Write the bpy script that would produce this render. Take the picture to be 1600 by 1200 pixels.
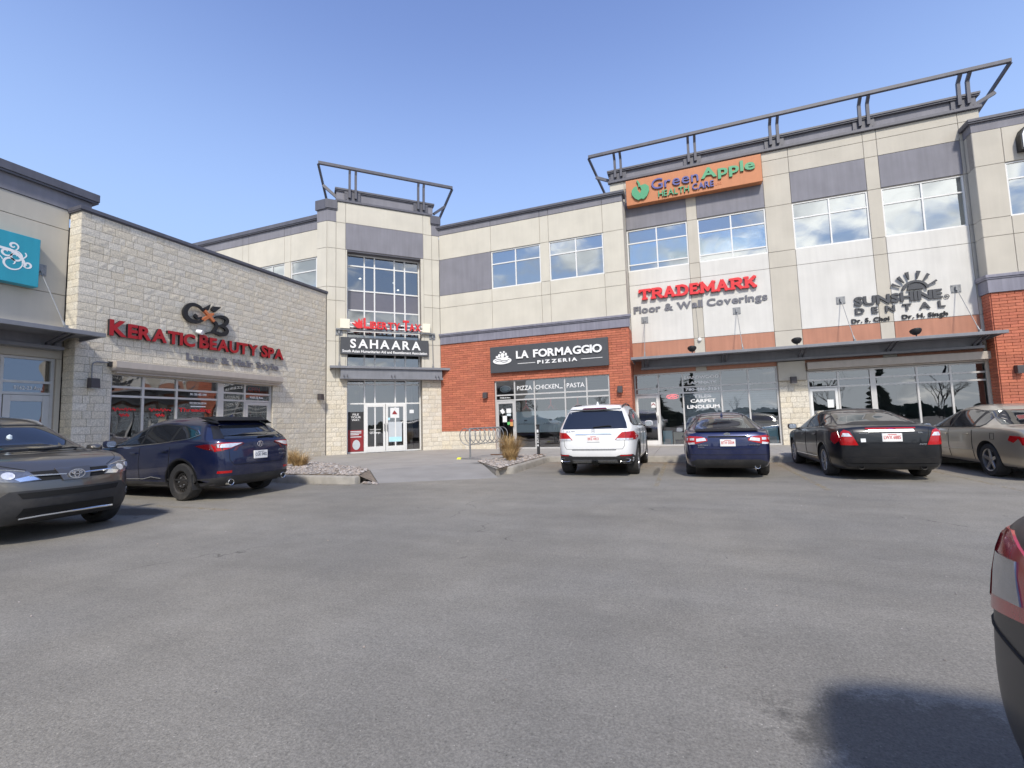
import bpy, bmesh, math, random
from mathutils import Vector, Matrix
from mathutils.bvhtree import BVHTree
random.seed(11)
for _o in list(bpy.data.objects): bpy.data.objects.remove(_o)
SC = bpy.context.scene
COL = SC.collection
R = math.radians
# ---------------------------------------------------------------- camera
def make_camera():
    yaw, p, r = R(20.48), R(4.742), R(1.661)
    f = Vector((-math.sin(yaw)*math.cos(p), math.cos(yaw)*math.cos(p), math.sin(p)))
    rt = Vector((math.cos(yaw), math.sin(yaw), 0)); dn = f.cross(rt)
    rt2 = math.cos(r)*rt + math.sin(r)*dn; dn2 = -math.sin(r)*rt + math.cos(r)*dn
    cd = bpy.data.cameras.new('camera'); c = bpy.data.objects.new('camera', cd); COL.objects.link(c)
    cd.sensor_width = 36; cd.lens = 718.1*36/1600; cd.clip_start = 0.05; cd.clip_end = 2000
    m = Matrix((rt2, -dn2, -f)).transposed().to_4x4(); m.translation = Vector((0, 0, 1.35))
    c.matrix_world = m
    SC.camera = c
make_camera()
# ---------------------------------------------------------------- light
SUN_AZ, SUN_EL = R(-19), R(46)          # sun stands behind the camera (towards -Y), slightly right
def make_light():
    w = bpy.data.worlds.new('World'); SC.world = w; w.use_nodes = True
    nt = w.node_tree; n = nt.nodes; l = nt.links; n.clear()
    out = n.new('ShaderNodeOutputWorld'); bg = n.new('ShaderNodeBackground'); bg.inputs[1].default_value = 0.125
    sky = n.new('ShaderNodeTexSky'); sky.sky_type = 'NISHITA'; sky.sun_disc = False
    sky.sun_elevation = SUN_EL; sky.sun_rotation = math.pi + SUN_AZ
    sky.altitude = 600; sky.air_density = 1.0; sky.dust_density = 0.6; sky.ozone_density = 2.2
    tc = n.new('ShaderNodeTexCoord'); sep = n.new('ShaderNodeSeparateXYZ'); l.new(tc.outputs['Generated'], sep.inputs[0])
    # broken cumulus in the part of the sky behind the camera (the windows mirror it), more of it to the right
    mz = n.new('ShaderNodeMath'); mz.operation = 'ADD'; l.new(sep.outputs[2], mz.inputs[0]); mz.inputs[1].default_value = 0.30
    dv = n.new('ShaderNodeVectorMath'); dv.operation = 'DIVIDE'; l.new(tc.outputs['Generated'], dv.inputs[0])
    cb = n.new('ShaderNodeCombineXYZ'); [l.new(mz.outputs[0], cb.inputs[i]) for i in range(3)]; l.new(cb.outputs[0], dv.inputs[1])
    nz = n.new('ShaderNodeTexNoise'); nz.inputs['Scale'].default_value = 3.0; nz.inputs['Detail'].default_value = 9; nz.inputs['Roughness'].default_value = 0.55
    l.new(dv.outputs[0], nz.inputs['Vector'])
    def mrange(src, a, b_, c, d):
        q = n.new('ShaderNodeMapRange'); q.interpolation_type = 'SMOOTHSTEP'; q.inputs[1].default_value = a; q.inputs[2].default_value = b_; q.inputs[3].default_value = c; q.inputs[4].default_value = d; l.new(src, q.inputs[0]); return q.outputs[0]
    def madd(a, b_):
        q = n.new('ShaderNodeMath'); q.operation = 'ADD'; l.new(a, q.inputs[0]); l.new(b_, q.inputs[1]); return q.outputs[0]
    cov = madd(madd(nz.outputs[0], mrange(sep.outputs[1], 0.1, -0.6, -0.40, 0.0)), madd(mrange(sep.outputs[2], 0.06, 0.26, -0.16, 0.0), mrange(sep.outputs[0], -0.45, 0.25, -0.07, 0.07)))
    cr = mrange(cov, 0.46, 0.60, 0.0, 1.0)
    tint = n.new('ShaderNodeMix'); tint.data_type = 'RGBA'; tint.blend_type = 'MULTIPLY'; tint.inputs[0].default_value = 1
    tint.inputs[7].default_value = (1.32, 1.25, 1.56, 1)
    l.new(sky.outputs[0], tint.inputs[6])
    hz = n.new('ShaderNodeMix'); hz.data_type = 'RGBA'; l.new(mrange(sep.outputs[2], 0.76, 0.22, 0.10, 0.93), hz.inputs[0]); l.new(tint.outputs[2], hz.inputs[6]); hz.inputs[7].default_value = (2.6, 3.8, 6.0, 1)   # pale haze towards the horizon, all round
    low = n.new('ShaderNodeMath'); low.operation = 'MULTIPLY'; l.new(mrange(sep.outputs[1], 0.15, -0.8, 0.0, 1.0), low.inputs[0]); l.new(mrange(sep.outputs[2], 0.38, 0.02, 0.0, 0.9), low.inputs[1])
    sunside = n.new('ShaderNodeMix'); sunside.data_type = 'RGBA'; l.new(low.outputs[0], sunside.inputs[0]); l.new(hz.outputs[2], sunside.inputs[6]); sunside.inputs[7].default_value = (6.4, 6.9, 7.3, 1)   # milky haze low on the sun's side
    mx = n.new('ShaderNodeMix'); mx.data_type = 'RGBA'; l.new(cr, mx.inputs[0]); l.new(sunside.outputs[2], mx.inputs[6])
    nz2 = n.new('ShaderNodeTexNoise'); nz2.inputs['Scale'].default_value = 3.6; nz2.inputs['Detail'].default_value = 6; l.new(dv.outputs[0], nz2.inputs['Vector'])
    cc = n.new('ShaderNodeValToRGB'); cc.color_ramp.elements[0].position = 0.40; cc.color_ramp.elements[0].color = (4.2, 4.5, 4.9, 1)
    cc.color_ramp.elements[1].position = 0.58; cc.color_ramp.elements[1].color = (11.5, 11.5, 11.3, 1); l.new(nz2.outputs[0], cc.inputs[0])
    l.new(cc.outputs[0], mx.inputs[7]); l.new(mx.outputs[2], bg.inputs[0]); l.new(bg.outputs[0], out.inputs[0])
    ld = bpy.data.lights.new('sun', 'SUN'); ld.energy = 2.7; ld.angle = R(5); ld.color = (1, 0.935, 0.83)
    lo = bpy.data.objects.new('sun', ld); COL.objects.link(lo)
    d = Vector((math.sin(-SUN_AZ)*math.cos(SUN_EL), -math.cos(SUN_AZ)*math.cos(SUN_EL), math.sin(SUN_EL)))
    lo.rotation_euler = (d).to_track_quat('Z', 'Y').to_euler(); lo.location = d*60
    vs = SC.view_settings; vs.view_transform = 'Standard'; vs.look = 'None'; vs.exposure = 0.48; vs.gamma = 1; vs.use_curve_mapping = False
    SC.cycles.use_denoising = True
    SC.cycles.max_bounces = 8; SC.cycles.transparent_max_bounces = 12
make_light()
# ---------------------------------------------------------------- helpers
ORG = {}
def tag(o, label=None, cat=None, group=None, kind=None):
    if label: o['label'] = label
    if cat: o['category'] = cat
    if group: o['group'] = group
    if kind: o['kind'] = kind
    return o
def thing(name, loc, label, cat, group=None, rotz=0):
    o = bpy.data.objects.new(name, None); COL.objects.link(o); o.location = loc; o.rotation_euler = (0, 0, rotz); o.empty_display_size = 0.2
    ORG[o.name] = Vector(loc) if not rotz else Vector((0, 0, 0))
    return tag(o, label, cat, group)
def link(name, me, parent=None, loc=(0, 0, 0)):
    o = bpy.data.objects.new(name, me); COL.objects.link(o); o.location = loc
    if parent: o.parent = parent; ORG[o.name] = ORG.get(parent.name, Vector())
    return o
class Fr:
    """a wall frame: u runs along the wall, z up, d outwards"""
    def __init__(s, ox, oy, ux, uy):
        s.o = Vector((ox, oy, 0)); s.u = Vector((ux, uy, 0)).normalized(); s.n = s.u.cross(Vector((0, 0, 1)))
    def P(s, u, z, d=0.0):
        return s.o + s.u*u + s.n*d + Vector((0, 0, z))
    def mat(s, u, z, d=0.0):      # local x=u, y=-n, z=z
        m = Matrix((s.u, -s.n, Vector((0, 0, 1)))).transposed().to_4x4(); m.translation = s.P(u, z, d); return m
class MB:
    def __init__(s): s.v = []; s.f = []; s.a = []
    def add(s, vs, fs, a=0.0):
        b = len(s.v); s.v += [Vector(p) for p in vs]; s.f += [[b+i for i in f] for f in fs]; s.a += [a]*len(fs); return s
    def hexa(s, p, a=0.0):     # 8 corners: bottom 4 ccw, top 4
        return s.add(p, [(0, 3, 2, 1), (4, 5, 6, 7), (0, 1, 5, 4), (1, 2, 6, 5), (2, 3, 7, 6), (3, 0, 4, 7)], a)
    def box(s, x0, x1, y0, y1, z0, z1, a=0.0):
        return s.hexa([(x0, y0, z0), (x1, y0, z0), (x1, y1, z0), (x0, y1, z0), (x0, y0, z1), (x1, y0, z1), (x1, y1, z1), (x0, y1, z1)], a)
    def fbox(s, fr, u0, u1, z0, z1, d0, d1, a=0.0):
        return s.hexa([fr.P(u0, z0, d1), fr.P(u1, z0, d1), fr.P(u1, z0, d0), fr.P(u0, z0, d0), fr.P(u0, z1, d1), fr.P(u1, z1, d1), fr.P(u1, z1, d0), fr.P(u0, z1, d0)], a)
    def quad(s, a, b, c, d): return s.add([a, b, c, d], [(0, 1, 2, 3)])
    def tube(s, pts, r, n=8, cap=True, r1=None):
        pts = [Vector(p) for p in pts]; b = len(s.v); m = len(pts); up = None
        for i, p in enumerate(pts):
            t = (pts[min(i+1, m-1)] - pts[max(i-1, 0)]).normalized()
            if up is None:
                up = Vector((0, 0, 1)) if abs(t.z) < 0.9 else Vector((1, 0, 0))
            x = t.cross(up).normalized(); y = x.cross(t).normalized(); up = y
            rr = r if r1 is None else r + (r1-r)*i/(m-1)
            for k in range(n):
                a = 2*math.pi*k/n; s.v.append(p + x*math.cos(a)*rr + y*math.sin(a)*rr)
        for i in range(m-1):
            for k in range(n):
                s.f.append([b+i*n+k, b+i*n+(k+1) % n, b+(i+1)*n+(k+1) % n, b+(i+1)*n+k]); s.a.append(0)
        if cap:
            s.f.append([b+k for k in range(n)][::-1]); s.f.append([b+(m-1)*n+k for k in range(n)]); s.a += [0, 0]
        return s
    def bar(s, p, q, w, h, up=(0, 0, 1)):
        p, q = Vector(p), Vector(q); t = (q-p).normalized(); up = Vector(up)
        x = t.cross(up).normalized()*w/2; y = x.cross(t).normalized()*h/2
        return s.hexa([p-x-y, p+x-y, q+x-y, q-x-y, p-x+y, p+x+y, q+x+y, q-x+y])
    def lathe(s, prof, c, ax, n=24, close=True):   # prof [(radius, along)]
        c = Vector(c); ax = Vector(ax).normalized(); t = Vector((0, 0, 1)) if abs(ax.z) < 0.9 else Vector((1, 0, 0))
        x = ax.cross(t).normalized(); y = ax.cross(x); b = len(s.v); m = len(prof)
        for r, h in prof:
            for k in range(n):
                a = 2*math.pi*k/n; s.v.append(c + ax*h + (x*math.cos(a)+y*math.sin(a))*r)
        for i in range(m-1):
            for k in range(n): s.f.append([b+i*n+k, b+i*n+(k+1) % n, b+(i+1)*n+(k+1) % n, b+(i+1)*n+k]); s.a.append(0)
        if close:
            s.f.append([b+k for k in range(n)][::-1]); s.f.append([b+(m-1)*n+k for k in range(n)]); s.a += [0, 0]
        return s
    def mesh(s, name, mat, off=None, smooth=False, attr=False):
        me = bpy.data.meshes.new(name); vs = s.v if off is None else [p-off for p in s.v]
        me.from_pydata([tuple(p) for p in vs], [], s.f)
        if mat: me.materials.append(M[mat] if isinstance(mat, str) else mat)
        if attr:
            at = me.attributes.new('rnd', 'FLOAT', 'FACE'); at.data.foreach_set('value', s.a)
        if smooth:
            me.polygons.foreach_set('use_smooth', [True]*len(me.polygons)); me.set_sharp_from_angle(angle=R(38))
        me.update(); return me
    def build(s, name, mat, parent=None, smooth=False, attr=False):
        off = ORG.get(parent.name) if parent else None
        if off is None:
            me = s.mesh(name, mat, None, smooth, attr)
        else:
            me = s.mesh(name, mat, off, smooth, attr)
        return link(name, me, parent)
def bev(o, w=0.01, seg=2):
    b = o.modifiers.new('bevel', 'BEVEL'); b.width = w; b.segments = seg; b.limit_method = 'ANGLE'; b.angle_limit = R(40); return o
# ---------------------------------------------------------------- materials
M = {}
def newmat(name):
    m = bpy.data.materials.new(name); m.use_nodes = True; M[name] = m; nt = m.node_tree
    return m, nt.nodes, nt.links, nt.nodes['Principled BSDF']
def pmat(name, col, rough=0.6, metal=0.0, spec=0.5, var=0.12, scale=6.0, bump=0.0, bscale=60.0, coat=0.0, streak=0.0, rnd=0.0, emit=None, coords='Object', dirt=0.0, hue=None):
    """base colour with soft noise, optional vertical streaks, fine bump and per-piece variation"""
    m, n, l, b = newmat(name)
    tc = n.new('ShaderNodeTexCoord'); vec = tc.outputs['Object']
    cur = None
    def mul(prev, fac_socket, lo, hi):
        mr = n.new('ShaderNodeMapRange'); l.new(fac_socket, mr.inputs[0]); mr.inputs[1].default_value = 0.3; mr.inputs[2].default_value = 0.7; mr.inputs[3].default_value = lo; mr.inputs[4].default_value = hi
        if prev is None: return mr.outputs[0]
        mm = n.new('ShaderNodeMath'); mm.operation = 'MULTIPLY'; l.new(prev, mm.inputs[0]); l.new(mr.outputs[0], mm.inputs[1]); return mm.outputs[0]
    geo = n.new('ShaderNodeNewGeometry'); vec = geo.outputs['Position'] if coords == 'World' else vec
    if var > 0:
        nz = n.new('ShaderNodeTexNoise'); nz.inputs['Scale'].default_value = scale; nz.inputs['Detail'].default_value = 5; l.new(vec, nz.inputs['Vector'])
        cur = mul(cur, nz.outputs[0], 1-var, 1+var)
    if streak > 0:
        mp = n.new('ShaderNodeMapping'); mp.inputs['Scale'].default_value = (5.5, 5.5, 0.35); l.new(geo.outputs['Position'], mp.inputs[0])
        ns = n.new('ShaderNodeTexNoise'); ns.inputs['Scale'].default_value = 1.6; ns.inputs['Detail'].default_value = 6; l.new(mp.outputs[0], ns.inputs['Vector'])
        cur = mul(cur, ns.outputs[0], 1-streak, 1+streak*0.5)
    if rnd > 0:
        oi = n.new('ShaderNodeObjectInfo'); at = n.new('ShaderNodeAttribute'); at.attribute_name = 'rnd'
        aa = n.new('ShaderNodeMath'); aa.operation = 'ADD'; l.new(oi.outputs['Random'], aa.inputs[0]); l.new(at.outputs['Fac'], aa.inputs[1])
        fr = n.new('ShaderNodeMath'); fr.operation = 'FRACT'; l.new(aa.outputs[0], fr.inputs[0])
        mr = n.new('ShaderNodeMapRange'); l.new(fr.outputs[0], mr.inputs[0]); mr.inputs[3].default_value = 1-rnd; mr.inputs[4].default_value = 1+rnd
        if cur is None: cur = mr.outputs[0]
        else:
            mm = n.new('ShaderNodeMath'); mm.operation = 'MULTIPLY'; l.new(cur, mm.inputs[0]); l.new(mr.outputs[0], mm.inputs[1]); cur = mm.outputs[0]
    base = n.new('ShaderNodeRGB'); base.outputs[0].default_value = (*col, 1); c_out = base.outputs[0]
    if hue is not None:      # second colour mixed per piece / by noise
        mx = n.new('ShaderNodeMix'); mx.data_type = 'RGBA'; mx.inputs[6].default_value = (*col, 1); mx.inputs[7].default_value = (*hue, 1)
        if rnd > 0:
            f2 = n.new('ShaderNodeMath'); f2.operation = 'MULTIPLY'; l.new(fr.outputs[0], f2.inputs[0]); f2.inputs[1].default_value = 7.13
            f3 = n.new('ShaderNodeMath'); f3.operation = 'FRACT'; l.new(f2.outputs[0], f3.inputs[0]); l.new(f3.outputs[0], mx.inputs[0])
        else:
            nh = n.new('ShaderNodeTexNoise'); nh.inputs['Scale'].default_value = scale*0.6; l.new(vec, nh.inputs['Vector']); l.new(nh.outputs[0], mx.inputs[0])
        c_out = mx.outputs[2]
    if cur is not None:
        vm = n.new('ShaderNodeVectorMath'); vm.operation = 'SCALE'; l.new(c_out, vm.inputs[0]); l.new(cur, vm.inputs['Scale']); c_out = vm.outputs[0]
    if dirt > 0:
        nd = n.new('ShaderNodeTexNoise'); nd.inputs['Scale'].default_value = 1.3; nd.inputs['Detail'].default_value = 8; nd.inputs['Roughness'].default_value = 0.7; l.new(vec, nd.inputs['Vector'])
        mr2 = n.new('ShaderNodeMapRange'); l.new(nd.outputs[0], mr2.inputs[0]); mr2.inputs[1].default_value = 0.5; mr2.inputs[2].default_value = 0.8; mr2.inputs[4].default_value = dirt
        mxd = n.new('ShaderNodeMix'); mxd.data_type = 'RGBA'; l.new(mr2.outputs[0], mxd.inputs[0]); l.new(c_out, mxd.inputs[6]); mxd.inputs[7].default_value = (0.19, 0.17, 0.14, 1); c_out = mxd.outputs[2]
    l.new(c_out, b.inputs['Base Color'])
    b.inputs['Roughness'].default_value = rough; b.inputs['Metallic'].default_value = metal; b.inputs['Specular IOR Level'].default_value = spec
    if coat: b.inputs['Coat Weight'].default_value = coat; b.inputs['Coat Roughness'].default_value = 0.03
    if bump > 0:
        nb = n.new('ShaderNodeTexNoise'); nb.inputs['Scale'].default_value = bscale; nb.inputs['Detail'].default_value = 4; l.new(vec, nb.inputs['Vector'])
        bp = n.new('ShaderNodeBump'); bp.inputs['Strength'].default_value = bump; bp.inputs['Distance'].default_value = 0.01; l.new(nb.outputs[0], bp.inputs['Height']); l.new(bp.outputs[0], b.inputs['Normal'])
    if emit: b.inputs['Emission Color'].default_value = (*emit[:3], 1); b.inputs['Emission Strength'].default_value = emit[3]
    return m
def glass(name, ior=1.9, add=0.04, tint=(0.75, 0.8, 0.8), gcol=(1, 1, 1), wav=0.02, wscale=0.8):
    m, n, l, b = newmat(name); n.remove(b); out = n['Material Output']
    tr = n.new('ShaderNodeBsdfTransparent'); tr.inputs[0].default_value = (*tint, 1)
    gl = n.new('ShaderNodeBsdfGlossy'); gl.inputs['Roughness'].default_value = 0.004; gl.inputs[0].default_value = (*gcol, 1)
    fr = n.new('ShaderNodeFresnel'); fr.inputs[0].default_value = ior
    ad = n.new('ShaderNodeMath'); ad.operation = 'ADD'; ad.use_clamp = True; l.new(fr.outputs[0], ad.inputs[0]); ad.inputs[1].default_value = add
    geo = n.new('ShaderNodeNewGeometry'); nz = n.new('ShaderNodeTexNoise'); nz.inputs['Scale'].default_value = wscale; nz.inputs['Detail'].default_value = 1; l.new(geo.outputs['Position'], nz.inputs['Vector'])
    bp = n.new('ShaderNodeBump'); bp.inputs['Strength'].default_value = 1.0; bp.inputs['Distance'].default_value = wav; l.new(nz.outputs[0], bp.inputs['Height']); l.new(bp.outputs[0], gl.inputs['Normal'])
    mx = n.new('ShaderNodeMixShader'); l.new(ad.outputs[0], mx.inputs[0]); l.new(tr.outputs[0], mx.inputs[1]); l.new(gl.outputs[0], mx.inputs[2]); l.new(mx.outputs[0], out.inputs[0])
    return m
W_ = 'World'
pmat('beige', (0.582, 0.548, 0.465), 0.85, var=0.06, scale=1.2, bump=0.3, bscale=160, streak=0.028, coords=W_)
pmat('beige2', (0.512, 0.476, 0.405), 0.85, var=0.06, scale=1.2, bump=0.3, bscale=160, streak=0.03, coords=W_)
pmat('white_stucco', (0.635, 0.62, 0.58), 0.85, var=0.06, scale=1.1, bump=0.3, bscale=160, streak=0.045, coords=W_)
pmat('purple', (0.213, 0.21, 0.236), 0.8, var=0.08, scale=1.4, bump=0.25, bscale=180, streak=0.09, coords=W_)
pmat('terracotta', (0.43, 0.205, 0.135), 0.85, var=0.07, scale=1.5, bump=0.25, bscale=180, streak=0.10, coords=W_)
pmat('trim', (0.105, 0.105, 0.125), 0.5, var=0.1, scale=3, streak=0.12, coords=W_)
pmat('cornice_metal', (0.225, 0.22, 0.265), 0.45, var=0.12, scale=1.5, streak=0.2, coords=W_)
pmat('canopy_metal', (0.21, 0.215, 0.235), 0.42, var=0.1, scale=2, streak=0.08, coords=W_)
pmat('stone', (0.64, 0.595, 0.505), 0.92, var=0.24, scale=32, bump=0.9, bscale=45, rnd=0.06, hue=(0.63, 0.565, 0.445), coords=W_)
pmat('mortar', (0.33, 0.30, 0.26), 0.95, var=0.1, scale=20, coords=W_)
pmat('brick', (0.49, 0.158, 0.088), 0.85, var=0.12, scale=18, bump=0.5, bscale=70, rnd=0.14, hue=(0.44, 0.135, 0.08), coords=W_, dirt=0.10)
pmat('brick_mortar', (0.24, 0.085, 0.055), 0.95, var=0.1, scale=20, coords=W_)
pmat('shutter_box', (0.46, 0.41, 0.36), 0.5, var=0.04, streak=0.06, coords=W_)
pmat('alu', (0.56, 0.55, 0.53), 0.42, metal=0.25, var=0.04, coords=W_)
pmat('alu_white', (0.72, 0.72, 0.70), 0.4, var=0.03, coords=W_)
pmat('spandrel', (0.12, 0.115, 0.14), 0.12, spec=0.8, var=0.03)
pmat('blind', (0.60, 0.66, 0.68), 0.8, var=0.03)
pmat('blind_grey', (0.50, 0.54, 0.57), 0.7, var=0.04)
pmat('room', (0.16, 0.155, 0.15), 0.9, var=0.2, scale=0.8, coords=W_)
pmat('room_floor', (0.2, 0.19, 0.18), 0.6, var=0.15, scale=1.5, coords=W_)
pmat('roofing', (0.3, 0.29, 0.28), 0.95)
pmat('black', (0.012, 0.012, 0.013), 0.5, var=0)
pmat('soft_black', (0.03, 0.03, 0.032), 0.7, var=0.1)
pmat('sign_white', (0.85, 0.85, 0.84), 0.5, var=0.02)
pmat('sign_red', (0.38, 0.008, 0.013), 0.45, var=0.05)
pmat('sign_red2', (0.70, 0.03, 0.035), 0.4, var=0.04)
pmat('sign_grey', (0.15, 0.15, 0.17), 0.5, var=0.06)
pmat('sign_char', (0.062, 0.065, 0.072), 0.55, var=0.05)
pmat('sign_teal', (0.03, 0.33, 0.43), 0.35, var=0.05, scale=2, streak=0.05, coords=W_)
pmat('sign_orange', (0.52, 0.20, 0.085), 0.6, var=0.04, streak=0.05, coords=W_)
pmat('sign_green', (0.07, 0.32, 0.155), 0.45, var=0.03)
pmat('sign_blue', (0.085, 0.09, 0.28), 0.45, var=0.03)
pmat('sign_copper', (0.55, 0.17, 0.06), 0.4, var=0.03)
pmat('cream', (0.80, 0.76, 0.62), 0.5, var=0.02)
pmat('lamp_bronze', (0.06, 0.052, 0.055), 0.5, var=0.08)
pmat('steel', (0.42, 0.43, 0.44), 0.4, metal=0.8, var=0.1, scale=20)
pmat('galv', (0.26, 0.265, 0.27), 0.5, metal=0.45, var=0.12, scale=25)
pmat('kerb', (0.30, 0.28, 0.245), 0.95, var=0.16, scale=5, bump=0.5, bscale=60, coords=W_, dirt=0.25)
pmat('paper', (0.75, 0.76, 0.76), 0.7, var=0.02)
pmat('paper_red', (0.26, 0.02, 0.025), 0.6, var=0.1)
pmat('paper_green', (0.12, 0.5, 0.15), 0.6, var=0.05)
pmat('paper_orange', (0.6, 0.3, 0.1), 0.6, var=0.05)
pmat('frosted', (0.62, 0.70, 0.73), 0.4, var=0.03, scale=1)
pmat('box_blue', (0.45, 0.74, 0.84), 0.6, var=0.08, scale=3)
pmat('neon_red', (0.8, 0.05, 0.05), 0.5, var=0, emit=(1, 0.06, 0.07, 1.6))
pmat('ribbon', (0.5, 0.06, 0.06), 0.7, var=0.1)
pmat('wreath', (0.16, 0.10, 0.09), 0.9, var=0.3, scale=30)
glass('glass_shop', 1.75, 0.15, (0.94, 0.97, 0.97), wav=0.012)
glass('glass_upper', 2.3, 0.30, (0.72, 0.83, 0.88), (0.97, 1.0, 1.0), wav=0.010, wscale=0.7)
glass('glass_tower', 1.9, 0.16, (0.25, 0.30, 0.38), (0.95, 0.98, 1.0), wav=0.010)
# ---------------------------------------------------------------- lettering (built-in font, turned into meshes)
_tc = {}
def glyph(s, off=0.0, ext=0.02, shear=0.0, spc=1.0):
    key = (s, off, ext, shear, spc)
    if key in _tc: return _tc[key]
    cu = bpy.data.curves.new('t', 'FONT'); cu.body = s; cu.extrude = ext; cu.offset = off; cu.shear = shear; cu.space_character = spc; cu.resolution_u = 3; cu.size = 1.0
    o = bpy.data.objects.new('t', cu); COL.objects.link(o)
    dg = bpy.context.evaluated_depsgraph_get(); me = bpy.data.meshes.new_from_object(o.evaluated_get(dg))
    vs = [v.co.copy() for v in me.vertices]; fs = [list(p.vertices) for p in me.polygons]
    bpy.data.objects.remove(o); bpy.data.curves.remove(cu); bpy.data.meshes.remove(me)
    xs = [v.x for v in vs]; ys = [v.y for v in vs]
    bb = (min(xs), max(xs), min(ys), max(ys)); _tc[key] = (vs, fs, bb); return _tc[key]
def lettering(fr, s, u0, u1, z0, z1, d, mat, parent, name='lettering', depth=0.01, off=0.0, shear=0.0, spc=1.0):
    """a whole line as one mesh, fitted to the box u0..u1, z0..z1 (cap height)"""
    vs, fs, (x0, x1, y0, y1) = glyph(s, off, 0.02, shear, spc); capb = glyph('H', off)[2]
    su = (u1-u0)/(x1-x0); sz = (z1-z0)/(capb[3]-capb[2]); mb = MB()
    mb.add([fr.P(u0+(v.x-x0)*su, z0+(v.y-capb[2])*sz, d+(v.z+0.02)/0.04*depth) for v in vs], fs)
    return mb.build(name, mat, parent)
def letters(fr, s, u0, u1, z0, z1, d, mat, parent, depth=0.1, off=0.0, shear=0.0, gap=0.09, side=None, space=0.33, capscale=None):
    """channel letters: every character a part of its own, fitted to the box"""
    cap = glyph('H', off)[2]; xs = []; x = 0.0
    for i, ch in enumerate(s):
        if ch == ' ': x += space; continue
        k = capscale(i, ch) if capscale else 1.0
        vs, fs, bb = glyph(ch, off, 0.02, shear); xs.append((ch, x, bb, k)); x += (bb[1]-bb[0])*k + gap
    tot = x - gap; su = (u1-u0)/tot; sz = (z1-z0)/(cap[3]-cap[2]); out = []
    for ch, x, bb, k in xs:
        vs, fs, _ = glyph(ch, off, 0.02, shear); mb = MB()
        mb.add([fr.P(u0+(x+(v.x-bb[0])*k)*su, z0+(v.y-cap[2])*sz*k, d+(v.z+0.02)/0.04*depth) for v in vs], fs)
        o = mb.build('letter', mat, parent); out.append(o)
        if side:
            o.data.materials.append(M[side])
            for p in o.data.polygons:
                if abs(p.normal.dot(fr.n)) < 0.5: p.material_index = 1
    return out
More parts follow.
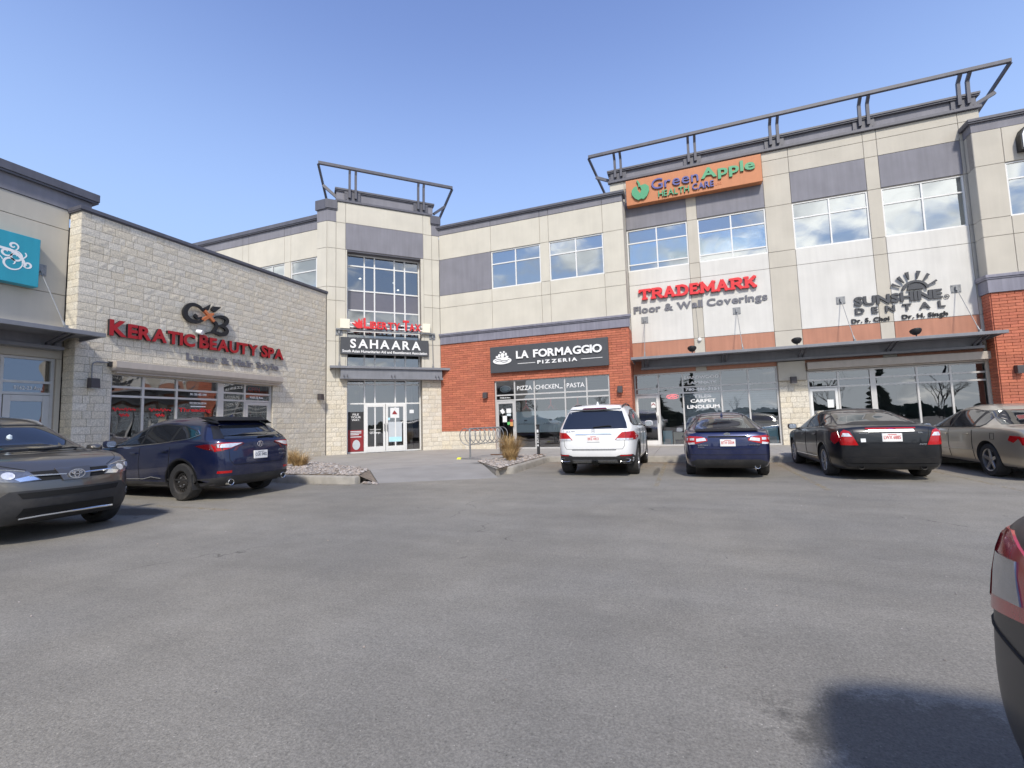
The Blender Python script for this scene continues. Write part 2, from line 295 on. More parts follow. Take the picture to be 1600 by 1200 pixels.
# ================================================================ GROUND
SW = 0.18       # pavement level
def asphalt_material():
    m, n, l, b = newmat('asphalt'); geo = n.new('ShaderNodeNewGeometry'); P = geo.outputs['Position']
    def noise(sc, det=4, rough=0.55, vec=P):
        q = n.new('ShaderNodeTexNoise'); q.inputs['Scale'].default_value = sc; q.inputs['Detail'].default_value = det; q.inputs['Roughness'].default_value = rough; l.new(vec, q.inputs['Vector']); return q.outputs[0]
    def mr(s, a, b_, c, d, smooth=False):
        q = n.new('ShaderNodeMapRange'); l.new(s, q.inputs[0]); q.inputs[1].default_value = a; q.inputs[2].default_value = b_; q.inputs[3].default_value = c; q.inputs[4].default_value = d
        if smooth: q.interpolation_type = 'SMOOTHSTEP'
        return q.outputs[0]
    def math_(op, a, b_):
        q = n.new('ShaderNodeMath'); q.operation = op
        for i, s in enumerate((a, b_)):
            if isinstance(s, (int, float)): q.inputs[i].default_value = s
            else: l.new(s, q.inputs[i])
        return q.outputs[0]
    mp = n.new('ShaderNodeMapping'); mp.inputs['Rotation'].default_value = (0, 0, R(-28)); mp.inputs['Scale'].default_value = (0.25, 1.6, 1); l.new(P, mp.inputs[0])
    big = mr(noise(0.35, 5), 0.3, 0.7, 0.87, 1.12); mid = mr(noise(2.4, 6, 0.65), 0.3, 0.7, 0.91, 1.09)
    swp = mr(noise(0.9, 4, 0.6, mp.outputs[0]), 0.3, 0.7, 0.90, 1.09)
    fine = mr(noise(75, 3, 0.75), 0.28, 0.72, 0.64, 1.38); vf = mr(noise(26, 4, 0.8), 0.3, 0.7, 0.84, 1.17)
    k = math_('MULTIPLY', math_('MULTIPLY', big, mid), math_('MULTIPLY', math_('MULTIPLY', fine, vf), swp))
    vo = n.new('ShaderNodeTexVoronoi'); vo.inputs['Scale'].default_value = 34; l.new(P, vo.inputs['Vector'])
    pit = mr(vo.outputs['Distance'], 0.06, 0.16, 0.45, 1.0); sel = mr(noise(17, 2), 0.5, 0.58, 0, 1)
    pit = math_('SUBTRACT', 1.0, math_('MULTIPLY', math_('SUBTRACT', 1.0, pit), sel)); k = math_('MULTIPLY', k, pit)
    vo2 = n.new('ShaderNodeTexVoronoi'); vo2.inputs['Scale'].default_value = 21; l.new(P, vo2.inputs['Vector'])
    chip = mr(vo2.outputs['Distance'], 0.03, 0.09, 1.9, 1.0); k = math_('MULTIPLY', k, chip)
    # hairline cracks
    dis = n.new('ShaderNodeVectorMath'); dis.operation = 'ADD'; l.new(P, dis.inputs[0]); nn = n.new('ShaderNodeTexNoise'); nn.inputs['Scale'].default_value = 1.7; nn.inputs['Detail'].default_value = 5; l.new(P, nn.inputs['Vector']); l.new(nn.outputs['Color'], dis.inputs[1])
    vc = n.new('ShaderNodeTexVoronoi'); vc.feature = 'DISTANCE_TO_EDGE'; vc.inputs['Scale'].default_value = 0.23; l.new(dis.outputs[0], vc.inputs['Vector'])
    crk = mr(vc.outputs['Distance'], 0.0010, 0.0030, 1, 0); cs = mr(noise(0.5, 3), 0.54, 0.6, 0, 1); crk = math_('MULTIPLY', math_('MULTIPLY', crk, cs), 0.42)
    # wet and oily patches with a ragged outline; one paints the dark hatchback's shadow
    sep = n.new('ShaderNodeSeparateXYZ'); l.new(P, sep.inputs[0]); wet_shade = None
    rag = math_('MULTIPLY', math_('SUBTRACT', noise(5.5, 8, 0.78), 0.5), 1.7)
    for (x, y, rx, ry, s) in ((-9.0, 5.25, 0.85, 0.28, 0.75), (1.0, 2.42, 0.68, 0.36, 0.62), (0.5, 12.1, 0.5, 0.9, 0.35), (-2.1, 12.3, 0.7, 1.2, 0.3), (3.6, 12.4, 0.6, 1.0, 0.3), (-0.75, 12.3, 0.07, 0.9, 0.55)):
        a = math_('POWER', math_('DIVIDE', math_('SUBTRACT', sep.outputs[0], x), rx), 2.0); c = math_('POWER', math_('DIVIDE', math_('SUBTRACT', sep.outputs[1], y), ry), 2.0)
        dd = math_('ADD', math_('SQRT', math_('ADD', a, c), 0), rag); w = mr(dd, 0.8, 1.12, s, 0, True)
        wet_shade = w if wet_shade is None else math_('MAXIMUM', wet_shade, w)
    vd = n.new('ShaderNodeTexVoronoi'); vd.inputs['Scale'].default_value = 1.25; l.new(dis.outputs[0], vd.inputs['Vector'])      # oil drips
    drip = math_('MULTIPLY', mr(vd.outputs['Distance'], 0.03, 0.10, 0.42, 0, True), mr(noise(0.8, 2), 0.5, 0.56, 0, 1)); wet_shade_c = math_('MAXIMUM', wet_shade, drip)
    dark = math_('SUBTRACT', 1.0, math_('MAXIMUM', math_('MULTIPLY', wet_shade_c, 0.80), crk)); k = math_('MULTIPLY', k, dark)
    col = n.new('ShaderNodeMix'); col.data_type = 'RGBA'; col.inputs[6].default_value = (0.207, 0.196, 0.172, 1); col.inputs[7].default_value = (0.230, 0.213, 0.179, 1)
    l.new(mr(noise(0.28, 4), 0.4, 0.65, 0, 1), col.inputs[0])
    # wind-blown sand gathered along the kerb
    sand = math_('MULTIPLY', math_('MULTIPLY', mr(sep.outputs[1], 11.6, 14.7, 0, 1, True), mr(sep.outputs[0], -4.6, -3.9, 0, 1)), mr(noise(1.1, 6, 0.7), 0.38, 0.68, 0.15, 0.95))
    scol = n.new('ShaderNodeMix'); scol.data_type = 'RGBA'; l.new(sand, scol.inputs[0]); l.new(col.outputs[2], scol.inputs[6]); scol.inputs[7].default_value = (0.235, 0.175, 0.118, 1)
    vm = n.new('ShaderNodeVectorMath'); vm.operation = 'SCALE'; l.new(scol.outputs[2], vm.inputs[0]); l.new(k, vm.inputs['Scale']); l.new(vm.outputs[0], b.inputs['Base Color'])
    l.new(mr(wet_shade, 0, 1, 0.93, 0.45), b.inputs['Roughness']); b.inputs['Specular IOR Level'].default_value = 0.3
    bp = n.new('ShaderNodeBump'); bp.inputs['Strength'].default_value = 0.7; bp.inputs['Distance'].default_value = 0.006; l.new(noise(110, 3, 0.7), bp.inputs['Height']); l.new(bp.outputs[0], b.inputs['Normal'])
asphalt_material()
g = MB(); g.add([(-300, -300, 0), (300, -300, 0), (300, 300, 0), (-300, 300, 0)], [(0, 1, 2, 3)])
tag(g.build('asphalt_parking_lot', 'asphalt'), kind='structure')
pmat('concrete', (0.305, 0.288, 0.262), 0.92, var=0.09, scale=1.3, bump=0.3, bscale=140, rnd=0.05, coords=W_, dirt=0.18)
pmat('ramp_concrete', (0.262, 0.252, 0.236), 0.92, var=0.09, scale=1.6, bump=0.3, bscale=140, coords=W_, dirt=0.12)
pmat('soil', (0.20, 0.16, 0.12), 1.0, var=0.3, scale=7, bump=0.8, bscale=40, coords=W_)
pmat('gravel', (0.29, 0.275, 0.265), 0.9, var=0.15, scale=20, rnd=0.40, hue=(0.30, 0.25, 0.21), coords=W_)
def clip(poly, a, b):                    # keep the left side of a->b
    out = []; n = len(poly)
    f = lambda p: (b[0]-a[0])*(p[1]-a[1]) - (b[1]-a[1])*(p[0]-a[0])
    for i in range(n):
        p, q = poly[i], poly[(i+1) % n]; fp, fq = f(p), f(q)
        if fp >= 0: out.append(p)
        if (fp >= 0) != (fq >= 0):
            t = fp/(fp-fq); out.append((p[0]+(q[0]-p[0])*t, p[1]+(q[1]-p[1])*t))
    return out
def prism(mb, poly, z0, z1, a=0.0):
    n = len(poly); b = [(x, y, z0) for x, y in poly]; t = [(x, y, z1) for x, y in poly]
    mb.add(b+t, [list(range(n, 2*n))] + [[i, (i+1) % n, n+(i+1) % n, n+i] for i in range(n)], a); return mb
PAVE = [(-14.2, -6), (-12.75, -6), (-12.75, 9.05), (-7.4, 9.05), (-7.99, 10.3), (-5.86, 12.74), (-4.62, 11.0), (-4.45, 11.5), (-4.45, 15.05), (14, 15.05), (14, 20.6), (-1.9, 20.6), (-1.9, 19.2), (-10.7, 19.2), (-14.2, 15.7)]
sub = prism(MB(), PAVE, -0.1, SW-0.012).build('pavement', 'mortar'); tag(sub, kind='structure')
def poly_area(p): return 0.5*sum(p[i][0]*p[(i+1) % len(p)][1]-p[(i+1) % len(p)][0]*p[i][1] for i in range(len(p)))
ys = [-6+1.68*i for i in range(17)]; xs = [-14.3+1.9*i for i in range(16)]
for i in range(len(xs)-1):
    for j in range(len(ys)-1):
        x0, x1, y0, y1 = xs[i]+0.006, xs[i+1]-0.006, ys[j]+0.006, ys[j+1]-0.006
        q = PAVE
        for a, b in (((x0, y0), (x1, y0)), ((x1, y0), (x1, y1)), ((x1, y1), (x0, y1)), ((x0, y1), (x0, y0))):
            q = clip(q, a, b)
            if len(q) < 3: break
        if len(q) >= 3 and poly_area(q) > 0.03:
            prism(MB(), q, SW-0.06, SW+random.uniform(0, 0.002)).build('slab', 'concrete', sub)
rp = MB(); rp.add([(-6.88, 9.2, 0.004), (-4.35, 10.5, 0.004), (-5.86, 12.76, SW+0.004), (-7.99, 10.32, SW+0.004), (-6.88, 9.2, -0.1), (-4.35, 10.5, -0.1), (-5.86, 12.76, -0.1), (-7.99, 10.32, -0.1)],
       [(0, 1, 2, 3), (0, 4, 5, 1), (1, 5, 6, 2), (2, 6, 7, 3), (3, 7, 4, 0)])
tag(rp.build('kerb_ramp', 'ramp_concrete'), kind='structure')
def kerb(path, w=0.15, h=SW+0.006):
    mb = MB(); n = len(path); L = []
    for i, p in enumerate(path):
        p = Vector((*p, 0)); d = Vector((0, 0, 0))
        if i > 0: d += (p-Vector((*path[i-1], 0))).normalized()
        if i < n-1: d += (Vector((*path[i+1], 0))-p).normalized()
        d.normalize(); s = Vector((d.y, -d.x, 0)); L.append((p, s))
    prof = [(0.0, -0.1), (0.012, h-0.05), (0.035, h-0.012), (0.06, h), (w, h), (w+0.002, -0.1)]
    for p, s in L: mb.v += [p - s*a + Vector((0, 0, z)) for a, z in prof]
    m = len(prof)
    for i in range(n-1):
        for k in range(m-1): mb.f.append([i*m+k, (i+1)*m+k, (i+1)*m+k+1, i*m+k+1]); mb.a.append(0)
    mb.f.append(list(range(m))); mb.f.append([(n-1)*m+k for k in range(m)][::-1]); mb.a += [0, 0]
    return mb.build('kerb', 'kerb', None, smooth=True)
def lin(a, b, n): return [(a[0]+(b[0]-a[0])*i/n, a[1]+(b[1]-a[1])*i/n) for i in range(n+1)]
arc = [(-4.30-0.16+0.16*math.cos(t), 11.55-0.16*math.sin(t)) for t in (R(150), R(110), R(70), R(35), R(0))]
k1 = kerb(arc + lin((-4.30, 11.9), (-4.30, 14.75), 6) + [(-4.22, 14.86), (-4.1, 14.9)] + lin((-3.5, 14.9), (14, 14.9), 14)); tag(k1, kind='structure')
k2 = kerb(lin((-12.60, -6), (-12.60, 8.75), 8) + [(-12.55, 8.86), (-12.4, 8.9)] + lin((-12, 8.9), (-7.55, 8.9), 5) + [(-7.38, 8.98), (-7.34, 9.12)]); tag(k2, kind='structure')
# planting beds: bare soil with loose grey river rock
def stones(name, poly, n, z, parent=None):
    mb = MB(); k = 0; xs = [p[0] for p in poly]; ys = [p[1] for p in poly]
    def inside(x, y):
        c = False; m = len(poly)
        for i in range(m):
            (x1, y1), (x2, y2) = poly[i], poly[(i+1) % m]
            if (y1 > y) != (y2 > y) and x < (x2-x1)*(y-y1)/(y2-y1)+x1: c = not c
        return c
    while k < n:
        x, y = random.uniform(min(xs), max(xs)), random.uniform(min(ys), max(ys))
        if not inside(x, y): continue
        k += 1; r = random.choice((0.03, 0.04, 0.05, 0.06)); s = [random.uniform(0.7, 1.3) for _ in range(3)]; a = random.uniform(0, 6.3); ca, sa = math.cos(a), math.sin(a)
        pts = []
        for vx, vy, vz in ((1, 0, 0), (0.3, 0.95, 0.1), (-0.85, 0.5, 0), (-0.8, -0.6, 0.1), (0.35, -0.9, 0), (0.3, 0.2, 0.8), (-0.35, -0.15, 0.75)):
            px, py = vx*r*s[0]*random.uniform(.85, 1.15), vy*r*s[1]
            pts.append((x+px*ca-py*sa, y+px*sa+py*ca, z+r*0.25+vz*r*s[2]*0.8))
        mb.add(pts, [(0, 1, 5), (1, 6, 5), (1, 2, 6), (2, 3, 6), (3, 4, 6), (4, 5, 6), (4, 0, 5), (4, 3, 2, 1, 0)], random.random())
    return mb.build(name, 'gravel', parent, attr=True)
BEDR = [(-4.50, 10.98), (-6.0, 12.85), (-5.3, 15.0), (-4.47, 15.0), (-4.45, 11.55)]
BEDL = [(-7.36, 9.1), (-7.97, 10.25), (-10.2, 11.6), (-13.9, 13.3), (-14.2, 12.9), (-12.6, 9.06)]
for poly, nm, nst, lab in ((BEDR, 'planting_bed', 950, 'grey river rock round the tall dry grass beside the white car'), (BEDL, 'planting_bed', 2300, 'grey river rock in the bed behind the blue car')):
    b = MB(); cx = sum(p[0] for p in poly)/len(poly); cy = sum(p[1] for p in poly)/len(poly)
    pz = [(cx+(x-cx)*0.995, cy+(y-cy)*0.995) for x, y in poly]
    if poly_area(pz) < 0: pz = pz[::-1]
    prism(b, pz, SW-0.05, SW+0.012); tag(b.build(nm, 'soil'), kind='structure')
    tag(stones('river_rock', poly, nst, SW+0.01), lab, 'gravel', kind='stuff')
sp = MB(); sp.add([(-7.36, 9.1, SW), (-6.86, 9.14, 0.006), (-7.97, 10.25, SW+0.01)], [(0, 1, 2)]); tag(sp.build('soil_spill', 'soil'), kind='structure')
tag(stones('spilled_gravel', [(-7.30, 9.02), (-6.75, 9.0), (-6.85, 9.12), (-7.2, 9.12)], 40, 0.0), 'loose gravel spilled from the rock bed onto the asphalt', 'gravel', kind='stuff')
def paint_material():
    m, n, l, b = newmat('worn_paint'); geo = n.new('ShaderNodeNewGeometry'); q = n.new('ShaderNodeTexNoise'); q.inputs['Scale'].default_value = 9; q.inputs['Detail'].default_value = 9; q.inputs['Roughness'].default_value = 0.75; l.new(geo.outputs['Position'], q.inputs['Vector'])
    mr = n.new('ShaderNodeMapRange'); l.new(q.outputs[0], mr.inputs[0]); mr.inputs[1].default_value = 0.46; mr.inputs[2].default_value = 0.68; mr.inputs[4].default_value = 0.75; l.new(mr.outputs[0], b.inputs['Alpha'])
    b.inputs['Base Color'].default_value = (0.42, 0.33, 0.17, 1); b.inputs['Roughness'].default_value = 0.9
paint_material()
for x0 in (-0.62, 2.28, 5.05, 7.8): 
    p = MB(); p.add([(x0-0.05, 9.6, 0.004), (x0+0.05, 9.6, 0.004), (x0+0.05, 14.8, 0.004), (x0-0.05, 14.8, 0.004)], [(0, 1, 2, 3)]); tag(p.build('parking_line', 'worn_paint'), kind='structure')
for y0 in (5.75, 8.75, 2.9):
    p = MB(); p.add([(-12.5, y0-0.05, 0.004), (-7.3, y0-0.05, 0.004), (-7.3, y0+0.05, 0.004), (-12.5, y0+0.05, 0.004)], [(0, 1, 2, 3)]); tag(p.build('parking_line', 'worn_paint'), kind='structure')
# ================================================================ BUILDINGS
FT = Fr(0, 20.2, 1, 0); FP = Fr(0, 19.05, 1, 0); FB = Fr(0, 19.69, 1, 0); FL = Fr(-14.25, 0, 0, 1); FS = Fr(-14.75, 0, 0, 1)
FW = Fr(-14.23, 15.5, 1, 1); FR = Fr(0, 16.2, 1, 0)
def backing(fr, parent, u0, u1, z0, z1, holes, d0=-0.30, d1=-0.03, mat='mortar', name='wall'):
    us = sorted({u0, u1, *[h[i] for h in holes for i in (0, 1)]}); zs = sorted({z0, z1, *[h[i] for h in holes for i in (2, 3)]})
    us = [u for u in us if u0 <= u <= u1]; zs = [z for z in zs if z0 <= z <= z1]; mb = MB()
    for j in range(len(zs)-1):
        i = 0
        while i < len(us)-1:
            def hole(i): 
                um, zm = (us[i]+us[i+1])/2, (zs[j]+zs[j+1])/2
                return any(h[0] < um < h[1] and h[2] < zm < h[3] for h in holes)
            if hole(i): i += 1; continue
            k = i
            while k+1 < len(us)-1 and not hole(k+1): k += 1
            mb.fbox(fr, us[i], us[k+1], zs[j], zs[j+1], d0, d1); i = k+1
    return mb.build(name, mat, parent)
_panel_n = 0
def panel(fr, parent, u0, u1, z0, z1, mat, d1=0.0, d0=-0.03, g=0.007, name='panel'):
    mb = MB(); b = 0.006; u0 += g; u1 -= g; z0 += g; z1 -= g
    d1 += random.uniform(-0.0012, 0.0012)
    A = [fr.P(u0, z0, d0), fr.P(u1, z0, d0), fr.P(u1, z1, d0), fr.P(u0, z1, d0)]
    B = [fr.P(u0, z0, d1-b), fr.P(u1, z0, d1-b), fr.P(u1, z1, d1-b), fr.P(u0, z1, d1-b)]
    C = [fr.P(u0+b, z0+b, d1), fr.P(u1-b, z0+b, d1), fr.P(u1-b, z1-b, d1), fr.P(u0+b, z1-b, d1)]
    f = [(8, 9, 10, 11)]
    for k in range(4):
        q = (k+1) % 4; f += [(k, q, 4+q, 4+k), (4+k, 4+q, 8+q, 8+k)]
    mb.add(A+B+C, f); return mb.build(name, mat, parent)
def window(fr, parent, u0, u1, z0, z1, us, zs, d=-0.06, fw=0.05, fmat='alu_white', gmat='glass_upper', blind=None, name='window', label=None, skip=(), spandrel=(), sill=True, thick=0.07):
    fm = MB(); uu = [u0]+list(us)+[u1]; zz = [z0]+list(zs)+[z1]
    fm.fbox(fr, u0, u1, z0, z0+fw, d-thick, d+0.01); fm.fbox(fr, u0, u1, z1-fw, z1, d-thick, d+0.01)
    fm.fbox(fr, u0, u0+fw, z0+fw, z1-fw, d-thick, d+0.009); fm.fbox(fr, u1-fw, u1, z0+fw, z1-fw, d-thick, d+0.009)
    for u in us: fm.fbox(fr, u-fw/2, u+fw/2, z0+fw, z1-fw, d-thick, d+0.006)
    for i in range(len(uu)-1):
        a = uu[i]+(fw if i == 0 else fw/2); b = uu[i+1]-(fw if i == len(uu)-2 else fw/2)
        for z in zs:
            if (i, 'norail', z) in skip: continue
            fm.fbox(fr, a, b, z-fw/2, z+fw/2, d-thick, d+0.003)
    w = fm.build(name, fmat, parent)
    if label: w['label'] = label
    for i in range(len(uu)-1):
        for j in range(len(zz)-1):
            if (i, j) in skip: continue
            a, b = uu[i]+0.012, uu[i+1]-0.012; c, e = zz[j]+0.012, zz[j+1]-0.012
            mb = MB(); t = random.uniform(-0.0035, 0.0035); t2 = random.uniform(-0.0035, 0.0035)
            mb.add([fr.P(a, c, d-0.03+t), fr.P(b, c, d-0.03-t2), fr.P(b, e, d-0.03-t), fr.P(a, e, d-0.03+t2)], [(0, 1, 2, 3)])
            mb.build('pane', 'spandrel' if (i, j) in spandrel else gmat, w)
    if blind:
        for i in range(len(uu)-1):
            mb = MB(); mb.fbox(fr, uu[i]+0.02, uu[i+1]-0.02, z0+0.02+random.choice((0, 0, 0.0)), z1-0.02, d-0.16, d-0.15); mb.build('blind', blind, w)
    return w
def room(fr, parent, u0, u1, z0, z1, depth=6.0, d=-0.31):
    mb = MB(); P = fr.P
    f = [P(u0, z0, d), P(u1, z0, d), P(u1, z1, d), P(u0, z1, d)]; k = [P(u0, z0, d-depth), P(u1, z0, d-depth), P(u1, z1, d-depth), P(u0, z1, d-depth)]
    mb.add(f+k, [(4, 5, 6, 7), (0, 4, 7, 3), (1, 2, 6, 5), (2, 3, 7, 6)]); mb.build('interior', 'room', parent)
    fl = MB(); fl.add([f[0], f[1], k[1], k[0]], [(0, 1, 2, 3)]); fl.build('interior_floor', 'room_floor', parent)
def door(fr, parent, u0, u1, z0, z1, d, mat='alu', g='glass_shop', stile=0.09, hinge_right=True, handle=True, bottom=0.22):
    mb = MB(); t0, t1 = d-0.045, d+0.012
    mb.fbox(fr, u0, u0+stile, z0, z1, t0, t1); mb.fbox(fr, u1-stile, u1, z0, z1, t0, t1)
    mb.fbox(fr, u0+stile, u1-stile, z0, z0+bottom, t0, t1-0.001); mb.fbox(fr, u0+stile, u1-stile, z1-stile-0.02, z1, t0, t1-0.001)
    o = mb.build('door', mat, parent); bev(o, 0.006)
    gp = MB(); gp.add([fr.P(u0+stile, z0+bottom, d-0.015), fr.P(u1-stile, z0+bottom, d-0.015), fr.P(u1-stile, z1-stile-0.02, d-0.015), fr.P(u0+stile, z1-stile-0.02, d-0.015)], [(0, 1, 2, 3)]); gp.build('pane', g, o)
    if handle:
        hu = u0+0.045 if hinge_right else u1-0.045; hb = MB()
        hb.tube([fr.P(hu, z0+0.95, t1), fr.P(hu, z0+0.95, t1+0.06), fr.P(hu, z0+1.25, t1+0.06), fr.P(hu, z0+1.25, t1)], 0.012, 6); hb.build('handle', 'soft_black', o, True)
    return o
# ---- split-face stone and brick pieces
def stone_mesh(w, h, seed, mat='stone'):
    rnd = random.Random(seed); mb = MB(); nx = max(2, int(round(w/0.13))); nz = 2; g = 0.004; x0, x1, z0, z1 = g, w-g, g, h-g
    V = []
    for j in range(nz+1):
        for i in range(nx+1):
            e = (i in (0, nx)) or (j in (0, nz)); V.append((x0+(x1-x0)*i/nx, -(0.004 if e else rnd.uniform(0.005, 0.013)) - 0.0, z0+(z1-z0)*j/nz))
    F = [(j*(nx+1)+i, j*(nx+1)+i+1, (j+1)*(nx+1)+i+1, (j+1)*(nx+1)+i) for j in range(nz) for i in range(nx)]
    b = len(V); rim = [i for i in range(nx+1)] + [j*(nx+1)+nx for j in range(1, nz+1)] + [nz*(nx+1)+i for i in range(nx-1, -1, -1)] + [j*(nx+1) for j in range(nz-1, 0, -1)]
    V += [(V[r][0], 0.05, V[r][2]) for r in rim]
    for k in range(len(rim)): q = (k+1) % len(rim); F.append((rim[q], rim[k], b+k, b+q))
    mb.add(V, F); return mb
def brick_mesh(w, h, seed, mat='brick'):
    g = 0.005; b = 0.004; mb = MB(); y = -0.012
    A = [(g, 0.03, g), (w-g, 0.03, g), (w-g, 0.03, h-g), (g, 0.03, h-g)]; B = [(g, y+b, g), (w-g, y+b, g), (w-g, y+b, h-g), (g, y+b, h-g)]; C = [(g+b, y, g+b), (w-g-b, y, g+b), (w-g-b, y, h-g-b), (g+b, y, h-g-b)]
    f = [(8, 9, 10, 11)]
    for k in range(4): q = (k+1) % 4; f += [(k, q, 4+q, 4+k), (4+k, 4+q, 8+q, 8+k)]
    mb.add(A+B+C, f); return mb
_cache = {}
def masonry(fr, parent, u0, u1, z0, z1, holes, kind, limit, prefer):
    """courses of stones or bricks; the `limit` that show largest become parts, the rest one stuff part"""
    H = 0.2 if kind == 'stone' else 0.1; gen = stone_mesh if kind == 'stone' else brick_mesh; items = []
    nz = int(round((z1-z0)/H)); hh = (z1-z0)/nz
    for j in range(nz):
        za = z0+j*hh; zb = za+hh; spans = [(u0, u1)]
        for h in holes:
            if h[2] < (za+zb)/2 < h[3]:
                ns = []
                for a, b in spans:
                    if h[0] > a: ns.append((a, min(b, h[0])))
                    if h[1] < b: ns.append((max(a, h[1]), b))
                spans = [s for s in ns if s[1]-s[0] > 0.03]
        for a, b in spans:
            u = a
            if kind == 'brick' and j % 2: first = 0.2
            elif kind == 'brick': first = 0.4
            else: first = random.choice((0.2, 0.3, 0.4))
            while u < b-0.02:
                L = first if first else (0.4 if kind == 'brick' else random.choice((0.15, 0.2, 0.3, 0.3, 0.4, 0.4)))
                first = None
                if u+L > b-0.08: L = b-u
                items.append((u, za, L, hh)); u += L
    items.sort(key=lambda it: prefer(fr.P(it[0]+it[2]/2, it[1])))
    big = MB()
    for k, (u, z, L, h) in enumerate(items):
        seed = random.randrange(5) if kind == 'stone' else 0
        key = (kind, round(L, 2), round(h, 4), seed)
        if key not in _cache:
            mb = gen(round(L, 2), h, hash(key) % 9999); _cache[key] = (mb, mb.mesh(kind+'_piece', kind))
        mb, me = _cache[key]; m = fr.mat(u, z, random.uniform(-0.002, 0.003)); rl = random.random()
        sx = L/round(L, 2) if round(L, 2) else 1
        if k < limit:
            o = bpy.data.objects.new(kind if kind == 'brick' else 'stone_block', me); COL.objects.link(o); o.parent = parent
            o.matrix_local = Matrix.Translation(-ORG[parent.name]) @ m @ Matrix.Diagonal((sx, 1, 1, 1))
        else:
            big.add([m @ Vector((p.x*sx, p.y, p.z)) for p in mb.v], mb.f, rl)
    if big.v:
        o = big.build('masonry', kind, parent, attr=True); o['kind'] = 'stuff'; o['label'] = 'remaining courses of '+('split-face stone' if kind == 'stone' else 'red brick')
near = lambda p: (p-Vector((0, 0, 1.35))).length
def coping(fr, parent, u0, u1, z0, z1, d1=0.08, d0=-0.35, mat='trim', name='coping', lip=0.05):
    mb = MB(); mb.fbox(fr, u0, u1, z0+lip, z1, d0, d1); mb.fbox(fr, u0+0.01, u1-0.01, z0, z0+lip-0.001, d0, d1-0.03); return bev(mb.build(name, mat, parent), 0.008)
def mass(parent, x0, x1, y0, y1, z0, z1, mat='beige2', name='rear_wall'):
    mb = MB(); mb.box(x0, x1, y0, y1, z0, z1); return mb.build(name, mat, parent)
def canopy(fr, parent, u0, u1, dep, ztop, rods, anchors_z, brackets, band):
    c = MB(); c.fbox(fr, u0, u1, ztop-0.035, ztop-0.004, 0.02, dep-0.05)                       # deck
    o = c.build('canopy', 'canopy_metal', parent)
    e = MB(); e.fbox(fr, u0, u1, ztop-0.10, ztop, dep-0.05, dep); e.fbox(fr, u0, u1, ztop-0.101, ztop-0.092, dep-0.13, dep-0.05); bev(e.build('edge_channel', 'canopy_metal', o), 0.006)
    for uu in (u0+0.03, u1-0.03):
        s = MB(); s.add([fr.P(uu-0.02, ztop-0.036, 0.0), fr.P(uu+0.02, ztop-0.036, 0.0), fr.P(uu+0.02, ztop-0.036, dep-0.051), fr.P(uu-0.02, ztop-0.036, dep-0.051),
               fr.P(uu-0.02, ztop-0.16, 0.0), fr.P(uu+0.02, ztop-0.16, 0.0), fr.P(uu+0.02, ztop-0.09, dep-0.051), fr.P(uu-0.02, ztop-0.09, dep-0.051)], [(0, 1, 2, 3), (7, 6, 5, 4), (0, 4, 5, 1), (1, 5, 6, 2), (2, 6, 7, 3), (3, 7, 4, 0)])
        s.build('side_rail', 'canopy_metal', o)
    b0, b1, zb0, zb1 = band
    f = MB(); f.fbox(fr, b0, b1, zb0+0.09, zb1, 0.0, 0.27); f.fbox(fr, b0-0.03, b1+0.03, zb0, zb0+0.088, 0.0, 0.33); bev(f.build('wall_beam', 'canopy_metal', o), 0.006)
    for u in brackets:
        for k in (-0.07, 0.07):
            s = MB(); s.bar(fr.P(u+k, ztop-0.05, dep-0.35), fr.P(u+k, zb0+0.13, 0.30), 0.03, 0.05); s.bar(fr.P(u+k, zb0+0.115, 0.12), fr.P(u+k, zb0+0.115, 0.42), 0.03, 0.04); s.build('bracket', 'trim', o)
    for u in rods:
        s = MB(); s.tube([fr.P(u, ztop+0.04, dep-0.25), fr.P(u, anchors_z, 0.05)], 0.013, 6); t = (fr.P(u, anchors_z, 0.05)-fr.P(u, ztop+0.04, dep-0.25)); s.tube([fr.P(u, ztop+0.04, dep-0.25)+t*0.02, fr.P(u, ztop+0.04, dep-0.25)+t*0.11], 0.026, 6)
        s.fbox(fr, u-0.03, u+0.03, ztop-0.004, ztop+0.10, dep-0.30, dep-0.20); s.build('tie_rod', 'galv', o, True)
        a = MB(); a.fbox(fr, u-0.14, u+0.14, anchors_z-0.14, anchors_z+0.14, 0.001, 0.02); a.fbox(fr, u-0.035, u+0.035, anchors_z-0.07, anchors_z+0.07, 0.02, 0.09)
        for i in (-1, 1):
            for j in (-1, 1): a.tube([fr.P(u+i*0.10, anchors_z+j*0.10, 0.02), fr.P(u+i*0.10, anchors_z+j*0.10, 0.035)], 0.018, 6)
        bev(a.build('anchor_plate', 'galv', o), 0.003)
    return o
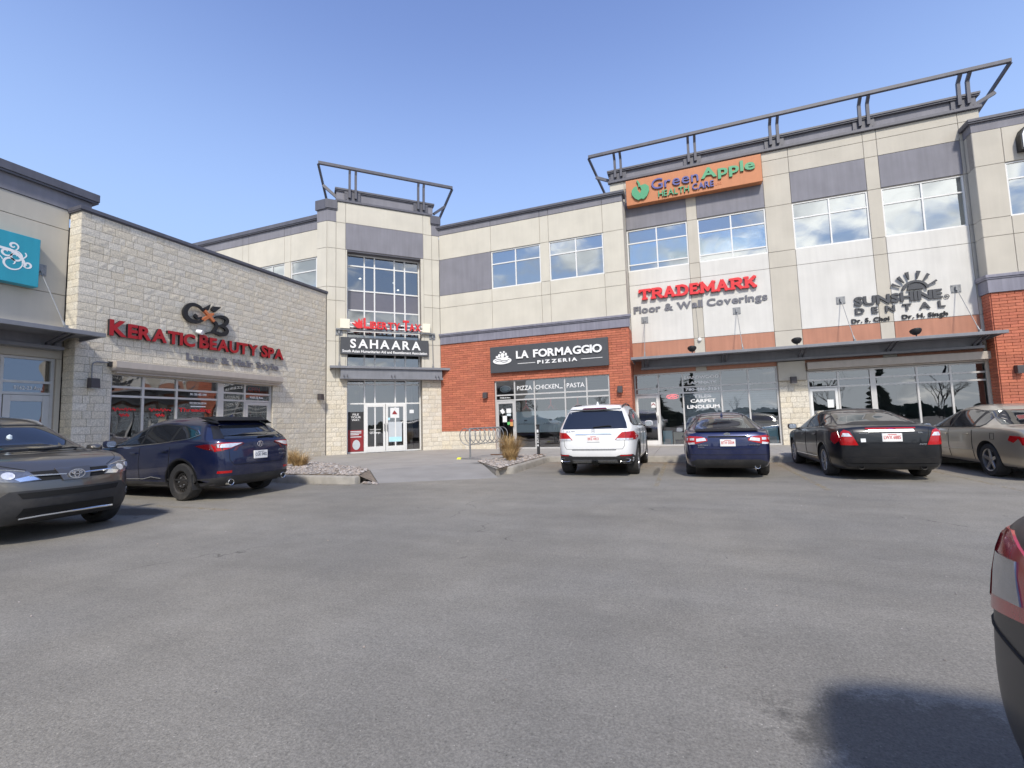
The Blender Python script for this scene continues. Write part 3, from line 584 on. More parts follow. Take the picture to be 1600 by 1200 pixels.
def roof_rail(fr, parent, u0, u1, ztop, posts, zplate0, zplate1, dface, dep, ret=1.3):
    o = MB(); o.bar(fr.P(u0, ztop, dep), fr.P(u1, ztop, dep), 0.12, 0.13); r = bev(o.build('roof_rail', 'trim', parent), 0.008)
    for s, u in ((1, u0), (-1, u1)):     # slanted return at each end
        e = MB(); e.bar(fr.P(u, ztop-0.04, dep-0.02), fr.P(u+s*0.45, zplate0+0.1, dface-ret+0.1), 0.08, 0.10); e.bar(fr.P(u+s*0.22, ztop-0.72, dep-0.55), fr.P(u+s*0.85, zplate0+0.15, dface-0.2), 0.10, 0.12); e.build('rail_return', 'trim', r)
    for u in posts:
        pl = MB(); pl.fbox(fr, u-0.34, u+0.34, zplate0, zplate1-0.09, dface, dface+0.035)
        for i in (-1, 1):
            for j in (0, 1): pl.tube([fr.P(u+i*0.28, zplate0+0.07+j*(zplate1-zplate0-0.24), dface+0.035), fr.P(u+i*0.28, zplate0+0.07+j*(zplate1-zplate0-0.24), dface+0.05)], 0.022, 6)
        pl.build('post_plate', 'trim', r)
        for k in (-0.13, 0.13):
            p = MB(); p.bar(fr.P(u+k, zplate0+0.12, dface+0.09), fr.P(u+k, ztop-0.25, dface+0.13), 0.10, 0.10, fr.n); p.bar(fr.P(u+k, ztop-0.26, dface+0.13), fr.P(u+k, ztop-0.05, dep-0.01), 0.10, 0.09, fr.n); p.build('post', 'trim', r)
def wall_light(fr, u, z, label, d=0.0, flip=1):
    t = thing('wall_light', tuple(fr.P(u, z, d)), label, 'wall lamp', 'bronze wall lamps on the shop fronts')
    mb = MB(); w, h, dd = 0.10, 0.13, 0.19
    P = [fr.P(u-w, z-h, d), fr.P(u+w, z-h, d), fr.P(u+w, z-h, d+dd), fr.P(u-w, z-h, d+dd), fr.P(u-w, z+h, d), fr.P(u+w, z+h, d), fr.P(u+w*0.96, z+h*0.9, d+dd*0.9), fr.P(u-w*0.96, z+h*0.9, d+dd*0.9)]
    mb.add(P, [(0, 1, 2, 3), (4, 7, 6, 5), (0, 4, 5, 1), (1, 5, 6, 2), (2, 6, 7, 3), (3, 7, 4, 0)]); bev(mb.build('housing', 'lamp_bronze', t), 0.012)
    l = MB(); l.fbox(fr, u-0.075, u+0.075, z-h-0.008, z-h, d+0.04, d+dd-0.03); l.build('lens', 'frosted', t); return t

# ---------- retail block (white upper walls, two shops)
tm = thing('retail_block', (4, 20.4, 0), 'tall beige and white commercial block with a roof rail over two shops', 'building')
cols = [-1.97, 0.52, 0.92, 3.44, 4.37, 6.83, 7.25, 9.64, 10.25]
bay = {0, 2, 4, 6}
hol = [(-1.97, 3.44, 0.0, 3.22), (4.42, 9.72, 0.0, 2.96)] + [(cols[i], cols[i+1], 7.73, 9.57) for i in bay]
backing(FT, tm, -1.97, 10.25, 0.1, 11.85, hol); backing(FT, tm, -2.6, -1.97, 10.0, 11.85, [])
panel(FT, tm, -2.6, -1.97, 10.9, 11.85, 'beige')
for i in range(len(cols)-1):
    a, b = cols[i], cols[i+1]
    if i in bay:
        lo = 3.22 if i < 3 else 3.0
        for z0, z1, m in ((lo, 4.57, 'terracotta'), (4.57, 7.09, 'white_stucco'), (7.09, 7.73, 'white_stucco'), (9.60, 10.84, 'purple'), (10.84, 11.48, 'beige2'), (11.48, 11.85, 'beige2')): panel(FT, tm, a, b, z0, z1, m)
        m = (a+b)/2
        window(FT, tm, a, b, 7.73, 9.58, [m], [8.98, 8.02] if i < 3 else [8.97], blind=None if i == 2 else 'blind' , d=-0.05)
    else:
        zs = [3.30, 4.57, 7.09, 7.73, 9.58, 10.84, 11.48, 11.85]
        if i == 3: zs = [2.62, 3.36, 4.57, 7.09, 7.73, 9.58, 10.84, 11.48, 11.85]
        if i == 7: zs = [0.18]+zs
        for z0, z1 in zip(zs[:-1], zs[1:]): panel(FT, tm, a, b, z0, z1, 'beige2', d1=0.10 if (i == 3 and z1 < 3.4) else 0.0)
masonry(FT, tm, 3.46, 4.41, SW-0.02, 2.62, [], 'stone', 300, near)
dk = MB(); dk.fbox(FT, 0.52, 0.92, 3.222, 3.30, -0.03, 0.0); dk.build('lintel_block', 'beige2', tm)
# parapet with recessed band
pb = MB(); pb.fbox(FT, -2.6, 10.25, 11.85, 12.42, -0.4, -0.08); pb.build('parapet_band', 'purple', tm)
c1 = MB(); c1.fbox(FT, -2.66, 10.31, 11.852, 11.96, -0.079, 0.10); bev(c1.build('ledge', 'trim', tm), 0.01)
coping(FT, tm, -2.68, 10.33, 12.34, 12.47, 0.06, -0.5)
roof_rail(FT, tm, -3.44, 11.08, 13.16, [-2.19, 0.88, 3.94, 6.92, 9.86], 11.97, 12.5, -0.05, 0.30)
# rooms behind the shops
room(FT, tm, -1.97, 3.44, 0.17, 3.25, 7); room(FT, tm, 4.42, 9.72, 0.17, 3.0, 7); room(FT, tm, -1.97, 9.64, 7.0, 9.9, 6)
mass(tm, -2.6, 10.25, 27.6, 34, 0, 12.0); mass(tm, -2.6, 10.25, 20.55, 27.6, 11.75, 11.84, 'roofing', 'roof'); mass(tm, -2.6, -2.3, 20.5, 34, 0, 11.86, 'beige2', 'side_wall'); mass(tm, 10.0, 10.25, 20.5, 34, 0, 11.86, 'beige2', 'side_wall')
# flooring shop front
sf = window(FT, tm, -1.97, 3.44, SW, 3.22, [-0.99, -0.03, 1.42, 2.41], [2.35, 2.59], d=-0.08, fw=0.06, fmat='alu', gmat='glass_shop', name='storefront', skip=((0, 0),))
door(FT, tm, -1.93, -1.02, SW+0.01, 2.31, -0.085, 'alu_white', hinge_right=False)
sd = window(FT, tm, 4.42, 9.73, SW, 2.95, [5.41, 6.42, 6.53, 7.78, 8.72], [2.33, 2.60], d=-0.08, fw=0.06, fmat='alu', gmat='glass_shop', name='storefront', skip=((0, 0), (2, 0), (2, 1), (2, 2), (2, 'norail', 2.33), (2, 'norail', 2.60)))
mb = MB(); mb.fbox(FT, 6.39, 6.56, SW+0.06, 2.89, -0.15, -0.066); mb.build('storefront_post', 'alu', tm)
door(FT, tm, 4.47, 5.37, SW+0.01, 2.29, -0.085, 'alu_white', hinge_right=False)
rb = MB(); rb.fbox(FT, 4.40, 9.715, 3.0, 3.27, 0.002, 0.24); rb.fbox(FT, 4.43, 9.70, 2.955, 2.999, 0.06, 0.13); bev(rb.build('shutter_box', 'shutter_box', tm), 0.02)
canopy(FT, tm, -1.92, 9.66, 1.35, 3.80, [-1.39, 2.17, 5.69, 9.08], 5.54, [-1.4, 1.55, 4.2, 6.9, 9.3], (-1.6, 9.5, 3.38, 3.76))
# ---------- brick-footed neighbour at the right edge
rp_ = thing('brick_base_block', (12, 19.9, 0), 'beige block on a red brick base at the right edge of the row', 'building')
backing(FB, rp_, 9.72, 15, 5.17, 10.8, [(10.5, 13.4, 7.7, 9.54)], d1=-0.031); backing(FB, rp_, 9.72, 15, 0.1, 5.17, [], mat='brick_mortar')
FBs = Fr(9.72, 20.15, 0, -1)       # its return face looks towards -X
for z0, z1 in ((5.76, 7.08), (7.08, 7.70), (7.70, 9.55), (9.55, 10.77)):
    panel(FB, rp_, 9.72, 10.5, z0, z1, 'beige2'); panel(FBs, rp_, 0.0, 0.455, z0, z1, 'beige2', 0.0)
    if z0 != 7.70: panel(FB, rp_, 10.5, 13.4, z0, z1, 'beige2')
    panel(FB, rp_, 13.4, 15, z0, z1, 'beige2')
window(FB, rp_, 10.5, 13.4, 7.7, 9.55, [11.95], [8.97], blind='blind', d=-0.05)
for z0, z1, m in ((10.77, 11.10, 'purple'),):
    q = MB(); q.fbox(FB, 9.72, 15, z0+0.005, z1, -0.48, 0.0); q.build('parapet_band', m, rp_)
coping(FB, rp_, 9.62, 15, 11.08, 11.23, 0.10, -0.6)
q = MB(); q.fbox(FB, 9.66, 15, 5.175, 5.66, -0.48, 0.07); q.build('cornice_band', 'cornice_metal', rp_); coping(FB, rp_, 9.60, 15, 5.62, 5.77, 0.13, -0.5, 'cornice_metal', 'cornice_cap')
masonry(FB, rp_, 9.735, 12.2, SW-0.02, 5.17, [], 'brick', 300, near)
masonry(FBs, rp_, 0.0, 0.445, SW-0.02, 5.17, [], 'brick', 0, near)
mass(rp_, 10.3, 15, 20.3, 34, 0, 10.9); 
# ---------- pizzeria wing
pz = thing('pizzeria_wing', (-6.3, 19.2, 0), 'two-storey beige wing with a red brick pizzeria front', 'building')
PW = (-7.97, -2.84, 0.0, 3.23); wins = [(-7.97, -5.60), (-5.20, -2.83)]
backing(FP, pz, -10.68, -1.97, 5.1, 10.5, [(a, b, 7.46, 9.22) for a, b in wins]); backing(FP, pz, -10.68, -1.97, 0.1, 5.1, [PW], mat='brick_mortar')
pc = [-10.68, -7.97, -5.60, -5.20, -2.83, -1.97]; pr = [5.59, 6.86, 7.46, 9.22, 10.43]
for i in range(5):
    for j in range(4):
        if j == 2 and i in (1, 3): continue
        panel(FP, pz, pc[i], pc[i+1], pr[j], pr[j+1], 'purple' if (i == 0 and j == 2) else 'beige')
for a, b in wins: window(FP, pz, a, b, 7.46, 9.22, [(a+b)/2], [8.61], blind='blind', d=-0.05)
for a, b in zip(pc[:-1], pc[1:]): panel(FP, pz, a, b, 10.43, 10.75, 'purple', 0.01)
coping(FP, pz, -10.8, -1.87, 10.72, 10.87, 0.12, -0.5)
FPs = Fr(-1.97, 19.05, 0, 1)      # right return, looks towards +X
for z0, z1 in zip([5.1]+pr, pr+[10.75]): panel(FPs, pz, 0.03, 1.12, z0, z1, 'beige2' if z1 < 10.5 else 'purple', 0.0)
bk = MB(); bk.fbox(FPs, 0.02, 1.14, 0.1, 10.72, -0.3, -0.03); bk.build('wall', 'mortar', pz)
masonry(FPs, pz, 0.0, 1.12, SW-0.02, 5.1, [], 'brick', 0, near)
q = MB(); q.fbox(FP, -10.66, -1.90, 5.10, 5.52, -0.01, 0.06); q.build('cornice_band', 'cornice_metal', pz); coping(FP, pz, -10.70, -1.84, 5.46, 5.60, 0.13, -0.02, 'cornice_metal', 'cornice_cap')
masonry(FP, pz, -10.68, -1.985, 1.0, 5.1, [PW], 'brick', 300, lambda p: abs(p.x+8.8)+abs(p.z-2.6))
masonry(FP, pz, -10.68, -1.985, SW-0.02, 1.0, [PW], 'stone', 120, near)
room(FP, pz, -7.97, -2.84, 0.17, 3.25, 6); room(FP, pz, -7.97, -2.83, 7.2, 9.5, 5)
window(FP, pz, -7.97, -2.84, SW, 3.23, [-7.03, -6.11, -4.74, -3.80], [2.33, 2.56], d=-0.08, fw=0.06, fmat='alu', gmat='glass_shop', name='storefront', skip=((0, 0),))
door(FP, pz, -7.91, -7.06, SW+0.01, 2.29, -0.085, 'alu', hinge_right=False)
mass(pz, -12, -2.62, 25.5, 34, 0, 10.5); mass(pz, -12, -2.62, 19.4, 25.5, 10.35, 10.42, 'roofing', 'roof')
# ---------- corner entrance tower
tw = thing('corner_tower', tuple(FW.P(2.5, 0, 0)), 'beige corner tower with a tall grid window and a roof rail', 'building')
WH = (0.82, 4.12, 0.0, 9.19)
backing(FW, tw, 0.0, 5.02, 0.1, 11.38, [WH], d0=-0.42)
for a, b in ((0.0, 0.37), (0.37, 0.77), (4.25, 4.66), (4.66, 5.02)):
    edge = a == 0.0 or b == 5.02
    for z0, z1 in ((3.29, 5.06), (5.06, 6.86), (6.86, 7.46), (7.46, 9.20), (9.20, 10.40)): panel(FW, tw, a, b, z0, z1, 'beige')
    if not edge: panel(FW, tw, a, b, 10.40, 11.36, 'beige')
for a, b in ((0.77, 0.83), (4.12, 4.25)):
    panel(FW, tw, a, b, 3.29, 9.19, 'beige', 0.0 if a > 4 else 0.0, g=0.001)
panel(FW, tw, 0.77, 4.25, 9.20, 10.42, 'purple', 0.004); panel(FW, tw, 0.77, 4.25, 10.42, 11.36, 'beige')
so = MB(); so.fbox(FW, 0.83, 4.12, 9.14, 9.19, -0.42, -0.032); so.build('soffit', 'trim', tw)
for a, b in ((-0.03, 0.37), (4.66, 5.06)):
    q = MB(); q.fbox(FW, a, b, 10.41, 10.96, -0.42, 0.006); q.build('pier_block', 'purple', tw); coping(FW, tw, a-0.05, b+0.04, 10.93, 11.38, 0.07, -0.5, 'trim', 'pier_cap')
# left pier flank looking towards -Y, right flank towards the wing
FWl = Fr(-14.78, 15.49, 1, 0)
for z0, z1 in ((7.0, 7.46), (7.46, 9.20), (9.20, 10.40)): panel(FWl, tw, 0.0, 0.54, z0, z1, 'beige')
q = MB(); q.fbox(FWl, 0.0, 0.53, 10.41, 10.96, -0.5, 0.0); q.build('pier_block', 'purple', tw); q = MB(); q.fbox(FWl, -0.06, 0.56, 10.95, 11.38, -0.5, 0.06); q.build('pier_cap', 'trim', tw); q = MB(); q.fbox(FWl, 0.0, 0.54, 6.9, 10.42, -0.7, -0.031); q.build('wall', 'mortar', tw)
masonry(FW, tw, 0.0, 0.83, SW-0.02, 3.29, [], 'stone', 150, near); masonry(FW, tw, 4.12, 5.02, SW-0.02, 3.29, [], 'stone', 150, near)
lg = MB(); lg.fbox(FW, 0.34, 4.70, 11.36, 11.46, -0.35, 0.05); bev(lg.build('ledge', 'trim', tw), 0.01)
q = MB(); q.fbox(FW, 0.38, 4.76, 11.46, 11.93, -0.6, -0.09); q.build('parapet_band', 'purple', tw); coping(FW, tw, 0.32, 4.83, 11.88, 12.02, 0.0, -0.7)
roof_rail(FW, tw, -0.38, 5.70, 12.90, [1.06, 4.16], 11.46, 11.98, -0.055, 0.16, 1.0)
cw = window(FW, tw, 0.83, 4.12, 3.45, 9.14, [1.60, 2.05, 2.95, 3.43], [5.62, 6.57, 7.47, 8.61], d=-0.36, fw=0.06, fmat='alu_white', gmat='glass_tower', name='curtain_wall', spandrel=tuple((i, 2) for i in range(5)))
cl = window(FW, tw, 0.83, 4.12, SW, 3.45, [1.60, 2.05, 2.95, 3.43], [2.36, 3.22], d=-0.36, fw=0.06, fmat='alu_white', gmat='glass_shop', name='storefront', skip=((1, 0), (2, 0), (3, 0)))
door(FW, tw, 1.63, 2.50, SW+0.01, 2.33, -0.345, 'alu_white', hinge_right=False, stile=0.10, bottom=0.25); door(FW, tw, 2.52, 3.40, SW+0.01, 2.33, -0.345, 'alu_white', hinge_right=True, stile=0.10, bottom=0.25)
room(FW, tw, 0.83, 4.12, 0.17, 3.45, 5, d=-0.44); room(FW, tw, 0.83, 4.12, 3.46, 9.15, 4, d=-0.44)
for (u, z) in ((1.55, 8.4), (0.95, 7.9), (2.3, 7.3), (3.15, 8.35), (3.35, 8.0)):
    l = thing('ceiling_light', tuple(FW.P(u, z, -1.6)), {1.55: 'small lit lamp behind the upper left tower pane', 0.95: 'small lit lamp at the left edge of the tower window', 2.3: 'small lit lamp low in the middle tower pane', 3.15: 'small lit lamp high behind the tower window, right of centre', 3.35: 'small lit lamp behind the right part of the tower window'}[u], 'lamp', 'lit lamps inside the tower')
    q = MB(); q.lathe([(0.001, 0), (0.05, 0.01), (0.06, 0.05), (0.02, 0.08)], FW.P(u, z, -1.6), (0, 0, 1), 10); q.build('shade', bpy.data.materials.get('lampglow') or pmat('lampglow', (1, 0.9, 0.7), 0.5, var=0, emit=(1, 0.85, 0.6, 4)), l)
canopy(FW, tw, 0.12, 5.55, 0.36, 3.96, [0.5, 4.62], 5.46, [0.75, 2.75, 4.75], (0.55, 5.0, 3.40, 3.90))
mass(tw, -16, -12.2, 19.9, 30, 0, 11.0); 
# ---------- rear wing seen over the stone front
rw = thing('rear_wing', (-20, 16.4, 0), 'beige upper storey with windows behind the stone salon front', 'building')
rwin = [(-19.75, -17.42), (-17.03, -14.7)]
backing(FR, rw, -34, -14.6, 6.0, 10.55, [(a, b, 7.5, 9.2) for a, b in rwin])
rc = [-34, -28, -24, -20.15, -19.75, -17.42, -17.03, -14.7]; rr = [6.0, 6.86, 7.5, 9.2, 10.5]
for i in range(len(rc)-1):
    for j in range(4):
        if j == 2 and i in (4, 6): continue
        panel(FR, rw, rc[i], rc[i+1], rr[j], rr[j+1], 'beige')
    panel(FR, rw, rc[i], rc[i+1], 10.5, 10.95, 'purple', 0.01)
q = MB(); q.fbox(FR, -34, -14.6, 10.5, 11.0, -0.4, -0.03); q.build('parapet', 'purple', rw)
coping(FR, rw, -34, -14.62, 10.93, 11.16, 0.12, -0.5)
for a, b in rwin: window(FR, rw, a, b, 7.5, 9.2, [(a+b)/2+0.35], [8.6], blind='blind', d=-0.05)
room(FR, rw, -19.75, -14.7, 7.3, 9.4, 4); mass(rw, -34, -14.9, 20.8, 32, 0, 10.6); mass(rw, -34, -14.9, 16.6, 20.8, 10.4, 10.5, 'roofing', 'roof')
# ---------- stone salon front
sl = thing('stone_salon', (-14.6, 11.2, 0), 'single-storey beauty salon faced in rough cream stone blocks', 'building')
SWN = (7.67, 12.80, 0.0, 3.0)
backing(FL, sl, 6.86, 15.48, 0.1, 7.1, [SWN])
masonry(FL, sl, 6.86, 15.48, SW-0.02, 7.10, [SWN], 'stone', 280, lambda p: abs(p.y-6.9)*0.8+abs(p.z-3.2)*0.35)
FLe = Fr(-14.75, 6.86, 1, 0)
masonry(FLe, sl, 0.02, 0.50, SW-0.02, 7.10, [], 'stone', 20, near)
q = MB(); q.fbox(FLe, 0.02, 0.47, 0.1, 7.1, -0.3, -0.03); q.build('wall', 'mortar', sl)
coping(FL, sl, 6.80, 15.56, 7.10, 7.23, 0.06, -0.62, lip=0.03)
window(FL, sl, 7.67, 12.80, SW+0.02, 2.98, [8.50, 9.42, 10.74, 10.90, 11.72], [2.36, 2.61], d=-0.09, fw=0.06, fmat='alu', gmat='glass_shop', name='storefront', skip=((5, 0), (3, 0), (3, 1), (3, 2), (3, 'norail', 2.36), (3, 'norail', 2.61)))
q = MB(); q.fbox(FL, 10.72, 10.92, SW+0.08, 2.92, -0.16, -0.07); q.build('storefront_post', 'alu', sl)
door(FL, sl, 11.76, 12.74, SW+0.02, 2.32, -0.095, 'alu', hinge_right=True)
rb = MB(); rb.add([FL.P(u, z, d) for u in (7.63, 13.02) for z, d in ((3.02, 0.002), (3.02, 0.20), (3.10, 0.27), (3.27, 0.27), (3.27, 0.002))], [(0, 1, 2, 3, 4), (9, 8, 7, 6, 5)] + [(i, 5+i, 5+(i+1) % 5, (i+1) % 5) for i in range(5)]); rb.build('shutter_box', 'shutter_box', sl)
rb2 = MB(); rb2.fbox(FL, 7.70, 12.95, 2.96, 3.018, 0.03, 0.15); rb2.build('shutter_guide', 'shutter_box', sl)
room(FL, sl, 7.67, 12.80, 0.17, 3.0, 6); mass(sl, -27, -21, 7.0, 15.3, 0, 6.9); mass(sl, -21, -14.6, 7.0, 15.3, 6.75, 6.85, 'roofing', 'roof')
# ---------- beige shop at the left edge
ls = thing('beige_shop', (-15, 3, 0), 'beige shop with a teal sign and dark parapet at the left edge', 'building')
SD = (4.6, 6.74, 0.0, 3.27)
backing(FS, ls, -6, 6.86, 0.1, 7.2, [SD, (-4, 3.6, 0.6, 3.27)])
for u0, u1 in ((-6, 0.5), (0.5, 6.85)):
    for z0, z1 in ((3.27, 4.92), (4.92, 6.64), (6.64, 7.18)): panel(FS, ls, u0, u1, z0, z1, 'beige2')
panel(FS, ls, 3.6, 4.6, 0.18, 3.27, 'beige2'); panel(FS, ls, 6.74, 6.85, 0.18, 3.27, 'beige2'); panel(FS, ls, -6, -4, 0.18, 3.27, 'beige2'); panel(FS, ls, -4, 3.6, 0.18, 0.6, 'beige2')
q = MB(); q.fbox(FS, -6, 7.3, 7.19, 7.62, -0.6, 0.02); q.build('parapet_band', 'purple', ls); coping(FS, ls, -6, 7.42, 7.58, 7.84, 0.14, -0.75)
window(FS, ls, 4.6, 6.74, SW, 3.27, [5.79], [2.38, 2.66], d=-0.09, fw=0.06, fmat='alu', gmat='glass_shop', name='storefront', skip=((1, 0),))
window(FS, ls, -4, 3.6, 0.6, 3.27, [-1.5, 1.0], [2.5], d=-0.09, fw=0.06, fmat='alu', gmat='glass_shop', name='storefront')
door(FS, ls, 5.84, 6.68, SW+0.01, 2.34, -0.095, 'alu', hinge_right=False, stile=0.13)
room(FS, ls, 4.6, 6.74, 0.17, 3.3, 5); room(FS, ls, -4, 3.6, 0.17, 3.3, 5); mass(ls, -27, -20.2, -6, 6.8, 0, 7.1); mass(ls, -20.2, -15.1, -6, 6.8, 7.0, 7.1, 'roofing', 'roof')
canopy(FS, ls, -5, 6.98, 1.5, 3.82, [6.3, 2.0], 5.45, [6.45, 3.5], (-5, 6.7, 3.46, 3.80))
# ================================================================ SIGNS
def plate_poly(fr, pts, d0, d1, mb=None):
    mb = mb or MB(); n = len(pts)
    if poly_area(pts) < 0: pts = pts[::-1]
    A = [fr.P(u, z, d0) for u, z in pts]; B = [fr.P(u, z, d1) for u, z in pts]
    mb.add(A+B, [list(range(n, 2*n)), list(range(n))[::-1]] + [[i, (i+1) % n, n+(i+1) % n, n+i] for i in range(n)]); return mb
def smooth_path(pts, k=6):
    out = []; n = len(pts)
    for i in range(n-1):
        p0, p1, p2, p3 = pts[max(i-1, 0)], pts[i], pts[i+1], pts[min(i+2, n-1)]
        for s in range(k):
            t = s/k; out.append(tuple(0.5*((2*p1[a])+(-p0[a]+p2[a])*t+(2*p0[a]-5*p1[a]+4*p2[a]-p3[a])*t*t+(-p0[a]+3*p1[a]-3*p2[a]+p3[a])*t**3) for a in (0, 1)))
    return out+[tuple(pts[-1])]
def ribbon(fr, pts, w, d0, d1, mb=None, k=6):
    """flat stroke of varying width along a smooth path"""
    mb = mb or MB(); P = smooth_path(pts, k) if len(pts) > 2 else pts; n = len(P); L = []; Rr = []
    for i, p in enumerate(P):
        a, b = P[max(i-1, 0)], P[min(i+1, n-1)]; dx, dz = b[0]-a[0], b[1]-a[1]; q = math.hypot(dx, dz) or 1; t = i/(n-1)
        ww = (w(t) if callable(w) else w)/2; L.append((p[0]-dz/q*ww, p[1]+dx/q*ww)); Rr.append((p[0]+dz/q*ww, p[1]-dx/q*ww))
    for i in range(n-1):
        q = [Rr[i], Rr[i+1], L[i+1], L[i]]; A = [fr.P(u, z, d0) for u, z in q]; B = [fr.P(u, z, d1) for u, z in q]
        f = [(4, 5, 6, 7), (0, 1, 5, 4), (2, 3, 7, 6)]
        if i == 0: f.append((3, 0, 4, 7))
        if i == n-2: f.append((1, 2, 6, 5))
        mb.add(A+B, f)
    return mb
def ellipse(c, rx, rz, n=28, a0=0, a1=360): return [(c[0]+rx*math.cos(R(a0+(a1-a0)*i/(n if a1-a0 >= 360 else n-1))), c[1]+rz*math.sin(R(a0+(a1-a0)*i/(n if a1-a0 >= 360 else n-1)))) for i in range(n)]
# ---- salon: red channel letters, grey sub line, monogram
s = thing('salon_sign', tuple(FL.P(10.3, 3.94, 0)), 'red channel letters KERATIC BEAUTY SPA on the stone wall', 'sign')
big = {0, 8, 15}
letters(FL, 'KERATIC BEAUTY SPA', 7.51, 13.16, 3.95, 4.34, 0.03, 'sign_red', s, 0.09, 0.04, gap=0.025, side='black', space=0.22, capscale=lambda i, c: 1.12 if i in big else 1.0)
s = thing('salon_subtitle_sign', tuple(FL.P(11.2, 3.53, 0)), 'grey letters Laser and Hair Style under the red salon sign', 'sign')
letters(FL, 'Laser & Hair Style', 9.58, 13.0, 3.54, 3.76, 0.032, 'sign_grey', s, 0.02, 0.04, gap=0.04, space=0.26)
s = thing('monogram_sign', tuple(FL.P(10.2, 4.5, 0)), 'black and copper monogram of swirling letters above the salon name', 'sign')
wv = lambda t: 0.05+0.09*math.sin(math.pi*min(1, t*1.05))
m = ribbon(FL, [(10.05, 4.90), (9.90, 4.78), (9.67, 4.76), (9.50, 4.86), (9.46, 5.02), (9.54, 5.19), (9.68, 5.28), (9.88, 5.27), (10.04, 5.15)], wv, 0.06, 0.14); ribbon(FL, [(9.97, 4.93), (9.85, 4.88), (9.78, 4.93), (9.81, 4.98)], lambda t: 0.05+0.05*t, 0.06, 0.138, m); m.build('swirl', 'black', s)
m = ribbon(FL, [(10.42, 5.02), (10.56, 5.08), (10.75, 5.08), (10.84, 5.00), (10.78, 4.87), (10.65, 4.80), (10.50, 4.76)], lambda t: 0.04+0.08*math.sin(math.pi*t), 0.06, 0.14)
ribbon(FL, [(10.55, 4.77), (10.74, 4.76), (10.84, 4.66), (10.78, 4.55), (10.62, 4.50), (10.40, 4.53), (10.14, 4.45)], lambda t: 0.04+0.09*math.sin(math.pi*t), 0.06, 0.138, m); ribbon(FL, [(10.36, 4.88), (10.46, 4.82), (10.47, 4.70), (10.37, 4.54)], 0.10, 0.06, 0.136, m); m.build('letter', 'black', s)
m = ribbon(FL, [(10.06, 5.17), (10.38, 4.88)], 0.085, 0.06, 0.150); m.build('cross_stroke', 'sign_copper', s); m = ribbon(FL, [(10.36, 5.13), (10.20, 4.98), (10.03, 4.84)], 0.05, 0.06, 0.146); ribbon(FL, [(10.29, 5.12), (10.13, 4.99), (9.97, 4.86)], 0.04, 0.06, 0.145, m); m.build('cross_stroke', 'sign_copper', s)
m = plate_poly(FL, [(10.02, 5.24), (10.25, 5.41), (10.18, 5.20), (10.10, 5.18)], 0.06, 0.14); plate_poly(FL, [(10.27, 5.24), (10.34, 5.37), (10.61, 5.40), (10.40, 5.19)], 0.06, 0.139, m); m.build('serif', 'black', s)
# ---- teal sign
s = thing('teal_sign', tuple(FS.P(5, 4.93, 0)), 'teal box sign with white scroll ornament at the left edge', 'sign')
m = MB(); m.fbox(FS, 3.9, 6.20, 4.93, 6.12, 0.02, 0.26); bev(m.build('box', 'sign_teal', s), 0.012)
def spiral(c, r0, turns, a0, sgn=1, n=16): return [(c[0]+r0*(1-i/n*0.8)*math.cos(a0+sgn*turns*6.283*i/n), c[1]+r0*(1-i/n*0.8)*math.sin(a0+sgn*turns*6.283*i/n)) for i in range(n+1)]
for c, r0, tr, a0, sg in (((5.72, 5.80), 0.10, 1.2, -1.5, 1), ((5.60, 5.62), 0.12, 1.1, 1.0, -1), ((5.76, 5.56), 0.15, 1.3, 2.2, -1), ((5.70, 5.40), 0.20, 1.2, 0.4, -1), ((5.98, 5.42), 0.09, 1.1, 3.6, 1), ((5.45, 5.42), 0.10, 1.2, 0, 1), ((5.2, 5.5), 0.2, 1.3, 0.5, 1), ((4.8, 5.5), 0.22, 1.2, 2.5, -1)):
    ribbon(FS, spiral(c, r0, tr, a0, sg), lambda t: 0.012+0.03*math.sin(math.pi*t), 0.259, 0.264, None, 3).build('scroll', 'sign_white', s)
ribbon(FS, [(5.2, 5.72), (5.5, 5.70), (5.75, 5.66), (5.9, 5.5), (5.94, 5.35)], lambda t: 0.02+0.05*math.sin(math.pi*t), 0.259, 0.2645).build('scroll', 'sign_white', s); ribbon(FS, [(5.85, 5.5), (5.95, 5.62), (5.93, 5.70)], 0.025, 0.259, 0.2643).build('scroll', 'sign_white', s)
# ---- tax office sign
s = thing('tax_sign', tuple(FW.P(2.5, 5.57, 0)), 'red raised letters LIBERTY TAX on a rail across the tower window', 'sign')
m = MB(); m.fbox(FW, 0.36, 4.72, 5.555, 5.615, 0.06, 0.13); m.build('rail', 'galv', s)
for zz in (5.69, 5.86):
    m = MB(); m.fbox(FW, 0.93, 4.13, zz, zz+0.05, 0.075, 0.12); m.build('backing_bar', 'sign_white', s)
for a, b in ((0.53, 0.93), (4.13, 4.50)):
    m = MB(); m.fbox(FW, a, b, 5.62, 6.04, 0.07, 0.17); bev(m.build('end_panel', 'cream', s), 0.008)
lb = letters(FW, 'LIBERTY', 1.50, 3.10, 5.65, 5.98, 0.135, 'sign_red2', s, 0.09, 0.03, gap=0.05, side='sign_red', capscale=lambda i, c: 1.42 if i == 0 else 1.0)
letters(FW, 'TAX', 3.22, 4.03, 5.65, 5.98, 0.135, 'sign_red2', s, 0.09, 0.03, gap=0.05, side='sign_red', capscale=lambda i, c: 1.42 if i == 0 else 1.0)
m = plate_poly(FW, [(1.02, 5.86), (1.18, 5.84), (1.12, 5.98), (1.26, 5.90), (1.30, 6.10), (1.38, 5.95), (1.45, 6.12), (1.46, 5.66), (1.25, 5.64), (1.13, 5.74)], 0.135, 0.225); m.build('torch_emblem', 'sign_red2', s)
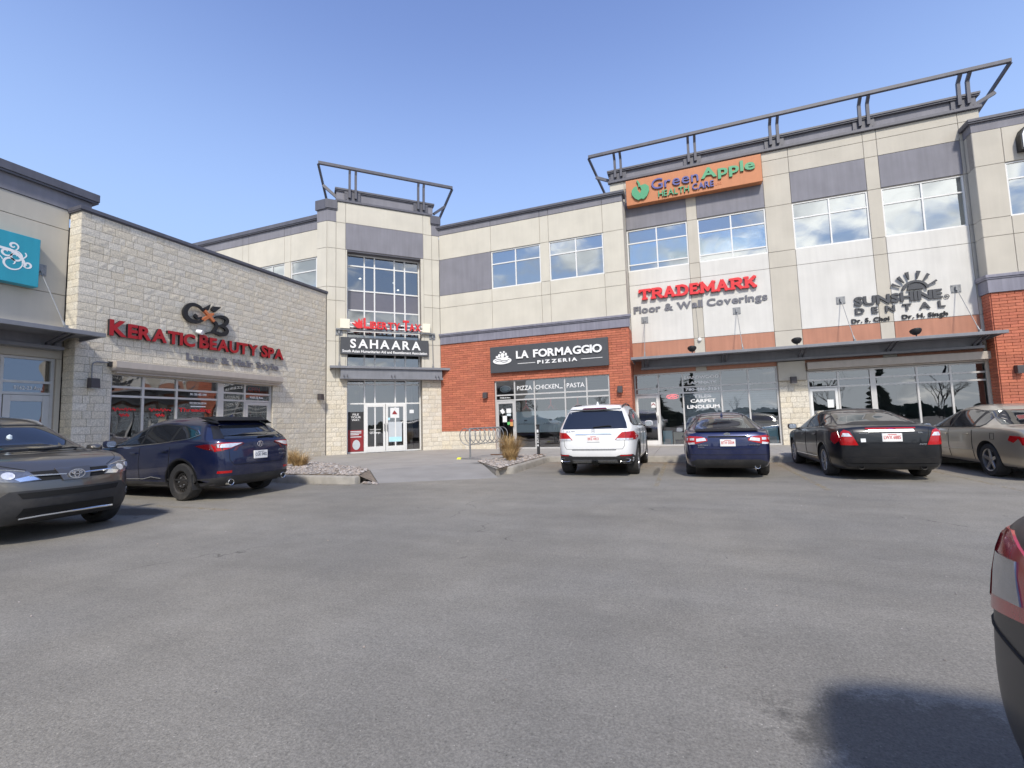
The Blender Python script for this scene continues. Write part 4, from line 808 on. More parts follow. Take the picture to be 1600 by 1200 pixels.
# ---- settlement association board
s = thing('association_board', tuple(FW.P(2.5, 4.5, 0)), 'dark sign board with white SAHAARA lettering over the entrance', 'sign')
m = MB(); m.fbox(FW, 0.55, 4.42, 4.50, 5.25, 0.03, 0.11); bev(m.build('board', 'sign_char', s), 0.008)
letters(FW, 'SAHAARA', 0.95, 4.04, 4.775, 5.17, 0.111, 'sign_white', s, 0.03, 0.025, gap=0.15)
lettering(FW, 'South Asian Humanitarian Aid and Resettlement Association', 0.63, 4.34, 4.58, 4.70, 0.111, 'sign_white', s, depth=0.006, off=0.02)
# ---- pizzeria board
s = thing('pizzeria_board', tuple(FP.P(-5.4, 3.56, 0)), 'charcoal sign board LA FORMAGGIO PIZZERIA on red brick', 'sign')
m = MB(); m.fbox(FP, -8.07, -2.80, 3.56, 4.73, 0.03, 0.16); bev(m.build('board', 'sign_char', s), 0.008)
letters(FP, 'LA', -6.81, -6.24, 4.12, 4.46, 0.161, 'sign_white', s, 0.05, 0.03, gap=0.02); letters(FP, 'FORMAGGIO', -6.02, -3.05, 4.12, 4.46, 0.161, 'sign_white', s, 0.05, 0.03, gap=0.03)
letters(FP, 'PIZZERIA', -5.85, -4.10, 3.83, 3.98, 0.161, 'sign_white', s, 0.03, 0.03, gap=0.20)
for a, b in ((-6.76, -5.95), (-3.94, -3.05)):
    m = MB(); m.fbox(FP, a, b, 3.893, 3.912, 0.161, 0.17); m.build('rule', 'sign_white', s)
m = plate_poly(FP, ellipse((-7.48, 4.08), 0.44, 0.155, 32), 0.161, 0.19); m.build('dough_emblem', 'sign_white', s)
m = MB()
for w in ([(-7.84, 4.10), (-7.65, 4.16), (-7.46, 4.09), (-7.28, 4.08), (-7.13, 4.13)], [(-7.80, 4.04), (-7.6, 4.08), (-7.42, 4.01), (-7.22, 4.03)]): ribbon(FP, w, 0.026, 0.189, 0.193, m)
m.build('emblem_line', 'sign_char', s)
m = MB()
for c, rx, rz in (((-7.46, 4.33), 0.09, 0.10), ((-7.62, 4.32), 0.055, 0.075), ((-7.30, 4.36), 0.05, 0.07), ((-7.73, 4.27), 0.06, 0.045), ((-7.25, 4.25), 0.07, 0.04), ((-7.55, 4.46), 0.045, 0.035), ((-7.39, 4.47), 0.045, 0.04)): plate_poly(FP, ellipse(c, rx, rz, 14), 0.161, 0.185, m)
m.build('topping_emblem', 'sign_white', s)
# ---- health care board
s = thing('health_board', tuple(FT.P(0.75, 10.6, 0.2)), 'orange board GREEN APPLE HEALTH CARE under the roof rail', 'sign')
m = MB(); m.fbox(FT, -1.86, 3.38, 10.54, 11.66, 0.03, 0.35); bev(m.build('board', 'sign_orange', s), 0.012)
letters(FT, 'Green', -0.80, 1.06, 11.03, 11.48, 0.351, 'sign_blue', s, 0.06, 0.005, gap=0.09, side='black'); letters(FT, 'Apple', 1.15, 3.14, 11.07, 11.51, 0.351, 'sign_green', s, 0.06, 0.03, gap=0.05, side='black')
letters(FT, 'HEALTH', -0.54, 0.68, 10.65, 10.92, 0.351, 'sign_green', s, 0.06, 0.01, gap=0.08, side='black'); letters(FT, 'CARE', 0.80, 1.62, 10.68, 10.94, 0.351, 'sign_blue', s, 0.06, 0.02, gap=0.06, side='black'); lettering(FT, 'Ltd', 1.68, 1.90, 10.72, 10.84, 0.351, 'sign_copper', s)
ap = [(-1.27, 11.30), (-1.05, 11.34), (-0.91, 11.22), (-0.90, 11.02), (-1.00, 10.80), (-1.14, 10.69), (-1.25, 10.73), (-1.35, 10.68), (-1.50, 10.78), (-1.62, 10.97), (-1.62, 11.15), (-1.52, 11.28), (-1.40, 11.31), (-1.37, 11.12), (-1.28, 10.98), (-1.21, 11.12)]
m = plate_poly(FT, ap, 0.351, 0.43); m.build('apple_emblem', 'sign_green', s); m = ribbon(FT, [(-1.29, 11.26), (-1.30, 11.40), (-1.38, 11.56)], lambda t: 0.10-0.05*t, 0.351, 0.425); m.build('leaf_emblem', 'sign_green', s)
# ---- flooring shop: slab-serif letters made of strokes
s = thing('flooring_sign', tuple(FT.P(0.7, 6.4, 0)), 'red slab-serif letters TRADEMARK on the white wall', 'sign')
SL = {'T': ([((0, 1), (1, 1)), ((.5, 0), (.5, 1))], [(.5, 0, .5)], [((.06, .72), (.06, 1)), ((.94, .72), (.94, 1))]),
      'R': ([((.25, 0), (.25, 1)), ((.55, .48), (.85, .02))], [(.22, 0, .44), (.88, 0, .3), (.15, 1, .3)], [[(.2, 1), (.6, 1), (.8, .88), (.8, .62), (.6, .5), (.2, .5)]]),
      'A': ([((.18, 0), (.47, 1)), ((.82, 0), (.53, 1)), ((.3, .32), (.7, .32))], [(.17, 0, .36), (.83, 0, .36), (.5, 1, .25)], []),
      'D': ([((.25, 0), (.25, 1))], [(.2, 0, .4), (.2, 1, .4)], [[(.2, 1), (.55, 1), (.8, .82), (.88, .5), (.8, .18), (.55, 0), (.2, 0)]]),
      'E': ([((.25, 0), (.25, 1)), ((.1, 1), (.85, 1)), ((.1, 0), (.9, 0)), ((.25, .52), (.62, .52))], [], [((.85, .74), (.85, 1)), ((.9, 0), (.9, .28)), ((.64, .36), (.64, .68))]),
      'M': ([((.15, 0), (.15, 1)), ((.85, 0), (.85, 1)), ((.15, 1), (.5, .2)), ((.85, 1), (.5, .2))], [(.13, 0, .3), (.87, 0, .3), (.1, 1, .24), (.9, 1, .24)], []),
      'K': ([((.25, 0), (.25, 1)), ((.3, .42), (.82, 1)), ((.46, .58), (.82, 0))], [(.23, 0, .4), (.23, 1, .4), (.82, 0, .34), (.82, 1, .3)], [])}
def slab_letter(fr, ch, u0, w, z0, h, d, depth, parent, sw=0.10):
    st, ser, ex = SL[ch]; mb = MB(); k = 0; q = lambda p: (u0+p[0]*w, z0+sw/2+p[1]*(h-sw))
    def nd():
        nonlocal k; k += 1; return d+depth+0.0012*k
    for a, b in st:
        v = abs(a[0]-b[0]) < abs(a[1]-b[1])
        A, B = q(a), q(b); e = 0.5*sw/max(1e-6, math.hypot(B[0]-A[0], B[1]-A[1])); A2 = (A[0]-(B[0]-A[0])*e, A[1]-(B[1]-A[1])*e) if v else A; B2 = (B[0]+(B[0]-A[0])*e, B[1]+(B[1]-A[1])*e) if v else B
        ribbon(fr, [A2, B2], sw*1.25 if v else sw, d, nd(), mb)
    for x, z, ww in ser: c = q((x, z)); ribbon(fr, [(c[0]-ww*w/2, c[1]), (c[0]+ww*w/2, c[1])], sw*0.8, d, nd(), mb)
    for e in ex:
        ribbon(fr, [q(p) for p in e], sw*0.9 if len(e) == 2 else (lambda t: sw*(0.8+0.5*math.sin(math.pi*t))), d, nd(), mb)
    o = mb.build('letter', 'sign_red2', parent); o.data.materials.append(M['sign_red'])
    for p in o.data.polygons:
        if abs(p.normal.dot(fr.n)) < 0.5: p.material_index = 1
u = -1.57; wd = {'T': .50, 'R': .54, 'A': .53, 'D': .53, 'E': .46, 'M': .62, 'K': .52}; tot = sum(wd[c] for c in 'TRADEMARK'); sc_ = 4.52/tot
for ch in 'TRADEMARK': slab_letter(FT, ch, u, wd[ch]*sc_*1.0, 6.39, 0.47, 0.03, 0.10, s); u += wd[ch]*sc_
s = thing('flooring_subtitle_sign', tuple(FT.P(0.7, 5.85, 0)), 'grey letters Floor and Wall Coverings below the red shop name', 'sign')
letters(FT, 'Floor & Wall Coverings', -1.83, 3.29, 5.85, 6.15, 0.012, 'sign_grey', s, 0.025, 0.035, gap=0.04, space=0.26)
# ---- dental sign
s = thing('dental_sign', tuple(FT.P(7.4, 4.9, 0)), 'charcoal SUNSHINE DENTAL letters with a half sun on the white wall', 'sign')
letters(FT, 'SUNSHINE', 6.09, 8.68, 5.26, 5.59, 0.015, 'sign_char', s, 0.05, 0.035, gap=0.03, side='black', shear=0.0); letters(FT, 'DENTAL', 6.10, 8.73, 4.94, 5.17, 0.015, 'sign_char', s, 0.05, 0.035, gap=0.55, side='black')
m = plate_poly(FT, ellipse((7.93, 5.655), 0.235, 0.20, 18, 0, 180), 0.04, 0.10); m.build('sun_disc', 'sign_char', s); m = ribbon(FT, ellipse((7.92, 5.65), 0.345, 0.29, 18, 2, 178), 0.075, 0.04, 0.12); m.build('sun_arc', 'sign_char', s)
for a, b, w in (((7.51, 5.79), (7.26, 5.92), .05), ((7.62, 5.92), (7.46, 6.16), .08), ((7.77, 6.02), (7.72, 6.30), .09), ((8.00, 6.02), (8.07, 6.30), .10), ((8.17, 5.94), (8.34, 6.16), .08), ((8.31, 5.77), (8.55, 5.90), .055)):
    m = ribbon(FT, [a, ((a[0]+b[0])/2, (a[1]+b[1])/2), b], lambda t, w=w: 0.02+w*t, 0.04, 0.10); m.build('sun_ray', 'sign_char', s)
m = ribbon(FT, ellipse((8.80, 5.30), 0.065, 0.065, 16, 0, 360)+[(8.865, 5.30)], 0.018, 0.03, 0.045); m.build('ring_mark', 'sign_char', s); lettering(FT, 'R', 8.775, 8.825, 5.27, 5.33, 0.03, 'sign_char', s, off=0.02)
s = thing('dentist_name_sign', tuple(FT.P(7.3, 4.62, 0)), 'small black letters Dr. S. Choi and Dr. H. Singh under the dental sign', 'sign')
letters(FT, 'Dr. S. Choi', 5.96, 7.11, 4.625, 4.785, 0.02, 'black', s, 0.03, 0.03, gap=0.06, space=0.3); letters(FT, 'Dr. H. Singh', 7.48, 8.78, 4.625, 4.785, 0.02, 'black', s, 0.03, 0.03, gap=0.06, space=0.3)
# ---- cropped box sign at the right edge
s = thing('box_letter_sign', tuple(FB.P(11.4, 9.76, 0)), 'black, white and red shaped sign cut off by the right edge', 'sign')
m = plate_poly(FB, [(10.82, 9.78), (10.82, 10.30), (10.90, 10.50), (11.04, 10.62), (12.6, 10.62), (12.6, 9.78)], 0.02, 0.26); m.build('backing', 'black', s)
m = plate_poly(FB, [(10.86, 9.83), (10.86, 10.28), (10.93, 10.46), (11.04, 10.56), (12.5, 10.56), (12.5, 9.83)], 0.26, 0.285); m.build('face', 'sign_white', s); m = plate_poly(FB, [(10.92, 9.88), (10.92, 10.22), (11.01, 10.22), (11.01, 10.40), (11.11, 10.40), (11.11, 10.22), (12.4, 10.22), (12.4, 9.88)], 0.285, 0.30); m.build('red_letter', 'sign_red2', s)
# ================================================================ SMALL FIXTURES
wall_light(FL, 7.22, 2.66, 'dark wall lamp on pale stone left of the salon window', 0.03); wall_light(FL, 15.08, 2.63, 'dark wall lamp on pale stone near the tower corner', 0.03)
wall_light(FP, -8.38, 2.60, 'dark wall lamp on brick left of the pizzeria door', 0.02); wall_light(FP, -2.41, 2.56, 'dark wall lamp on brick right of the pizzeria window', 0.02)
wall_light(FT, 3.92, 2.64, 'dark wall lamp on the stone pier between two shops', 0.10); wall_light(FB, 10.19, 2.59, 'dark wall lamp on the brick at the right edge', 0.02)
t = thing('conduit', tuple(FL.P(7.2, 2.8, 0)), 'thin grey conduit running up from the wall lamp to the shutter box', 'conduit')
m = MB(); m.tube([FL.P(7.2, 2.79, 0.06), FL.P(7.2, 3.10, 0.06), FL.P(7.22, 3.18, 0.06), FL.P(7.29, 3.22, 0.06), FL.P(7.62, 3.23, 0.06)], 0.016, 8); m.build('pipe', 'galv', t, True); m = MB(); m.fbox(FL, 7.55, 7.66, 3.13, 3.26, 0.02, 0.10); m.build('junction_box', 'soft_black', t)
t = thing('spot_lamp', tuple(FL.P(9.93, 4.40, 0)), 'small white lamp perched above the red salon letters', 'lamp')
m = MB(); m.lathe([(0.02, -0.09), (0.06, -0.08), (0.075, 0.0), (0.07, 0.09)], FL.P(9.90, 4.45, 0.14), FL.n+Vector((0, 0.5, -0.3)), 12); m.build('head', 'sign_white', t, True); m = MB(); m.tube([FL.P(9.93, 4.42, 0.0), FL.P(9.93, 4.42, 0.12)], 0.02, 6); m.build('arm', 'sign_white', t)
t = thing('security_camera', tuple(FT.P(0.73, 4.5, 0)), 'small white round camera on the wall below the grey flooring letters', 'camera')
m = MB(); m.lathe([(0.075, 0), (0.075, 0.05), (0.06, 0.09), (0.02, 0.11)], FT.P(0.73, 4.50, 0.0), FT.n, 14); m.build('dome', 'sign_white', t, True); m = MB(); m.tube([FT.P(0.70, 4.56, 0.01), FT.P(0.69, 5.2, 0.01), FT.P(0.66, 5.85, 0.01)], 0.008, 5); m.build('cable', 'galv', t)
for u_, lab in ((0.40, 'black flood lamp on the canopy below the flooring sign'), (3.98, 'black flood lamp on the canopy between the two shop signs'), (7.50, 'black flood lamp on the canopy below the dental sign')):
    t = thing('flood_lamp', tuple(FT.P(u_, 3.80, 0.9)), lab, 'flood lamp', 'flood lamps on the canopy')
    m = MB(); m.tube([FT.P(u_, 3.79, 0.9), FT.P(u_, 3.93, 0.9)], 0.02, 6); m.fbox(FT, u_-0.05, u_+0.05, 3.80, 3.82, 0.85, 0.95); m.build('stem', 'black', t)
    m = MB(); ax = (Vector((0, 0, 1))-FT.n*0.45).normalized(); m.lathe([(0.05, -0.07), (0.11, -0.05), (0.165, 0.03), (0.17, 0.07)], FT.P(u_, 4.0, 0.9), ax, 14); m.build('bowl', 'black', t, True); m = MB(); m.lathe([(0.15, 0.071), (0.02, 0.073)], FT.P(u_, 4.0, 0.9), ax, 14); m.build('lens', 'frosted', t)
# ================================================================ WINDOW LETTERING, POSTERS AND DISPLAYS
def vinyl(name, loc_fr, u, z, label, cat='window lettering'):
    return thing(name, tuple(loc_fr.P(u, z, -0.08)), label, cat)
D = -0.105     # just in front of the panes
def sheet(fr, u0, u1, z0, z1, d, mat, parent, name='sheet', rot=0.0):
    c = ((u0+u1)/2, (z0+z1)/2); pts = []
    for u_, z_ in ((u0, z0), (u1, z0), (u1, z1), (u0, z1)):
        a, b = u_-c[0], z_-c[1]; pts.append((c[0]+a*math.cos(rot)-b*math.sin(rot), c[1]+a*math.sin(rot)+b*math.cos(rot)))
    return plate_poly(fr, pts, d, d+0.003).build(name, mat, parent)
v = vinyl('vinyl_lettering', FP, -5.5, 2.75, 'white words PIZZA CHICKEN PASTA across the top pizzeria panes')
for w_, a, b in (('PIZZA', -6.92, -6.22), ('CHICKEN', -6.06, -5.01), ('PASTA', -4.66, -3.89)): lettering(FP, w_, a, b, 2.745, 2.935, -0.098, 'sign_white', v, depth=0.003, off=0.005)
sheet(FP, -4.99, -4.83, 2.735, 2.765, -0.098, 'sign_white', v, 'dash')
v = vinyl('address_lettering', FP, -7.5, 2.41, 'white address 9158-23 Ave. over the pizzeria door'); lettering(FP, '9158-23 Ave.', -7.74, -7.24, 2.415, 2.475, -0.098, 'sign_white', v, depth=0.003, off=0.02)
v = vinyl('address_lettering', FS, 6.3, 2.47, 'white address 9162-23 Ave. over the door at the left edge'); lettering(FS, '9162-23 Ave.', 6.02, 6.55, 2.47, 2.56, -0.108, 'sign_white', v, depth=0.003, off=0.01)
v = vinyl('address_lettering', FL, 12.2, 2.45, 'white address 9160-23 Ave. over the salon door'); lettering(FL, '9160-23 Ave.', 11.93, 12.48, 2.45, 2.53, -0.108, 'sign_white', v, depth=0.003, off=0.02)
for a, b in ((-7.0, -6.14), (-6.08, -4.77), (-4.71, -3.83)):
    lab = {-7.0: 'pale frosted film on the pane beside the pizzeria door', -6.08: 'pale frosted film on the wide middle pizzeria pane', -4.71: 'pale frosted film on the pizzeria pane behind the white car'}[a]
    f = thing('frosted_film', tuple(FP.P((a+b)/2, 0.9, -0.14)), lab, 'window film', 'frosted films in the pizzeria window')
    sheet(FP, a, b, 0.88, 1.80, -0.135, 'frosted', f, 'film'); lettering(FP, 'LA FORMAGGIO', (a+b)/2-0.36, (a+b)/2+0.36, 1.22, 1.29, -0.131, 'sign_grey', f, depth=0.002); plate_poly(FP, ellipse(((a+b)/2, 1.40), 0.08, 0.03, 12), -0.132, -0.129).build('emblem', 'sign_grey', f)
for u_, lab in ((-6.54, 'dark wreath with red ribbon nearest the pizzeria door'), (-5.41, 'dark wreath with red ribbon in the wide pizzeria pane'), (-4.23, 'dark wreath with red ribbon above the white car')):
    w = thing('wreath', tuple(FP.P(u_, 1.6, -0.3)), lab, 'wreath', 'wreaths in the pizzeria window'); m = MB(); q = [FP.P(u_+0.22*math.cos(a*0.349), 1.75+0.22*math.sin(a*0.349), -0.22) for a in range(19)]; m.tube(q, 0.075, 7, False)
    m.v = [p+Vector((random.uniform(-.02, .02), random.uniform(-.02, .02), random.uniform(-.02, .02))) for p in m.v]; m.build('ring', 'wreath', w)
    m = ribbon(FP, [(u_, 2.33), (u_, 1.98)], 0.06, -0.16, -0.155); ribbon(FP, [(u_-0.11, 1.9), (u_, 2.05), (u_+0.11, 1.9)], 0.06, -0.145, -0.14, m); m.build('ribbon', 'ribbon', w)
p = thing('dish_decal', tuple(FP.P(-7.5, 2.7, -0.1)), 'round pale platter decal over the pizzeria door', 'decal'); plate_poly(FP, ellipse((-7.5, 2.84), 0.27, 0.15, 24), -0.16, -0.157).build('disc', 'frosted', p); ribbon(FP, ellipse((-7.5, 2.84), 0.19, 0.10, 20, 0, 360), 0.02, -0.157, -0.155).build('rim', 'sign_grey', p)
NT = [(-7.70, 0.16, 0.20, 'paper', 0.6, 1.84, 'tilted grey notice on the pizzeria door'), (-7.40, 0.22, 0.20, 'paper', 0, 1.86, 'white open notice high on the pizzeria door'), (-7.60, 0.20, 0.28, 'paper', 0, 1.50, 'white sheet at mid height on the pizzeria door'), (-7.42, 0.13, 0.13, 'paper_green', 0.2, 1.30, 'small green sticker on the pizzeria door'), (-7.28, 0.15, 0.18, 'paper_orange', 0, 1.27, 'orange sticker on the pizzeria door'), (-7.27, 0.15, 0.10, 'paper_red', 0, 1.42, 'red and white sticker on the pizzeria door'), (-7.40, 0.2, 0.10, 'frosted', 0, 1.68, 'pale blue slip under the white door notice')]
for u_, w_, h_, mt, ro, z_, lab in NT:
    o = sheet(FP, u_-w_/2+0.06, u_+w_/2+0.06, z_-h_/2, z_+h_/2, -0.098+random.uniform(0, .003), mt, None, 'door_notice', ro); tag(o, lab, 'notice', 'notices on the pizzeria door')
# flooring shop
v = vinyl('vinyl_lettering', FT, 0.7, 1.7, 'white words HARDWOOD LAMINATE TILES CARPET LINOLEUM and a phone number')
for w_, a, b, z_, h_ in (('HARDWOOD', 0.06, 1.36, 2.91, 0.12), ('LAMINATE', 0.17, 1.26, 2.69, 0.12), ('780-486-3151', 0.07, 1.34, 2.425, 0.11), ('TILES', 0.37, 1.04, 2.13, 0.13), ('CARPET', 0.24, 1.19, 1.93, 0.14), ('LINOLEUM', 0.10, 1.32, 1.69, 0.14)): lettering(FT, w_, a, b, z_, z_+h_, -0.098, 'sign_white', v, depth=0.003, off=0.03)
b1 = sheet(FT, 0.0, 1.39, 2.38, 2.56, -0.135, 'black', v, 'backing_strip')
t = thing('neon_sign', tuple(FT.P(-0.5, 2.15, -0.2)), 'red glowing OPEN sign in the flooring shop window', 'neon sign'); plate_poly(FT, ellipse((-0.45, 2.22), 0.27, 0.11, 20), -0.20, -0.18).build('panel', 'black', t); lettering(FT, 'OPEN', -0.64, -0.30, 2.17, 2.27, -0.179, 'neon_red', t, depth=0.01); m = ribbon(FT, ellipse((-0.45, 2.22), 0.24, 0.09, 20, 0, 360), 0.014, -0.18, -0.172); m.build('tube', 'neon_red', t)
t = thing('neon_sign', tuple(FL.P(12.2, 2.7, -0.2)), 'dull red OPEN sign above the salon door', 'neon sign'); sheet(FL, 11.85, 12.55, 2.66, 2.91, -0.22, 'black', t, 'panel'); lettering(FL, 'OPEN', 11.95, 12.42, 2.72, 2.86, -0.216, 'sign_red2', t, depth=0.01)
t = tag(sheet(FT, -1.32, -1.14, 1.78, 2.02, -0.098, 'paper', None, 'door_decal'), 'white and red house decal on the flooring shop door', 'decal'); c = plate_poly(FT, [(-1.31, 1.86), (-1.23, 1.93), (-1.15, 1.86), (-1.15, 1.90), (-1.23, 1.98), (-1.31, 1.90)], -0.0949, -0.093).build('roof_mark', 'paper_red', t)
BL = [(-0.0, 1.39, 1.12), (1.45, 2.38, 1.22), (2.44, 3.38, 1.45)]
for k, (a, b, zz) in enumerate(BL):
    t = thing('slat_blind', tuple(FT.P((a+b)/2, zz, -0.25)), ('grey slat blind behind the flooring shop lettering', 'grey slat blind in the pane right of the flooring lettering', 'grey slat blind in the last pane beside the stone pier')[k], 'blind', 'blinds in the flooring shop')
    z = zz
    while z < 2.32:
        m = MB(); m.add([FT.P(a, z, -0.17), FT.P(b, z, -0.17), FT.P(b, z+0.085, -0.20), FT.P(a, z+0.085, -0.20)], [(0, 1, 2, 3)]); m.build('slat', 'blind_grey', t); z += 0.088
for k, (a, b, h_, lab) in enumerate(((-0.92, -0.55, 0.62, 'pale blue carton low in the pane beside the flooring shop door'), (-0.5, -0.08, 0.55, 'cream carton low in the pane beside the flooring shop door'), (2.46, 2.92, 0.70, 'pale blue carton in the corner pane behind the blue sedan'), (2.95, 3.36, 0.72, 'pale blue carton against the stone pier'), (1.5, 2.35, 0.6, 'pale blue carton low behind the blue sedan'))):
    o = MB().fbox(FT, a, b, 0.18, 0.18+h_, -0.75, -0.30).build('carton', 'cream' if k == 1 else 'box_blue'); tag(bev(o, 0.01), lab, 'carton', 'cartons in the flooring shop window')
    sheet(FT, a+0.06, b-0.06, 0.26, 0.18+h_*0.45, -0.2985, 'paper' if k != 1 else 'sign_grey', o, 'print')
o = sheet(FT, 5.02, 5.22, 1.55, 1.85, -0.098, 'paper', None, 'door_notice'); tag(o, 'white sheet taped to the dental clinic door', 'notice')
# tax office glass
t = thing('tax_poster', tuple(FW.P(1.2, 0.3, -0.4)), 'dark and red poster reading FILE YOUR WAY left of the entrance doors', 'poster')
sheet(FW, 0.90, 1.56, 0.26, 1.20, -0.385, 'paper_red', t, 'red_panel'); sheet(FW, 0.90, 1.56, 1.2, 2.0, -0.385, 'soft_black', t, 'dark_panel')
for w_, a, b, z_ in (('FILE', 1.10, 1.36, 1.84), ('YOUR', 1.02, 1.44, 1.72), ('WAY.', 1.06, 1.40, 1.60)): lettering(FW, w_, a, b, z_, z_+0.085, -0.381, 'sign_white', t, depth=0.002, off=0.01)
for z_ in (1.12, 1.05, 0.98, 0.88): sheet(FW, 1.0, 1.46 if z_ != .98 else 1.36, z_, z_+0.035, -0.381, 'frosted', t, 'text_line')
plate_poly(FW, ellipse((1.25, 0.55), 0.16, 0.22, 16), -0.381, -0.378).build('picture', 'blind_grey', t)
t = tag(sheet(FW, 2.72, 3.12, 1.70, 2.16, -0.358, 'paper', None, 'door_poster'), 'white poster with a red mark on the right entrance door', 'poster'); plate_poly(FW, [(2.80, 1.86), (3.04, 1.86), (2.98, 1.96), (2.90, 2.04), (2.84, 1.94)], -0.3549, -0.353).build('red_mark', 'paper_red', t)
t = tag(sheet(FW, 2.64, 3.24, 0.62, 1.52, -0.358, 'blind_grey', None, 'door_poster'), 'grey and blue poster low on the right entrance door', 'poster'); sheet(FW, 2.66, 3.22, 0.63, 0.84, -0.3549, 'box_blue', t, 'blue_band')
t = tag(plate_poly(FW, ellipse((2.66, 1.66), 0.05, 0.065, 14), -0.333, -0.330).build('door_sticker', 'box_blue'), 'round blue sticker on the right entrance door frame', 'sticker')
v = vinyl('door_lettering', FW, 2.05, 1.0, 'small white lettering on the left entrance door'); lettering(FW, 'immigration', 1.82, 2.28, 1.17, 1.23, -0.356, 'sign_white', v, depth=0.002); lettering(FW, 'QCCargo', 1.82, 2.28, 1.02, 1.11, -0.356, 'sign_white', v, depth=0.002, off=0.01)
t = tag(sheet(FW, 3.60, 3.80, 1.9, 2.06, -0.385, 'paper', None, 'window_notice'), 'small pale notice in the pane right of the entrance doors', 'notice')
# salon glass
v = vinyl('salon_lettering', FL, 10, 2.0, 'white and red advertising words in the third salon pane')
sheet(FL, 9.78, 10.42, 2.42, 2.58, -0.135, 'soft_black', v, 'phone_strip'); lettering(FL, 'PH: 780-485-1090', 9.84, 10.36, 2.47, 2.54, -0.11, 'sign_white', v, depth=0.002, off=0.015); lettering(FL, 'WE SPECIALIZE IN', 9.82, 10.36, 2.20, 2.26, -0.11, 'sign_white', v, depth=0.002, off=0.02); sheet(FL, 9.86, 10.34, 2.11, 2.14, -0.11, 'sign_white', v, 'rule'); lettering(FL, 'Threading', 9.50, 10.52, 1.96, 2.08, -0.11, 'sign_red2', v, depth=0.002, off=0.03)
for (a, b, z_, lab) in ((7.78, 8.34, 1.96, 'red script word in the first salon pane'), (8.68, 9.28, 1.96, 'red script word in the second salon pane')):
    v = vinyl('script_lettering', FL, a, z_, lab); n_ = 9
    ribbon(FL, [(a+(b-a)*i/18, z_+0.045+0.05*math.sin(i*2.1)*(0.6+0.4*math.sin(i*0.7))) for i in range(19)], 0.03, -0.11, -0.107).build('script_stroke', 'sign_red2', v); ribbon(FL, [((a+b)/2-0.12+0.03*i, z_-0.11+0.04*math.sin(i*2.4)) for i in range(9)], 0.03, -0.11, -0.107).build('script_stroke', 'sign_red2', v)
t = tag(sheet(FS, 5.1, 5.68, 0.6, 2.36, -0.118, 'sign_teal', None, 'window_poster'), 'blue poster beside the door at the left edge', 'poster')
# ================================================================ VEHICLES
def carpaint(name, col, metal=0.55, rough=0.32, dust=0.12, coat=1.0):
    m, n, l, b = newmat(name); geo = n.new('ShaderNodeNewGeometry'); tc = n.new('ShaderNodeTexCoord')
    nz = n.new('ShaderNodeTexNoise'); nz.inputs['Scale'].default_value = 3.5; nz.inputs['Detail'].default_value = 7; nz.inputs['Roughness'].default_value = 0.65; l.new(tc.outputs['Object'], nz.inputs['Vector'])
    sep = n.new('ShaderNodeSeparateXYZ'); l.new(tc.outputs['Object'], sep.inputs[0])
    hz = n.new('ShaderNodeMapRange'); l.new(sep.outputs[2], hz.inputs[0]); hz.inputs[1].default_value = 0.85; hz.inputs[2].default_value = 0.25; hz.inputs[3].default_value = 0.12; hz.inputs[4].default_value = 1.0
    ds = n.new('ShaderNodeMapRange'); l.new(nz.outputs[0], ds.inputs[0]); ds.inputs[1].default_value = 0.35; ds.inputs[2].default_value = 0.75; ds.inputs[4].default_value = dust*2.2
    mu = n.new('ShaderNodeMath'); mu.operation = 'MULTIPLY'; l.new(hz.outputs[0], mu.inputs[0]); l.new(ds.outputs[0], mu.inputs[1])
    mx = n.new('ShaderNodeMix'); mx.data_type = 'RGBA'; l.new(mu.outputs[0], mx.inputs[0]); mx.inputs[6].default_value = (*col, 1); mx.inputs[7].default_value = (0.22, 0.20, 0.17, 1); l.new(mx.outputs[2], b.inputs['Base Color'])
    rr = n.new('ShaderNodeMapRange'); l.new(mu.outputs[0], rr.inputs[0]); rr.inputs[3].default_value = rough; rr.inputs[4].default_value = 0.7; l.new(rr.outputs[0], b.inputs['Roughness'])
    cw_ = n.new('ShaderNodeMapRange'); l.new(mu.outputs[0], cw_.inputs[0]); cw_.inputs[3].default_value = coat; cw_.inputs[4].default_value = 0.15; l.new(cw_.outputs[0], b.inputs['Coat Weight'])
    b.inputs['Metallic'].default_value = metal; b.inputs['Coat Roughness'].default_value = 0.04
    return m
carpaint('paint_brown', (0.135, 0.124, 0.110), 0.7); carpaint('paint_navy', (0.008, 0.014, 0.055), 0.45, 0.28, 0.16); carpaint('paint_white', (0.80, 0.80, 0.79), 0.0, 0.35, 0.08)
carpaint('paint_blue', (0.009, 0.017, 0.075), 0.45, 0.3, 0.10); carpaint('paint_black', (0.008, 0.009, 0.012), 0.3, 0.28, 0.05, 0.6); carpaint('paint_beige', (0.52, 0.465, 0.375), 0.7, 0.35, 0.10); carpaint('paint_char', (0.008, 0.009, 0.011), 0.1, 0.42, 0.03, 0.12)
pmat('car_glass', (0.010, 0.012, 0.016), 0.015, spec=0.75, var=0, coat=0.6)
pmat('seal', (0.008, 0.008, 0.009), 0.45, var=0)
pmat('gap', (0.004, 0.004, 0.004), 0.8, var=0)
pmat('cladding', (0.028, 0.028, 0.03), 0.65, var=0.15, scale=8, dirt=0.3)
pmat('rubber', (0.020, 0.020, 0.021), 0.85, var=0.15, scale=10, dirt=0.35)
pmat('wheel_alloy', (0.42, 0.42, 0.43), 0.3, metal=0.85, var=0.08, dirt=0.2)
pmat('wheel_steel', (0.035, 0.032, 0.03), 0.6, metal=0.3, var=0.2, dirt=0.5)
pmat('chrome', (0.86, 0.87, 0.88), 0.2, metal=1.0, var=0)
